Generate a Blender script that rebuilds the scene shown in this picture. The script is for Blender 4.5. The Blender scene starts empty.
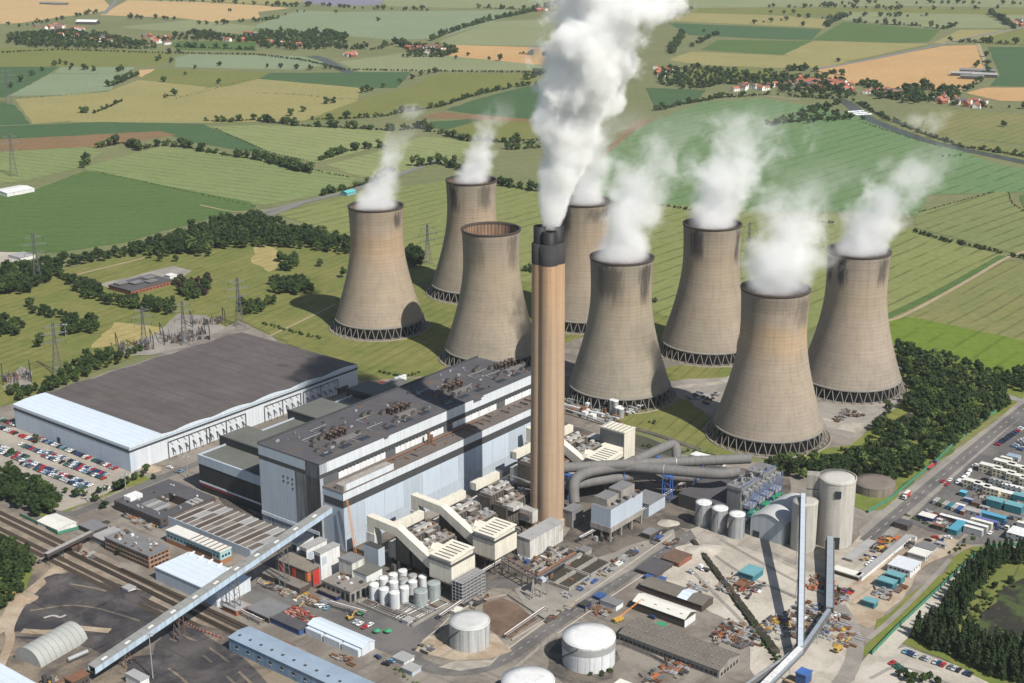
import bpy, bmesh, math, random
import numpy as np
from mathutils import Vector, Matrix, noise
R = math.radians
sc = bpy.context.scene
col = sc.collection
rnd = random.Random(7)
# ------------------------------------------------------------------ camera
CAM_F, CAM_PITCH, CAM_ROLL, CAM_H = 1457.97, R(17.98), R(-0.137), 403.2
IMG_W, IMG_H = 1024, 683
_fw = Vector((0, math.cos(CAM_PITCH), -math.sin(CAM_PITCH)))
_u0 = Vector((0, math.sin(CAM_PITCH), math.cos(CAM_PITCH)))
_r0 = Vector((1, 0, 0))
_r = _r0 * math.cos(CAM_ROLL) + _u0 * math.sin(CAM_ROLL)
_u = -_r0 * math.sin(CAM_ROLL) + _u0 * math.cos(CAM_ROLL)
cam_data = bpy.data.cameras.new('camera')
cam = bpy.data.objects.new('camera', cam_data)
col.objects.link(cam)
m3 = Matrix((_r, _u, -_fw)).transposed()
cam.matrix_world = Matrix.Translation((0, 0, CAM_H)) @ m3.to_4x4()
cam_data.sensor_width = 36.0
cam_data.lens = CAM_F / IMG_W * 36.0
cam_data.clip_start = 1.0
cam_data.clip_end = 60000.0
sc.camera = cam
# ------------------------------------------------------------------ sky, sun, exposure
SUN_DIR = Vector((0.65, -0.76, 0)).normalized()          # horizontal direction towards the sun
SUN_EL = R(47)
world = bpy.data.worlds.new('World')
sc.world = world
world.use_nodes = True
wn = world.node_tree
wn.nodes.clear()
sky = wn.nodes.new('ShaderNodeTexSky')
sky.sky_type = 'NISHITA'
sky.sun_disc = False
sky.sun_elevation = SUN_EL
sky.sun_rotation = math.atan2(SUN_DIR.x, SUN_DIR.y)
sky.altitude = 100
bg = wn.nodes.new('ShaderNodeBackground')
bg.inputs['Strength'].default_value = 0.075
wo = wn.nodes.new('ShaderNodeOutputWorld')
wn.links.new(sky.outputs[0], bg.inputs[0])
wn.links.new(bg.outputs[0], wo.inputs[0])
sun_data = bpy.data.lights.new('sun', 'SUN')
sun_data.energy = 5.0
sun_data.angle = R(0.5)
sun_data.color = (1.0, 0.95, 0.87)
sun = bpy.data.objects.new('sun', sun_data)
col.objects.link(sun)
to_sun = Vector((SUN_DIR.x * math.cos(SUN_EL), SUN_DIR.y * math.cos(SUN_EL), math.sin(SUN_EL)))
sun.rotation_euler = to_sun.to_track_quat('Z', 'Y').to_euler()
sun.location = (300, -200, 900)
vs = sc.view_settings
sc.display_settings.display_device = 'sRGB'
vs.view_transform = 'Standard'
vs.look = 'None'
vs.gamma = 1.0
vs.exposure = 0.30
sc.cycles.max_bounces = 8
sc.cycles.diffuse_bounces = 2
sc.cycles.glossy_bounces = 2
sc.cycles.transmission_bounces = 2
sc.cycles.volume_bounces = 8
sc.cycles.transparent_max_bounces = 8
sc.cycles.volume_max_steps = 256
sc.cycles.volume_step_rate = 1.0
# ------------------------------------------------------------------ survey helpers: image point -> place on the ground (or at height z)
def G(px, py, z=0.0):
    d = _fw * CAM_F + _r * (px - IMG_W / 2) + _u * (IMG_H / 2 - py)
    t = (z - CAM_H) / d.z
    return Vector((d.x * t, d.y * t, z))
def HT(bx, by, ty):
    """height of a vertical thing standing at (bx,by) whose top shows at row ty"""
    b = G(bx, by)
    lo, hi = 0.0, 320.0
    for _ in range(40):
        m = (lo + hi) / 2
        P = b + Vector((0, 0, m - CAM_H))
        y = IMG_H / 2 - CAM_F * P.dot(_u) / P.dot(_fw)
        if y > ty: lo = m
        else: hi = m
    return lo
AX = R(-38.5)                                              # the plant's grid: x axis (towards the river side), y axis along the boiler house
E1 = Vector((math.cos(AX), math.sin(AX), 0))
E2 = Vector((-math.sin(AX), math.cos(AX), 0))
# ------------------------------------------------------------------ scene helpers
def tag(o, label=None, cat=None, group=None, kind=None):
    if label: o['label'] = label
    if cat: o['category'] = cat
    if group: o['group'] = group
    if kind: o['kind'] = kind
    return o
def thing(name, label, cat, loc=(0, 0, 0), rz=0.0, group=None):
    o = bpy.data.objects.new(name, None)
    col.objects.link(o)
    o.location = loc
    o.rotation_euler = (0, 0, rz)
    o.empty_display_size = 2
    return tag(o, label, cat, group)
def link(name, me, parent=None, loc=(0, 0, 0), rz=0.0):
    o = bpy.data.objects.new(name, me)
    col.objects.link(o)
    o.location = loc
    o.rotation_euler = (0, 0, rz)
    if parent: o.parent = parent
    return o
def copy_tree(o, parent=None):
    c = o.copy()
    col.objects.link(c)
    c.parent = parent
    for ch in list(o.children):
        copy_tree(ch, c)
    return c
class MB:
    """collects faces, builds one mesh object"""
    def __init__(s):
        s.v, s.f, s.mi, s.mats, s.smooth = [], [], [], [], []
    def slot(s, m):
        if m not in s.mats: s.mats.append(m)
        return s.mats.index(m)
    def add(s, verts, faces, m, smooth=False):
        k = len(s.v)
        i = s.slot(m)
        s.v += [tuple(p) for p in verts]
        s.f += [tuple(k + j for j in f) for f in faces]
        s.mi += [i] * len(faces)
        s.smooth += [smooth] * len(faces)
        return s
    def box(s, x0, x1, y0, y1, z0, z1, m, rz=0.0, at=None, top=None):
        vs_ = [(x0, y0, z0), (x1, y0, z0), (x1, y1, z0), (x0, y1, z0), (x0, y0, z1), (x1, y0, z1), (x1, y1, z1), (x0, y1, z1)]
        if rz or at:
            c, sn = math.cos(rz), math.sin(rz)
            ax, ay, az = at or (0, 0, 0)
            vs_ = [(ax + x * c - y * sn, ay + x * sn + y * c, az + z) for x, y, z in vs_]
        s.add(vs_, [(0, 3, 2, 1), (0, 1, 5, 4), (1, 2, 6, 5), (2, 3, 7, 6), (3, 0, 4, 7)], m)
        s.add(vs_[4:], [(0, 1, 2, 3)], top or m)
        return s
    def prism(s, pts, z0, z1, m, top=None):
        n = len(pts)
        a = sum(pts[i][0] * pts[(i + 1) % n][1] - pts[(i + 1) % n][0] * pts[i][1] for i in range(n))
        if a < 0: pts = pts[::-1]
        vs_ = [(p[0], p[1], z0) for p in pts] + [(p[0], p[1], z1) for p in pts]
        s.add(vs_, [(i, (i + 1) % n, n + (i + 1) % n, n + i) for i in range(n)] + [tuple(range(n))[::-1]], m)
        s.add(vs_[n:], [tuple(range(n))], top or m)
        return s
    def gable(s, x0, x1, y0, y1, z0, ze, zr, m, roof, along='y', over=0.3, th=0.25):
        """walls up to the eaves ze and a ridged roof to zr; ridge along x or y"""
        if along == 'y':
            xm = (x0 + x1) / 2
            V = [(x0, y0, z0), (x1, y0, z0), (x1, y1, z0), (x0, y1, z0), (x0, y0, ze), (x1, y0, ze), (x1, y1, ze), (x0, y1, ze), (xm, y0, zr), (xm, y1, zr)]
            s.add(V, [(0, 1, 5, 8, 4), (1, 2, 6, 5), (2, 3, 7, 9, 6), (3, 0, 4, 7)], m)
            for xa, za, xb, zb in ((x0 - over, ze - 0.1, xm, zr), (xm, zr, x1 + over, ze - 0.1)):
                A = [(xa, y0 - over, za + .05), (xb, y0 - over, zb + .05), (xb, y1 + over, zb + .05), (xa, y1 + over, za + .05)]
                s.add(A + [(p[0], p[1], p[2] + th) for p in A], [(0, 3, 2, 1), (4, 5, 6, 7), (0, 1, 5, 4), (1, 2, 6, 5), (2, 3, 7, 6), (3, 0, 4, 7)], roof)
        else:
            ym = (y0 + y1) / 2
            V = [(x0, y0, z0), (x1, y0, z0), (x1, y1, z0), (x0, y1, z0), (x0, y0, ze), (x1, y0, ze), (x1, y1, ze), (x0, y1, ze), (x0, ym, zr), (x1, ym, zr)]
            s.add(V, [(0, 1, 5, 4), (1, 2, 6, 9, 5), (2, 3, 7, 6), (3, 0, 4, 8, 7)], m)
            for ya, za, yb, zb in ((y0 - over, ze - 0.1, ym, zr), (ym, zr, y1 + over, ze - 0.1)):
                A = [(x0 - over, ya, za + .05), (x1 + over, ya, za + .05), (x1 + over, yb, zb + .05), (x0 - over, yb, zb + .05)]
                s.add(A + [(p[0], p[1], p[2] + th) for p in A], [(0, 3, 2, 1), (4, 5, 6, 7), (0, 1, 5, 4), (1, 2, 6, 5), (2, 3, 7, 6), (3, 0, 4, 7)], roof)
        return s
    def tube(s, path, r, m, n=8, cap=True, smooth=True):
        path = [Vector(p) for p in path]
        rr = r if isinstance(r, (list, tuple)) else [r] * len(path)
        rings, prev = [], None
        for i, p in enumerate(path):
            a = path[max(i - 1, 0)]
            b = path[min(i + 1, len(path) - 1)]
            t = (b - a).normalized()
            if prev is None:
                ref = Vector((0, 0, 1)) if abs(t.z) < 0.9 else Vector((1, 0, 0))
                x = ref.cross(t).normalized()
            else:
                x = (prev - t * prev.dot(t)).normalized()
            prev = x
            y = t.cross(x)
            rings.append([p + (x * math.cos(2 * math.pi * k / n) + y * math.sin(2 * math.pi * k / n)) * rr[i] for k in range(n)])
        V = [q for ring in rings for q in ring]
        F = [(i * n + k, i * n + (k + 1) % n, (i + 1) * n + (k + 1) % n, (i + 1) * n + k) for i in range(len(path) - 1) for k in range(n)]
        s.add(V, F, m, smooth and n > 5)
        if cap:
            L = len(V) - n
            s.add(V, [tuple(range(n))[::-1], tuple(range(L, L + n))], m)
        return s
    def bar(s, a, b, w, m):
        return s.tube([a, b], w * 0.6, m, n=4, smooth=False)
    def lathe(s, prof, m, n=32, at=(0, 0, 0), smooth=True, cap_top=None, cap_bot=False):
        V = [(at[0] + r * math.cos(2 * math.pi * k / n), at[1] + r * math.sin(2 * math.pi * k / n), at[2] + z) for r, z in prof for k in range(n)]
        F = [(i * n + k, i * n + (k + 1) % n, (i + 1) * n + (k + 1) % n, (i + 1) * n + k) for i in range(len(prof) - 1) for k in range(n)]
        s.add(V, F, m, smooth)
        if cap_top is not None:
            L = (len(prof) - 1) * n
            s.add(V[L:L + n], [tuple(range(n))], cap_top)
        if cap_bot:
            s.add(V[:n], [tuple(range(n))[::-1]], m)
        return s
    def mesh(s, name):
        me = bpy.data.meshes.new(name)
        me.from_pydata(s.v, [], s.f)
        for m in s.mats: me.materials.append(m)
        me.polygons.foreach_set('material_index', s.mi)
        me.polygons.foreach_set('use_smooth', s.smooth)
        me.update()
        return me
    def build(s, name, parent=None, loc=(0, 0, 0), rz=0.0):
        return link(name, s.mesh(name), parent, loc, rz)
def np_mesh(name, V, F, mats, mi=None, smooth=False):
    """V (n,3) array, F (m,k) array"""
    me = bpy.data.meshes.new(name)
    n, (m, k) = len(V), F.shape
    me.vertices.add(n)
    me.vertices.foreach_set('co', np.ascontiguousarray(V, dtype=np.float32).ravel())
    me.loops.add(m * k)
    me.loops.foreach_set('vertex_index', np.ascontiguousarray(F, dtype=np.int32).ravel())
    me.polygons.add(m)
    me.polygons.foreach_set('loop_start', np.arange(0, m * k, k, dtype=np.int32))
    for x in mats: me.materials.append(x)
    if mi is not None: me.polygons.foreach_set('material_index', np.ascontiguousarray(mi, dtype=np.int32))
    if smooth: me.polygons.foreach_set('use_smooth', np.ones(m, dtype=bool))
    me.update(calc_edges=True)
    return me
# ------------------------------------------------------------------ materials
class NT:
    """tiny node-tree writer"""
    def __init__(s, name):
        s.m = bpy.data.materials.new(name)
        s.m.use_nodes = True
        s.t = s.m.node_tree
        s.t.nodes.clear()
        s.out = s.t.nodes.new('ShaderNodeOutputMaterial')
    def n(s, typ, **kw):
        nd = s.t.nodes.new('ShaderNode' + typ)
        for k, v in kw.items():
            if k.startswith('i_'):
                nd.inputs[k[2:].replace('_', ' ')].default_value = v
            else:
                setattr(nd, k, v)
        return nd
    def l(s, a, b): s.t.links.new(a, b)
    def put(s, nd, idx, v):
        if hasattr(v, 'is_linked') or hasattr(v, 'links'): s.l(v, nd.inputs[idx])
        else: nd.inputs[idx].default_value = v
    def math(s, op, a, b=None, c=None, clamp=False):
        nd = s.n('Math', operation=op, use_clamp=clamp)
        s.put(nd, 0, a)
        if b is not None: s.put(nd, 1, b)
        if c is not None: s.put(nd, 2, c)
        return nd.outputs[0]
    def vmath(s, op, a, b=None):
        nd = s.n('VectorMath', operation=op)
        s.put(nd, 0, a)
        if b is not None: s.put(nd, 1, b)
        return nd.outputs['Value' if op in ('DOT_PRODUCT', 'LENGTH') else 'Vector']
    def pos(s): return s.n('NewGeometry').outputs['Position']
    def obj(s): return s.n('TexCoord').outputs['Object']
    def mapped(s, vec, scale=(1, 1, 1), rot=(0, 0, 0)):
        nd = s.n('Mapping')
        s.l(vec, nd.inputs[0])
        nd.inputs['Scale'].default_value = scale
        nd.inputs['Rotation'].default_value = rot
        return nd.outputs[0]
    def noise(s, vec, scale, detail=3, rough=0.55, dist=0.0):
        nd = s.n('TexNoise')
        s.l(vec, nd.inputs['Vector'])
        nd.inputs['Scale'].default_value = scale
        nd.inputs['Detail'].default_value = detail
        nd.inputs['Roughness'].default_value = rough
        nd.inputs['Distortion'].default_value = dist
        return nd.outputs[0]
    def smooth(s, x, a, b, lo=0.0, hi=1.0):
        nd = s.n('MapRange', interpolation_type='SMOOTHSTEP')
        s.put(nd, 0, x)
        nd.inputs[1].default_value, nd.inputs[2].default_value = a, b
        nd.inputs[3].default_value, nd.inputs[4].default_value = lo, hi
        return nd.outputs[0]
    def mix(s, fac, a, b, blend='MIX'):
        nd = s.n('Mix', data_type='RGBA', blend_type=blend)
        s.put(nd, 0, fac)
        for i, v in ((6, a), (7, b)):
            if hasattr(v, 'links'): s.l(v, nd.inputs[i])
            else: nd.inputs[i].default_value = (*v[:3], 1)
        return nd.outputs[2]
    def scale_col(s, colr, f):
        """colour times a number"""
        return s.vmath('MULTIPLY', colr, s.comb(f))
    def comb(s, f):
        nd = s.n('CombineXYZ')
        for i in range(3): s.put(nd, i, f)
        return nd.outputs[0]
    def rgb(s, c):
        nd = s.n('RGB')
        nd.outputs[0].default_value = (*c, 1)
        return nd.outputs[0]
    def finish(s, colr, rough=0.85, metal=0.0, bump=None, spec=0.3):
        b = s.n('BsdfPrincipled')
        if hasattr(colr, 'links'): s.l(colr, b.inputs['Base Color'])
        else: b.inputs['Base Color'].default_value = (*colr, 1)
        s.put(b, 'Roughness', rough) if False else None
        if hasattr(rough, 'links'): s.l(rough, b.inputs['Roughness'])
        else: b.inputs['Roughness'].default_value = rough
        b.inputs['Metallic'].default_value = metal
        b.inputs['Specular IOR Level'].default_value = spec
        if bump is not None:
            bn = s.n('Bump')
            bn.inputs['Strength'].default_value = bump[1]
            bn.inputs['Distance'].default_value = bump[2]
            s.l(bump[0], bn.inputs['Height'])
            s.l(bn.outputs[0], b.inputs['Normal'])
        s.l(b.outputs[0], s.out.inputs['Surface'])
        return s.m
_mc = {}
def mat(name, rgb, rough=0.8, var=0.25, scale=0.15, streak=0.0, dirt=0.0, metal=0.0, spec=0.3, ribs=None):
    """painted / weathered surface: two noise octaves of tone, vertical rain streaks, blotches of dirt, sheeting ribs"""
    if name in _mc: return _mc[name]
    t = NT(name)
    p = t.pos()
    f = t.math('MULTIPLY_ADD', t.noise(p, scale, 4, 0.6), var * 1.6, 1 - var * 0.8)
    f = t.math('MULTIPLY', f, t.math('MULTIPLY_ADD', t.noise(p, scale * 7, 2), var * 0.8, 1 - var * 0.4))
    if streak:
        st = t.noise(t.mapped(p, (1, 1, 0.06)), 0.55, 3, 0.6)
        f = t.math('MULTIPLY', f, t.smooth(st, 0.35, 0.7, 1.0, 1.0 - streak))
    if ribs:                                                # (spacing m, depth, axis) profiled sheet joints
        sp, dp, ax_ = ribs
        d = t.vmath('DOT_PRODUCT', p, tuple(ax_))
        fr = t.math('FRACT', t.math('MULTIPLY', d, 1.0 / sp))
        f = t.math('MULTIPLY', f, t.smooth(fr, 0.12, 0.30, 1 - dp, 1.0))
    c = t.scale_col(t.rgb(rgb), f)
    if dirt:
        c = t.mix(t.smooth(t.noise(p, scale * 0.8, 5, 0.65), 0.52, 0.72, 0, dirt), c, (0.07, 0.055, 0.04))
    _mc[name] = t.finish(c, rough, metal, spec=spec)
    return _mc[name]
# ================================================================== THE LAND
def field_mat(name, c, c2=None, ang=40.0, tram=20.0, tstr=0.25, mott=0.35, fine=0.3, big=0.006):
    """crop: two tones in soft patches, drilling rows along ang, tramlines every tram metres"""
    t = NT(name)
    p = t.pos()
    if c[1] > c[0] * .85 and not any(q in name for q in ('soil', 'grass', 'beet', 'ley')):
        c = (c[0] * .85, c[1] * .87, c[2] * 1.06)
        c2 = c2 and (c2[0] * .87, c2[1] * .88, c2[2] * 1.06)
    c2 = c2 or (c[0] * 1.25, c[1] * 1.1, c[2] * 0.9)
    rot = t.mapped(p, (1, 1, 1), (0, 0, -R(ang)))
    patch = t.noise(p, big, 5, 0.6)
    rows = t.noise(t.mapped(rot, (0.010, 0.16, 1)), 1.0, 5, 0.7)
    k = t.math('ADD', t.math('MULTIPLY', patch, 0.55), t.math('MULTIPLY', rows, 0.45))
    colr = t.mix(t.smooth(k, 0.5 - mott, 0.5 + mott), t.rgb(c), t.rgb(c2))
    f = t.math('MULTIPLY_ADD', t.noise(p, 0.12, 3, 0.6), fine * 2, 1 - fine)
    if tstr > 0:
        wob = t.math('MULTIPLY', t.math('SUBTRACT', t.noise(p, 0.008, 2), 0.5), 6.0)
        d = t.math('ADD', t.vmath('DOT_PRODUCT', p, (-math.sin(R(ang)), math.cos(R(ang)), 0)), wob)
        fr = t.math('FRACT', t.math('MULTIPLY', d, 1.0 / tram))
        line = t.math('SUBTRACT', 1.0, t.smooth(t.math('ABSOLUTE', t.math('SUBTRACT', fr, 0.5)), 0.0, 0.13))
        brk = t.smooth(t.noise(p, 0.02, 2), 0.3, 0.6)
        f = t.math('MULTIPLY', f, t.math('SUBTRACT', 1.0, t.math('MULTIPLY', t.math('MULTIPLY', line, brk), min(.6, tstr * 1.45))))
    wear = t.smooth(t.noise(p, big * 2.6, 5, .68), .56, .74, 0, .45)
    colr = t.mix(wear, colr, t.rgb((c2[0] * 1.12, c2[1] * .98, c2[2] * .95)))
    return t.finish(t.scale_col(colr, f), 0.95, spec=0.1)
_z = [0.0]
def sheet(name, px, m, z=None, label=None, sub=0):
    """flat ground sheet whose outline is surveyed from the photograph"""
    if z is None:
        _z[0] += 0.0055
        z = _z[0]
    P = [G(x, y) for x, y in px]
    amp = {'field': 1.6}.get(name, 0.25 if ('asphalt' in name or 'concrete' in name or 'road' in name or 'park' in name) else 2.2)
    Q = []
    for a, b_ in zip(P, P[1:] + P[:1]):
        L = (b_ - a).length
        n_ = max(1, min(14, int(L / (9 if name != 'field' else 25))))
        nr = Vector((-(b_ - a).y, (b_ - a).x, 0)).normalized()
        for k in range(n_):
            q = a.lerp(b_, k / n_)
            Q.append(q + nr * amp * (2.2 * noise.noise((q.x * .05, q.y * .05, 3.1)) + .8 * noise.noise((q.x * .21, q.y * .21, 7.7))))
    P = Q
    c = sum(P, Vector()) / len(P)
    bm = bmesh.new()
    f = bm.faces.new([bm.verts.new((p.x - c.x, p.y - c.y, 0)) for p in P])
    f.normal_update()
    if f.normal.z < 0: f.normal_flip()
    bmesh.ops.triangulate(bm, faces=[f])
    me = bpy.data.meshes.new(name)
    bm.to_mesh(me)
    bm.free()
    me.materials.append(m)
    o = link(name, me, None, (c.x, c.y, z))
    return tag(o, label, kind='structure')
def strip(name, px, w, m, z=None, h=0.0):
    """road, path or track of width w along surveyed points"""
    if z is None:
        _z[0] += 0.0055
        z = _z[0]
    P = [G(x, y) for x, y in px]
    for _ in range(2):                                      # soften the bends
        Q = [P[0]]
        for a, b in zip(P, P[1:]): Q += [a.lerp(b, .25), a.lerp(b, .75)]
        P = Q + [P[-1]]
    V, F = [], []
    for i, p in enumerate(P):
        t_ = (P[min(i + 1, len(P) - 1)] - P[max(i - 1, 0)])
        t_.z = 0
        t_.normalize()
        n_ = Vector((-t_.y, t_.x, 0))
        V += [p + n_ * w / 2, p - n_ * w / 2]
    F = [(2 * i, 2 * i + 1, 2 * i + 3, 2 * i + 2) for i in range(len(P) - 1)]
    mb = MB()
    mb.add([(v.x, v.y, 0) for v in V], F, m)
    o = mb.build(name, None, (0, 0, z))
    return tag(o, kind='structure')
base_m = field_mat('pasture base', (0.13, 0.155, 0.055), (0.22, 0.21, 0.085), 20, 30, 0.12)
mb = MB()
N_ = 24
xs = [-11000 + 22000 * i / N_ for i in range(N_ + 1)]
ys = [-1500 + 17500 * (j / N_) ** 1.5 for j in range(N_ + 1)]
mb.add([(x, y, 0) for y in ys for x in xs], [(j * (N_ + 1) + i, j * (N_ + 1) + i + 1, (j + 1) * (N_ + 1) + i + 1, (j + 1) * (N_ + 1) + i) for j in range(N_) for i in range(N_)], base_m)
tag(mb.build('ground', None, (0, 0, -0.05)), kind='structure')
FM = {
 'wheat': field_mat('ripe wheat', (0.39, 0.27, 0.13), (0.46, 0.325, 0.165), 15, 24, .10, .3),
 'orange': field_mat('ripe barley', (0.38, 0.235, 0.105), (0.46, 0.295, 0.14), 30, 24, .10, .3),
 'pale': field_mat('pale green cereal', (0.20, 0.225, 0.09), (0.26, 0.27, 0.125), 12, 22, .15),
 'straw': field_mat('yellowing cereal', (0.25, 0.225, 0.07), (0.33, 0.285, 0.105), -12, 20, .13),
 'olive': field_mat('olive crop', (0.15, 0.165, 0.038), (0.20, 0.20, 0.055), 10, 20, .15),
 'grey': field_mat('grey green crop', (0.19, 0.235, 0.11), (0.24, 0.275, 0.14), 5, 22, .12),
 'dark': field_mat('dark green beet', (0.046, 0.090, 0.040), (0.070, 0.118, 0.05), 8, 18, .15, .4),
 'rich': field_mat('rich green beet', (0.062, 0.110, 0.032), (0.092, 0.138, 0.044), 6, 22, .13, .4),
 'brown': field_mat('bare tilled soil', (0.165, 0.105, 0.05), (0.21, 0.14, 0.075), 6, 9, .2),
 'stripeA': field_mat('striped cereal', (0.20, 0.235, 0.075), (0.255, 0.275, 0.10), 143, 21, .30, .3),
 'stripeB': field_mat('striped green cereal', (0.165, 0.215, 0.062), (0.225, 0.255, 0.09), 152, 19, .33, .35),
 'green2': field_mat('large green cereal', (0.115, 0.195, 0.065), (0.155, 0.225, 0.085), 49, 24, .28, .35),
 'plant': field_mat('cereal behind the plant', (0.165, 0.20, 0.052), (0.235, 0.235, 0.075), 50, 20, .33, .35),
 'rightA': field_mat('cereal by the drain', (0.145, 0.185, 0.055), (0.215, 0.22, 0.075), 46, 19, .33, .4),
 'hay': field_mat('patchy meadow', (0.135, 0.175, 0.048), (0.25, 0.215, 0.075), 50, 16, .25, .3),
 'bright': field_mat('bright ley', (0.100, 0.155, 0.020), (0.135, 0.180, 0.030), 52, 24, .18, .4),
 'lilac': field_mat('linseed', (0.20, 0.185, 0.20), (0.24, 0.225, 0.235), 10, 20, .1),
 'golf': field_mat('mown grass', (0.096, 0.128, 0.032), (0.20, 0.185, 0.066), 62, 11, .22, .3, .28, big=.022),
 'golfdry': field_mat('dry mown grass', (0.27, 0.225, 0.085), (0.33, 0.275, 0.12), 55, 12, .2, .4, big=.03),
 'verge': field_mat('rough verge grass', (0.10, 0.15, 0.032), (0.185, 0.175, 0.05), 30, 10, .0, .3, .3, big=.05),
}
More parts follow.
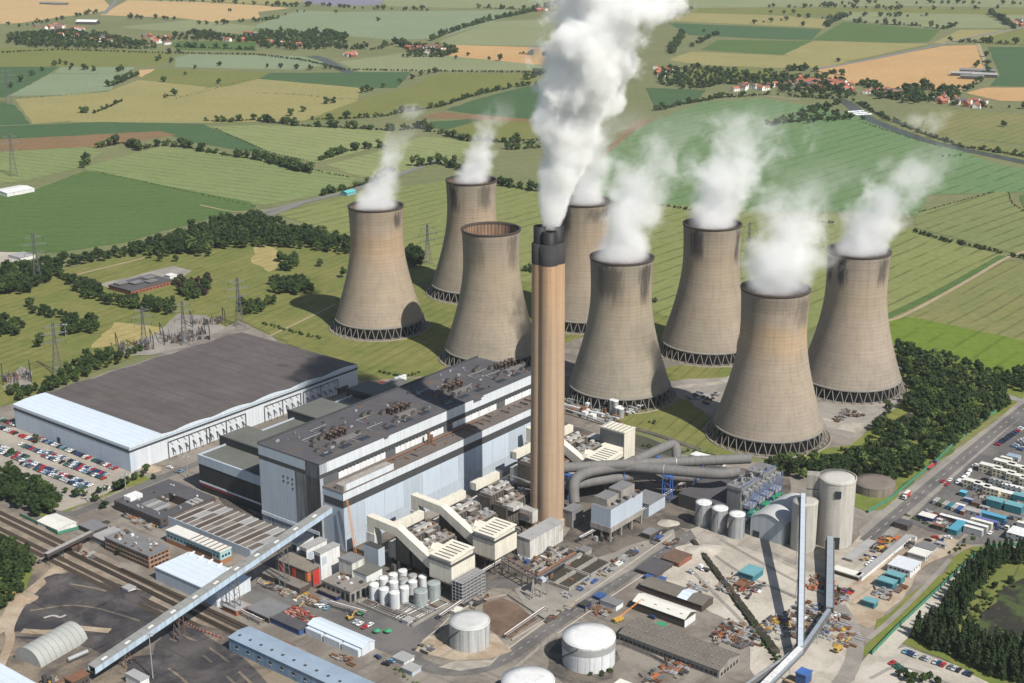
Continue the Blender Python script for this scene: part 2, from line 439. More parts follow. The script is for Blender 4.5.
FIELDS = [
 ('wheat', [(-40, -14), (93, -14), (108, 4), (112, 9), (95, 13), (60, 17), (20, 23), (-40, 25)]),
 ('straw', [(130, -14), (330, -14), (300, 3), (256, 4), (200, 1)]),
 ('wheat', [(100, 15), (128, 0), (200, 2), (256, 5), (290, 8), (258, 12), (260, 18), (212, 22), (180, 18), (125, 16)]),
 ('lilac', [(300, 2), (330, -12), (390, -12), (380, 5), (330, 6)]),
 ('pale', [(390, -12), (700, -12), (690, 8), (510, 9), (380, 6)]),
 ('grey', [(256, 25), (300, 10), (340, 12), (512, 10), (505, 18), (440, 38), (395, 40), (256, 28)]),
 ('pale', [(120, 27), (190, 20), (256, 26), (250, 34), (150, 30)]),
 ('pale', [(438, 42), (490, 22), (560, 18), (560, 46), (456, 45)]),
 ('orange', [(455, 45), (560, 48), (560, 66), (438, 58)]),
 ('olive', [(-40, 46), (120, 50), (175, 53), (160, 66), (-40, 67)]),
 ('rich', [(168, 44), (180, 41), (256, 42), (256, 51), (180, 50)]),
 ('dark', [(-40, 67), (60, 67), (30, 85), (5, 97), (-40, 100)]),
 ('grey', [(8, 96), (50, 74), (115, 74), (112, 90), (70, 95)]),
 ('grey', [(60, 67), (135, 67), (130, 74), (55, 73)]),
 ('dark', [(-40, 98), (15, 105), (30, 124), (-40, 127)]),
 ('straw', [(15, 99), (107, 92), (138, 80), (208, 87), (180, 98), (100, 110), (72, 121), (33, 124)]),
 ('straw', [(70, 122), (110, 106), (180, 95), (208, 88), (225, 86), (300, 94), (360, 100), (330, 120), (256, 122), (200, 123)]),
 ('olive', [(140, 79), (155, 69), (256, 72), (300, 75), (300, 78), (222, 87), (175, 84)]),
 ('wheat', [(139, 76), (139, 70), (155, 69), (142, 77)]),
 ('grey', [(175, 58), (190, 54), (300, 56), (330, 64), (300, 70), (175, 67)]),
 ('pale', [(338, 62), (405, 53), (450, 56), (550, 66), (550, 70), (360, 72)]),
 ('straw', [(222, 88), (258, 79), (300, 80), (361, 87), (358, 99), (300, 95)]),
 ('dark', [(258, 79), (270, 73), (410, 72), (405, 80), (396, 88), (361, 88)]),
 ('olive', [(356, 100), (406, 88), (440, 73), (545, 75), (545, 80), (470, 96), (440, 107), (410, 106)]),
 ('olive', [(300, 122), (360, 100), (410, 107), (395, 113), (340, 120)]),
 ('brown', [(420, 118), (440, 112), (490, 116), (560, 122), (560, 126), (470, 119)]),
 ('dark', [(446, 110), (473, 100), (520, 88), (560, 80), (560, 121), (480, 115)]),
 ('dark', [(430, 122), (470, 119), (480, 120), (446, 130), (435, 128)]),
 ('olive', [(446, 130), (485, 120), (560, 124), (560, 138), (512, 140), (475, 137)]),
 ('dark', [(-40, 128), (100, 122), (205, 124), (215, 130), (245, 140), (262, 150), (250, 152), (190, 142), (160, 132), (-40, 141)]),
 ('brown', [(-40, 142), (160, 131), (176, 135), (100, 147), (-40, 154)]),
 ('stripeB', [(-40, 154), (85, 147), (103, 152), (80, 168), (20, 182), (-40, 186)]),
 ('stripeB', [(80, 168), (160, 147), (210, 150), (300, 165), (355, 178), (345, 190), (265, 205), (230, 200), (90, 170)]),
 ('stripeA', [(205, 127), (256, 125), (391, 130), (385, 145), (316, 163), (270, 152), (215, 128)]),
 ('stripeA', [(326, 165), (390, 148), (420, 137), (472, 140), (475, 147), (456, 160), (380, 178), (360, 177)]),
 ('rich', [(-40, 196), (22, 195), (85, 171), (95, 172), (250, 202), (256, 208), (220, 216), (163, 231), (125, 243), (55, 253), (-40, 251)]),
 # right of the plume
 ('pale', [(690, -12), (1080, -12), (1080, 8), (900, 6), (690, 8)]),
 ('olive', [(660, 9), (690, 8), (900, 8), (1080, 10), (1080, 16), (900, 16), (660, 14)]),
 ('straw', [(668, 21), (690, 13), (768, 15), (835, 20), (826, 28)]),
 ('pale', [(845, 12), (1080, 16), (1080, 28), (940, 28), (843, 20)]),
 ('dark', [(668, 23), (768, 27), (822, 29), (812, 40), (768, 39), (690, 35)]),
 ('rich', [(700, 50), (718, 40), (812, 41), (790, 55), (768, 54)]),
 ('straw', [(668, 60), (690, 52), (768, 55), (830, 57), (850, 62), (820, 68), (768, 68), (700, 65)]),
 ('rich', [(813, 40), (843, 22), (940, 30), (928, 42), (900, 43)]),
 ('straw', [(783, 55), (813, 41), (930, 44), (850, 61)]),
 ('straw', [(933, 43), (960, 30), (1015, 30), (985, 38), (950, 44)]),
 ('olive', [(985, 38), (1020, 30), (1080, 30), (1080, 46), (980, 44)]),
 ('orange', [(813, 71), (943, 46), (976, 45), (985, 72), (980, 78), (958, 91), (880, 88), (840, 82)]),
 ('dark', [(988, 47), (1080, 47), (1080, 87), (990, 86), (1000, 75)]),
 ('orange', [(965, 93), (985, 88), (1080, 87), (1080, 103), (1000, 101)]),
 ('hay', [(940, 108), (1080, 118), (1080, 150), (960, 138), (900, 122)]),
 ('olive', [(670, 76), (700, 67), (780, 70), (830, 80), (780, 84), (700, 82)]),
 ('dark', [(646, 88), (706, 90), (700, 97), (690, 103), (655, 108)]),
 ('brown', [(592, 165), (634, 122), (655, 118), (612, 155), (604, 168)]),
 ('green2', [(590, 168), (640, 127), (700, 103), (760, 98), (830, 110), (870, 118), (900, 130), (1000, 165), (1080, 176), (1080, 190), (930, 195), (918, 215), (830, 212), (760, 212), (600, 200)]),
 ('hay', [(870, 116), (930, 140), (980, 152), (1080, 172), (1080, 160), (960, 138), (900, 124)]),
 ('plant', [(275, 213), (350, 195), (450, 180), (560, 190), (620, 200), (760, 212), (830, 215), (915, 230), (1003, 254), (985, 271), (928, 298), (885, 320), (780, 335), (560, 300), (430, 270), (350, 240)]),
 ('rightA', [(918, 213), (993, 193), (1008, 192), (1012, 205), (1080, 225), (1080, 258), (1010, 252), (915, 228)]),
 ('rich', [(1020, 196), (1080, 185), (1080, 222), (1024, 210)]),
 ('hay', [(905, 318), (1003, 262), (1080, 266), (1080, 352), (890, 320)]),
 ('bright', [(887, 320), (910, 317), (1080, 352), (1080, 385), (1000, 375), (960, 362), (893, 345)]),
]
for k, px in FIELDS: sheet('field', px, FM[k])
track_m = mat('field track', (0.30, 0.24, 0.15), .95, .3, .05)
lane_m = mat('lane asphalt', (0.17, 0.165, 0.155), .9, .2, .05)
verge_m = FM['verge']
strip('grass_path', [(880, 320), (940, 292), (1003, 256)], 9, FM['rich'])
strip('field_track', [(885, 322), (905, 316), (975, 277), (1005, 258), (1030, 250)], 4.5, track_m)
strip('field_track', [(200, 205), (240, 214), (280, 208)], 3, track_m)
strip('country_road', [(255, 214), (300, 203), (348, 192), (395, 176), (440, 160)], 11, lane_m)
strip('country_road', [(812, 70), (880, 58), (945, 44), (1000, 31), (1060, 22)], 14, lane_m)
strip('farm_lane', [(978, 44), (988, 70), (975, 85), (950, 95), (935, 104)], 9, track_m)
strip('country_road', [(104, 14), (112, 6), (122, -8)], 14, lane_m)
strip('field_track', [(710, 96), (760, 95), (800, 100)], 6, track_m)
# the river with its weir
wm = NT('river water')
wmat = wm.finish((0.055, 0.060, 0.042), 0.35, bump=(wm.noise(wm.pos(), 0.25, 3), .25, .5), spec=.22)
river = [(835, 98), (848, 103), (856, 110), (868, 119), (890, 128), (920, 139), (950, 147), (1000, 157), (1050, 168)]
strip('river', river, 22, wmat)
strip('river', [(312, 56), (326, 60), (340, 69), (352, 73)], 24, wmat)
foam_m = mat('weir foam', (0.85, 0.87, 0.88), .6, .3, .3)
mbw = MB()
for i in range(3):
    a, b = G(847 + 4 * i, 112 + 1.5 * i), G(863 + 4 * i, 111 + 1.5 * i)
    d = (b - a)
    for j in range(9):
        q = a + d * (j / 9)
        mbw.box(0, d.length / 9 * .9, -3 - rnd.random() * 3, 3, 0, .5 + rnd.random() * .7, foam_m, math.atan2(d.y, d.x), (q.x, q.y, .2))
tag(mbw.build('weir_foam'), 'white broken water below the river weir', kind='stuff')
# ================================================================== COOLING TOWERS, CHIMNEY
TOWERS = [(-122.5, 1287.6), (-39.3, 1401.0), (-17.4, 1197.4), (66.5, 1305.9), (86.1, 1103.7), (171.5, 1214.8), (190.8, 1014.4), (275.3, 1121.2)]
def tower_mat(i, base, warm, soot, dark=0.0):
    """board marked concrete: lift rings every 1.5 m, faint shutter joints, warm and grey blotches, soot tongues below the rim (angle, depth m, width, strength)"""
    t = NT('tower concrete')
    o = t.obj()
    sp = t.n('SeparateXYZ')
    t.l(o, sp.inputs[0])
    z = sp.outputs[2]
    ang = t.math('ARCTAN2', sp.outputs[1], sp.outputs[0])
    seed = t.vmath('ADD', o, (i * 173.0, i * 91.0, 0))
    f = t.math('MULTIPLY_ADD', t.noise(seed, 0.03, 5, .65), .46, .70)
    ringn = t.noise(t.mapped(seed, (.025, .025, .40)), 1.0, 4, .75)
    f = t.math('MULTIPLY', f, t.math('MULTIPLY_ADD', ringn, .40, .76))
    fr = t.math('FRACT', t.math('MULTIPLY', z, 1 / 2.9))
    f = t.math('MULTIPLY', f, t.smooth(fr, 0.0, 0.25, .84, 1.0))
    fa = t.math('FRACT', t.math('MULTIPLY', ang, 84 / (2 * math.pi)))
    f = t.math('MULTIPLY', f, t.smooth(fa, 0.0, 0.2, .90, 1.0))
    vst = t.noise(t.mapped(seed, (1, 1, .035)), .35, 4, .65)
    f = t.math('MULTIPLY', f, t.smooth(vst, .42, .75, 1.03, .86))
    wz = t.math('ADD', z, t.math('MULTIPLY', t.noise(seed, .05, 3), 26))
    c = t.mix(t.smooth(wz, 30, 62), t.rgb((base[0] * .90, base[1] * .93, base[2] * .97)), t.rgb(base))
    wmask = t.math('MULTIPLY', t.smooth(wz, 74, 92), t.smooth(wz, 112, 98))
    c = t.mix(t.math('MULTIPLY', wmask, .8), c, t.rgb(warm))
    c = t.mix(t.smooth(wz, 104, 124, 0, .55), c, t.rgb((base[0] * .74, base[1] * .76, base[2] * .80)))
    m = None
    for (a0, dep, wid, st) in soot:
        da = t.math('ABSOLUTE', t.math('SUBTRACT', ang, R(a0)))
        da = t.math('ADD', da, t.math('MULTIPLY', t.math('SUBTRACT', t.noise(t.mapped(seed, (1, 1, .12)), .30, 4, .7), .5), .55))
        zb = t.math('ADD', z, t.math('MULTIPLY', t.math('SUBTRACT', t.noise(t.mapped(seed, (1, 1, .1)), .4, 4, .7), .5), 22))
        k = t.math('MULTIPLY', t.smooth(da, wid, wid * .35), t.math('MULTIPLY', t.smooth(zb, 112 - dep, 112 - dep * .55), t.smooth(zb, 114.5, 108.5)))
        k = t.math('MULTIPLY', k, st * .85)
        m = k if m is None else t.math('MAXIMUM', m, k)
    if m is not None: c = t.mix(m, c, (0.035, 0.032, 0.032))
    return t.finish(t.scale_col(c, f), .92, spec=.15)
inner_m = mat('tower inner concrete', (0.27, 0.17, 0.11), .95, .35, .08, streak=.35)
rim_m = mat('tower rim', (0.055, 0.043, 0.036), .9, .3, .2)
leg_m = mat('tower leg concrete', (0.20, 0.185, 0.165), .9, .3, .3)
fill_shade_m = mat('cooling packing', (0.006, 0.006, 0.006), .9, .4, .3)  # near-black drum paints the shade between and behind the legs
pond_m = mat('basin concrete', (0.24, 0.21, 0.17), .95, .3, .12)
ZB, ZT, RT = 10.0, 88.0, 24.0
def tower_r(z):
    c = 57.2 if z < ZT else 92.0
    return RT * math.sqrt(1 + ((z - ZT) / c) ** 2)
shell_prof = [(tower_r(ZB + (114.2 - ZB) * k / 30), ZB + (114.2 - ZB) * k / 30) for k in range(31)]
# one leg pair: a V from one footing up to the shell's ring beam
rb, rs = 43.4, tower_r(ZB) - .25
NLEG = 36
mbl = MB()
da = math.pi / NLEG
for sgn in (-1, 1):
    a = Vector((rb * math.cos(sgn * da * .10), rb * math.sin(sgn * da * .10), .8))
    b = Vector((rs * math.cos(sgn * da * .93), rs * math.sin(sgn * da * .93), ZB + .3))
    mbl.bar(a, b, .62, leg_m)
mbl.box(rb - .9, rb + 1.0, -1.1, 1.1, 0, 1.3, leg_m)
leg_me = mbl.mesh('leg')
def tower_parts():
    inn = MB().lathe([(r - .9, z) for r, z in shell_prof][::-1], inner_m, 96)
    rim = MB().lathe([(tower_r(113.4) + .02, 113.4), (tower_r(113.6) + .4, 113.6), (tower_r(114.9) + .45, 114.9), (tower_r(114.9) - 1.4, 114.9), (tower_r(112.6) - .95, 112.6)], rim_m, 96)
    rib = MB()
    for k in range(48):                                     # hoop stiffening seen inside the mouth
        a = 2 * math.pi * k / 48
        r0, r1 = tower_r(96) - .9, tower_r(112.5) - .9
        rib.bar((r0 * math.cos(a), r0 * math.sin(a), 96), (r1 * math.cos(a), r1 * math.sin(a), 112.6), .5, rim_m)
    fill = MB().lathe([(39.6, .5), (40.0, 8.6), (40.4, 10.6), (0.1, 10.9)], fill_shade_m, 64)
    pond = MB().lathe([(46.5, 0), (46.5, 1.2), (45.8, 1.2), (45.6, .5), (38, .45)], pond_m, 96)
    ring = MB().lathe([(tower_r(ZB) + .05, ZB - .7), (tower_r(ZB) + .6, ZB - .2), (tower_r(ZB + 1.3) + .25, ZB + 1.3), (tower_r(ZB) - .9, ZB + .2), (tower_r(ZB) + .05, ZB - .7)], leg_m, 96)
    return dict(inner_shell=inn.mesh('inner_shell'), rim=rim.mesh('rim'), inner_rib=rib.mesh('inner_rib'), packing_shade=fill.mesh('packing_shade'), basin=pond.mesh('basin'), ring_beam=ring.mesh('ring_beam'))
tp = tower_parts()
TC = [((.355, .285, .21), (.40, .29, .19)), ((.32, .265, .20), (.34, .265, .19)), ((.335, .28, .21), (.35, .285, .205)), ((.315, .26, .195), (.33, .26, .185)),
      ((.315, .27, .205), (.33, .275, .20)), ((.325, .27, .205), (.34, .275, .20)), ((.345, .285, .22), (.42, .305, .195)), ((.33, .275, .215), (.345, .28, .205))]
SOOT = [[(-32, 17, .26, .85)], [(-134, 30, .34, .9), (-55, 26, .42, .7)], [(-40, 34, .30, .6), (-118, 32, .36, .42)], [(-140, 30, .42, .9), (-70, 14, .45, .6), (-42, 12, .25, .7)],
        [(-118, 34, .62, .75), (-45, 36, .33, .9)], [(-128, 30, .34, .95), (-36, 36, .26, .9)], [(-42, 28, .40, .55), (-105, 14, .9, .3)], [(-132, 26, .20, 1.0), (-50, 24, .30, .8), (-165, 26, .2, .8)]]
TL = ['leftmost cooling tower, front row, with narrow steam and a tower shadow at its foot', 'rearmost left cooling tower with thin leaning steam, behind the empty tower', 'cooling tower without any steam, its reddish inside showing',
      'cooling tower half hidden behind the tall chimney', 'cooling tower just right of the tall chimney, nearest to it', 'sooty cooling tower of the back row, third from the left',
      'nearest and largest cooling tower, beside the road wood, orange band below rim', 'rightmost cooling tower of the back row, at the edge of the wood']
for i, (x, y) in enumerate(TOWERS):
    t = thing('cooling_tower', TL[i], 'cooling tower', (x, y, 0), 0, 'concrete cooling towers')
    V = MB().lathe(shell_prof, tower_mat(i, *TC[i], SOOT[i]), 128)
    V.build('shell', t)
    for nm, me in tp.items(): link(nm, me, t)
    for k in range(NLEG): link('leg', leg_me, t, (0, 0, 0), 2 * math.pi * k / NLEG + i * .03)
# chimney: four flues in one lobed windshield
CH = Vector((22.3, 859, 0))
def chimney_mat(name, c, dark):
    t = NT(name)
    o = t.obj()
    sp = t.n('SeparateXYZ')
    t.l(o, sp.inputs[0])
    z = sp.outputs[2]
    f = t.math('MULTIPLY_ADD', t.noise(o, .06, 4, .6), .25, .87)
    st = t.noise(t.mapped(o, (1, 1, .02)), .45, 3, .6)
    f = t.math('MULTIPLY', f, t.smooth(st, .4, .7, 1.05, .82))
    fr = t.math('FRACT', t.math('MULTIPLY', z, 1 / 7.5))
    f = t.math('MULTIPLY', f, t.smooth(fr, 0, .06, .86, 1))
    cc = t.mix(t.smooth(z, 120, 172), t.rgb(c), t.rgb((c[0] * 1.12, c[1] * 1.03, c[2] * .92)))
    return t.finish(t.scale_col(cc, f), .9, spec=.15)
ch_m = chimney_mat('chimney concrete', (.36, .258, .178), 0)
cap_m = mat('sooty chimney cap', (.045, .043, .045), .85, .4, .12, streak=.3)
flue_m = mat('black flue', (.018, .018, .02), .6, .3, .3)
def lobes(rad, off, n=14):
    pts = []
    for q in range(4):
        a0 = math.pi / 2 * q - math.pi / 2
        for k in range(n + 1):
            a = a0 + R(-92) + R(184) * k / n
            pts.append((off * math.cos(a0) + rad * math.cos(a), off * math.sin(a0) + rad * math.sin(a)))
    return pts
def lobed(mb, prof, m, top=None):
    L, n = [], 0
    for rad, off, z in prof:
        p = lobes(rad, off)
        n = len(p)
        L += [(x, y, z) for x, y in p]
    mb.add(L, [(i * n + k, i * n + (k + 1) % n, (i + 1) * n + (k + 1) % n, (i + 1) * n + k) for i in range(len(prof) - 1) for k in range(n)], m, True)
    if top: mb.add(L[-n:], [tuple(range(n))], top)
    return mb
ct = thing('power_station_chimney', 'tall tan lobed concrete chimney with a sooty black top and white smoke', 'chimney', CH, R(4))
lobed(MB(), [(6.3, 4.7, 4), (5.9, 4.3, 172), (5.9, 4.3, 175.4)], ch_m, ch_m).build('shaft', ct)
lobed(MB(), [(6.0, 4.35, 175), (6.0, 4.35, 187), (5.0, 4.3, 187.6)], cap_m, cap_m).build('cap', ct)
lobed(MB(), [(6.9, 5.2, 0), (6.9, 5.2, 5.5), (6.3, 4.8, 6.0)], ch_m).build('plinth', ct)
fl = MB().lathe([(4.2, 186), (4.2, 198), (3.4, 198), (3.4, 188)], flue_m, 24).mesh('flue')
for q in range(4): link('flue', fl, ct, (5.0 * math.cos(math.pi / 2 * q), 5.0 * math.sin(math.pi / 2 * q), (0, -2.5, 0, -2.5)[q]))
# ================================================================== SMOKE AND STEAM
def vapour(t, dn):
    v = t.n('VolumePrincipled')
    v.inputs['Color'].default_value = (1, 1, 1, 1)
    v.inputs['Anisotropy'].default_value = -0.25
    t.l(dn, v.inputs['Density'])
    t.l(v.outputs[0], t.out.inputs['Volume'])
def plume(name, label, base, H, cx, cy, rad, dens, amp, nscale, rseed=0, top0=.55, billow=0.0, step=.3, soft=0.3, zsharp=2.0, warp=10.0, ext=1.3, stretch=1.0, det=5):
    """a drifting column of vapour: density inside a bent tube of radius rad(w), torn by turbulent noise towards the top,
    puffed into billows by cellular noise. cx, cy: (linear, quadratic) drift of the centre line over the height H.
    rad: radius at five heights; dens, amp: (foot, top)"""
    t = NT(name)
    o = t.obj()
    seed = (rseed * 311., rseed * 97., rseed * 53.)
    wn_ = t.n('TexNoise')
    t.l(t.vmath('ADD', o, seed), wn_.inputs['Vector'])
    wn_.inputs['Scale'].default_value = nscale * .55
    wn_.inputs['Detail'].default_value = 1
    wv = t.vmath('SUBTRACT', wn_.outputs[1], (.5, .5, .5))
    o0 = t.n('SeparateXYZ')
    t.l(o, o0.inputs[0])
    w = t.math('DIVIDE', o0.outputs[2], H, clamp=True)
    wvs = t.vmath('MULTIPLY', wv, t.comb(t.math('MULTIPLY', t.math('POWER', w, .6), warp * 2)))
    ow = t.vmath('ADD', o, wvs)
    sp = t.n('SeparateXYZ')
    t.l(ow, sp.inputs[0])
    w2 = t.math('MULTIPLY', w, w)
    wx = t.math('ADD', t.math('MULTIPLY', w, cx[0]), t.math('MULTIPLY', w2, cx[1]))
    wy = t.math('ADD', t.math('MULTIPLY', w, cy[0]), t.math('MULTIPLY', w2, cy[1]))
    dx = t.math('SUBTRACT', sp.outputs[0], wx)
    dy = t.math('SUBTRACT', sp.outputs[1], wy)
    rr = None
    for k in range(4):                                      # piecewise radius
        seg = t.math('MULTIPLY', t.smooth(w, k / 4, (k + 1) / 4) if False else t.math('MULTIPLY', t.math('SUBTRACT', w, k / 4), 4.0, clamp=True), rad[k + 1] - rad[k])
        rr = t.math('ADD', seg, rad[0]) if rr is None else t.math('ADD', rr, seg)
    d = t.math('DIVIDE', t.math('SQRT', t.math('ADD', t.math('MULTIPLY', dx, dx), t.math('MULTIPLY', dy, dy))), rr)
    nv = t.mapped(t.vmath('ADD', ow, seed), (1, 1, stretch))
    nz = t.math('SUBTRACT', t.noise(nv, nscale, det, .64), .5)
    am = t.math('MULTIPLY_ADD', w, amp[1] - amp[0], amp[0])
    sh = t.math('ADD', t.math('SUBTRACT', 1.0, d), t.math('MULTIPLY', nz, am))
    if billow:
        for sc_, a_ in ((nscale * 1.5, billow),):
            vo = t.n('TexVoronoi', feature='F1')
            t.l(t.vmath('ADD', ow, seed), vo.inputs['Vector'])
            vo.inputs['Scale'].default_value = sc_
            b_ = t.math('MULTIPLY', t.math('SUBTRACT', .5, vo.outputs[0]), t.math('MULTIPLY_ADD', w, a_ * .8, a_ * .9))
            sh = t.math('ADD', sh, b_)
    k = t.smooth(sh, 0.0, soft)
    fade = t.math('MULTIPLY', t.smooth(w, top0, 1.0, 1.0, 0.0), t.smooth(o0.outputs[2], -4.0, 1.0))
    dn = t.math('MULTIPLY', t.math('MULTIPLY', k, fade), t.math('MULTIPLY_ADD', t.math('POWER', t.math('SUBTRACT', 1.0, w), zsharp), dens[0] - dens[1], dens[1]))
    vapour(t, dn)
    t.m.cycles.volume_step_rate = step
    mb = MB()
    prof, n, V = 16, 22, []
    for i in range(prof + 1):
        w_ = i / prof
        zz = -1.5 + (H + 1.5) * w_
        q = w_ * 4
        k_ = min(3, int(q))
        r_ = (rad[k_] + (rad[k_ + 1] - rad[k_]) * (q - k_)) * (1 + (ext - 1) * min(1, w_ * 3)) + warp * .45 * w_ ** .6
        if i == 0: r_ = rad[0] * .97
        for j in range(n):
            a = 2 * math.pi * j / n
            V.append((cx[0] * w_ + cx[1] * w_ * w_ + r_ * math.cos(a), cy[0] * w_ + cy[1] * w_ * w_ + r_ * math.sin(a), zz))
    F = [(i * n + j, i * n + (j + 1) % n, (i + 1) * n + (j + 1) % n, (i + 1) * n + j) for i in range(prof) for j in range(n)]
    F += [tuple(range(n))[::-1], tuple(range(prof * n, prof * n + n))]
    mb.add(V, F, t.m, True)
    return tag(mb.build(name, None, base), label, kind='stuff')
plume('chimney_smoke', 'thick white smoke billowing up from the tall chimney', CH + Vector((1, 0, 197.5)), 190, (32, 22), (0, 20), (6.6, 18, 32, 40, 31), (.26, .075), (.7, 3.1), .036, 3, .86, .34, .32, .26, 1.5, 7, 1.36)
PL = [ # tower, H, drift x, drift y, radii, density, tear, noise scale
 (0, 80, (18, 14), (5, 5), (22.5, 18, 17, 18, 16), (.13, .022), (1.0, 4.4), .055),
 (1, 85, (26, 8), (5, 5), (21, 18, 17, 18, 16), (.13, .022), (1.0, 4.4), .055),
 (3, 95, (12, 26), (5, 5), (23, 22, 22, 22, 20), (.12, .022), (.9, 4.6), .05),
 (4, 125, (16, 30), (5, 8), (24.3, 27, 27, 27, 25), (.16, .018), (.9, 5.6), .048),
 (5, 110, (8, 44), (5, 8), (24.2, 27, 32, 36, 36), (.20, .016), (.8, 5.8), .046),
 (6, 100, (8, 40), (5, 8), (24.4, 30, 31, 30, 28), (.15, .016), (.9, 5.6), .048),
 (7, 95, (26, 46), (5, 8), (24.3, 28, 28, 29, 26), (.18, .018), (.9, 5.2), .048),
]
SL = ['narrow steam leaning from the leftmost cooling tower', 'thin steam rising from the rearmost left cooling tower', 'steam from the cooling tower behind the chimney', 'steam breaking into wisps above the tower right of the chimney',
      'thick steam on the sooty back row tower', 'steam drifting off the nearest cooling tower', 'slanting steam from the rightmost cooling tower']
for (ti, H_, cx, cy, rad, dn, am, s_), lb in zip(PL, SL):
    x, y = TOWERS[ti]
    plume('steam_plume', lb, (x, y, 113.5), H_, cx, cy, rad, dn, am, s_, ti + 1, .5 if ti < 2 else .38, 0, .7, .75, 2.6, 20, 1.45, 1.0, 4)
def wisp(px, py, z, rx, ry, rz_, dens, label, seed, thr=.0):
    """a torn puff of steam that has drifted free"""
    t = NT('steam wisp')
    o = t.obj()
    n3 = t.vmath('MULTIPLY', o, (1 / rx, 1 / ry, 1 / rz_))
    d = t.vmath('LENGTH', n3)
    sd = t.vmath('ADD', o, (seed * 133., seed * 71., seed * 29.))
    nz = t.math('SUBTRACT', t.noise(sd, .045, 4, .66, .8), .5)
    k = t.smooth(t.math('ADD', t.math('SUBTRACT', .72 - thr, d), t.math('MULTIPLY', nz, 3.4)), 0, .8)
    k = t.math('MULTIPLY', k, t.smooth(d, 1.0, .7))
    vapour(t, t.math('MULTIPLY', k, dens))
    t.m.cycles.volume_step_rate = .8
    bm = bmesh.new()
    bmesh.ops.create_icosphere(bm, subdivisions=3, radius=1)
    for v in bm.verts: v.co = (v.co.x * rx, v.co.y * ry, v.co.z * rz_)
    me = bpy.data.meshes.new('steam_wisp')
    bm.to_mesh(me)
    bm.free()
    me.materials.append(t.m)
    tag(link('steam_wisp', me, None, G(px, py, z)), label, kind='stuff')
wisp(925, 120, 190, 34, 26, 16, .030, 'detached puff of steam drifting at upper right', 1)
wisp(806, 138, 190, 18, 18, 22, .016, 'faint puff of steam above the sooty tower', 2)
wisp(735, 128, 215, 42, 26, 20, .022, 'torn band of steam above the sooty tower', 3)
wisp(655, 150, 205, 15, 15, 30, .018, 'thin rising wisp right of the chimney smoke', 4)
wisp(780, 205, 180, 24, 20, 26, .018, 'thin wisp between the two right towers', 5)
wisp(905, 170, 185, 34, 20, 18, .022, 'wisp trailing from the rightmost tower', 6)
wisp(812, 258, 140, 34, 22, 14, .030, 'steam drifting between the nearest tower and the rightmost tower', 8)
wisp(765, 165, 200, 26, 20, 24, .020, 'ragged wisp right of the sooty tower steam', 9)
wisp(690, 165, 190, 16, 16, 24, .016, 'faint wisp between the smoke and the sooty tower', 10)
wisp(410, 112, 195, 20, 16, 10, .024, 'curl of steam above the leftmost tower', 7)
# ================================================================== GROUND INSIDE THE FENCE
def gmat(name, c, c2, scale=.05, speck=.25, tracks=0.0, rough=.95, lo=.40, hi=.60):
    """yard surface: two tones in ragged patches, grit, stains and long tyre smears"""
    t = NT(name)
    p = t.pos()
    k = t.noise(p, scale, 6, .66, .4)
    colr = t.mix(t.smooth(k, lo, hi), t.rgb(c), t.rgb(c2))
    f = t.math('MULTIPLY_ADD', t.noise(p, .9, 3, .6), speck * 2, 1 - speck)
    st = t.smooth(t.noise(p, .11, 5, .7), .60, .78)
    f = t.math('MULTIPLY', f, t.math('SUBTRACT', 1.0, t.math('MULTIPLY', st, .35)))
    if tracks:
        q = t.mapped(p, (1, 1, 1), (0, 0, -AX))
        a = t.smooth(t.noise(t.mapped(q, (.30, .012, 1)), 1, 3, .6), .55, .75)
        b = t.smooth(t.noise(t.mapped(q, (.012, .30, 1)), 1, 3, .6), .55, .75)
        f = t.math('MULTIPLY', f, t.math('SUBTRACT', 1.0, t.math('MULTIPLY', t.math('MAXIMUM', a, b), tracks)))
    return t.finish(t.scale_col(colr, f), rough, spec=.15)
GM = {
 'apron': gmat('works ground', (.155, .135, .115), (.235, .21, .18), .03, .22, .3),
 'apron_dark': gmat('sooty works ground', (.075, .068, .062), (.145, .125, .105), .05, .3, .35),
 'tarmac': gmat('asphalt', (.105, .10, .098), (.145, .138, .13), .03, .15, .25),
 'oldtar': gmat('pale old asphalt', (.21, .195, .175), (.27, .25, .22), .03, .15, .2),
 'carpark': gmat('car park surface', (.27, .245, .21), (.34, .305, .255), .04, .15, .15),
 'sand': gmat('pale crushed stone', (.33, .30, .25), (.44, .405, .35), .03, .25, .10),
 'sand2': gmat('tan bare earth', (.28, .215, .15), (.38, .315, .24), .035, .25, .3),
 'coal': gmat('coal dust ground', (.040, .038, .042), (.088, .080, .078), .03, .35, .45),
 'coaledge': gmat('coaly brown earth', (.10, .085, .075), (.22, .18, .135), .03, .3, .35),
 'ballast': gmat('track ballast', (.19, .155, .12), (.27, .225, .175), .06, .25, .3),
 'bund': gmat('reddish bund floor', (.115, .078, .058), (.165, .115, .085), .05, .25, .1),
 'concrete': gmat('concrete slab', (.27, .245, .21), (.36, .33, .28), .06, .15, .2),
 'marsh': gmat('marsh mud', (.032, .030, .025), (.060, .082, .030), .045, .35, .0, lo=.46, hi=.56),
}
def gs(name, px, k, z=None): return sheet(name, px, GM[k] if k in GM else FM[k], z)
gs('grass_ground', [(-60, 300), (60, 270), (150, 245), (260, 222), (350, 250), (440, 272), (470, 320), (440, 372), (380, 400), (345, 372), (240, 320), (40, 392), (-60, 430)], 'golf')
gs('mown_clearing', [(92, 348), (115, 322), (161, 328), (148, 342)], 'golfdry')
gs('mown_clearing', [(256, 246), (275, 248), (285, 262), (270, 272), (250, 262)], 'golfdry')
gs('works_yard', [(98, 285), (175, 266), (192, 271), (172, 284), (135, 294), (112, 290)], 'oldtar')
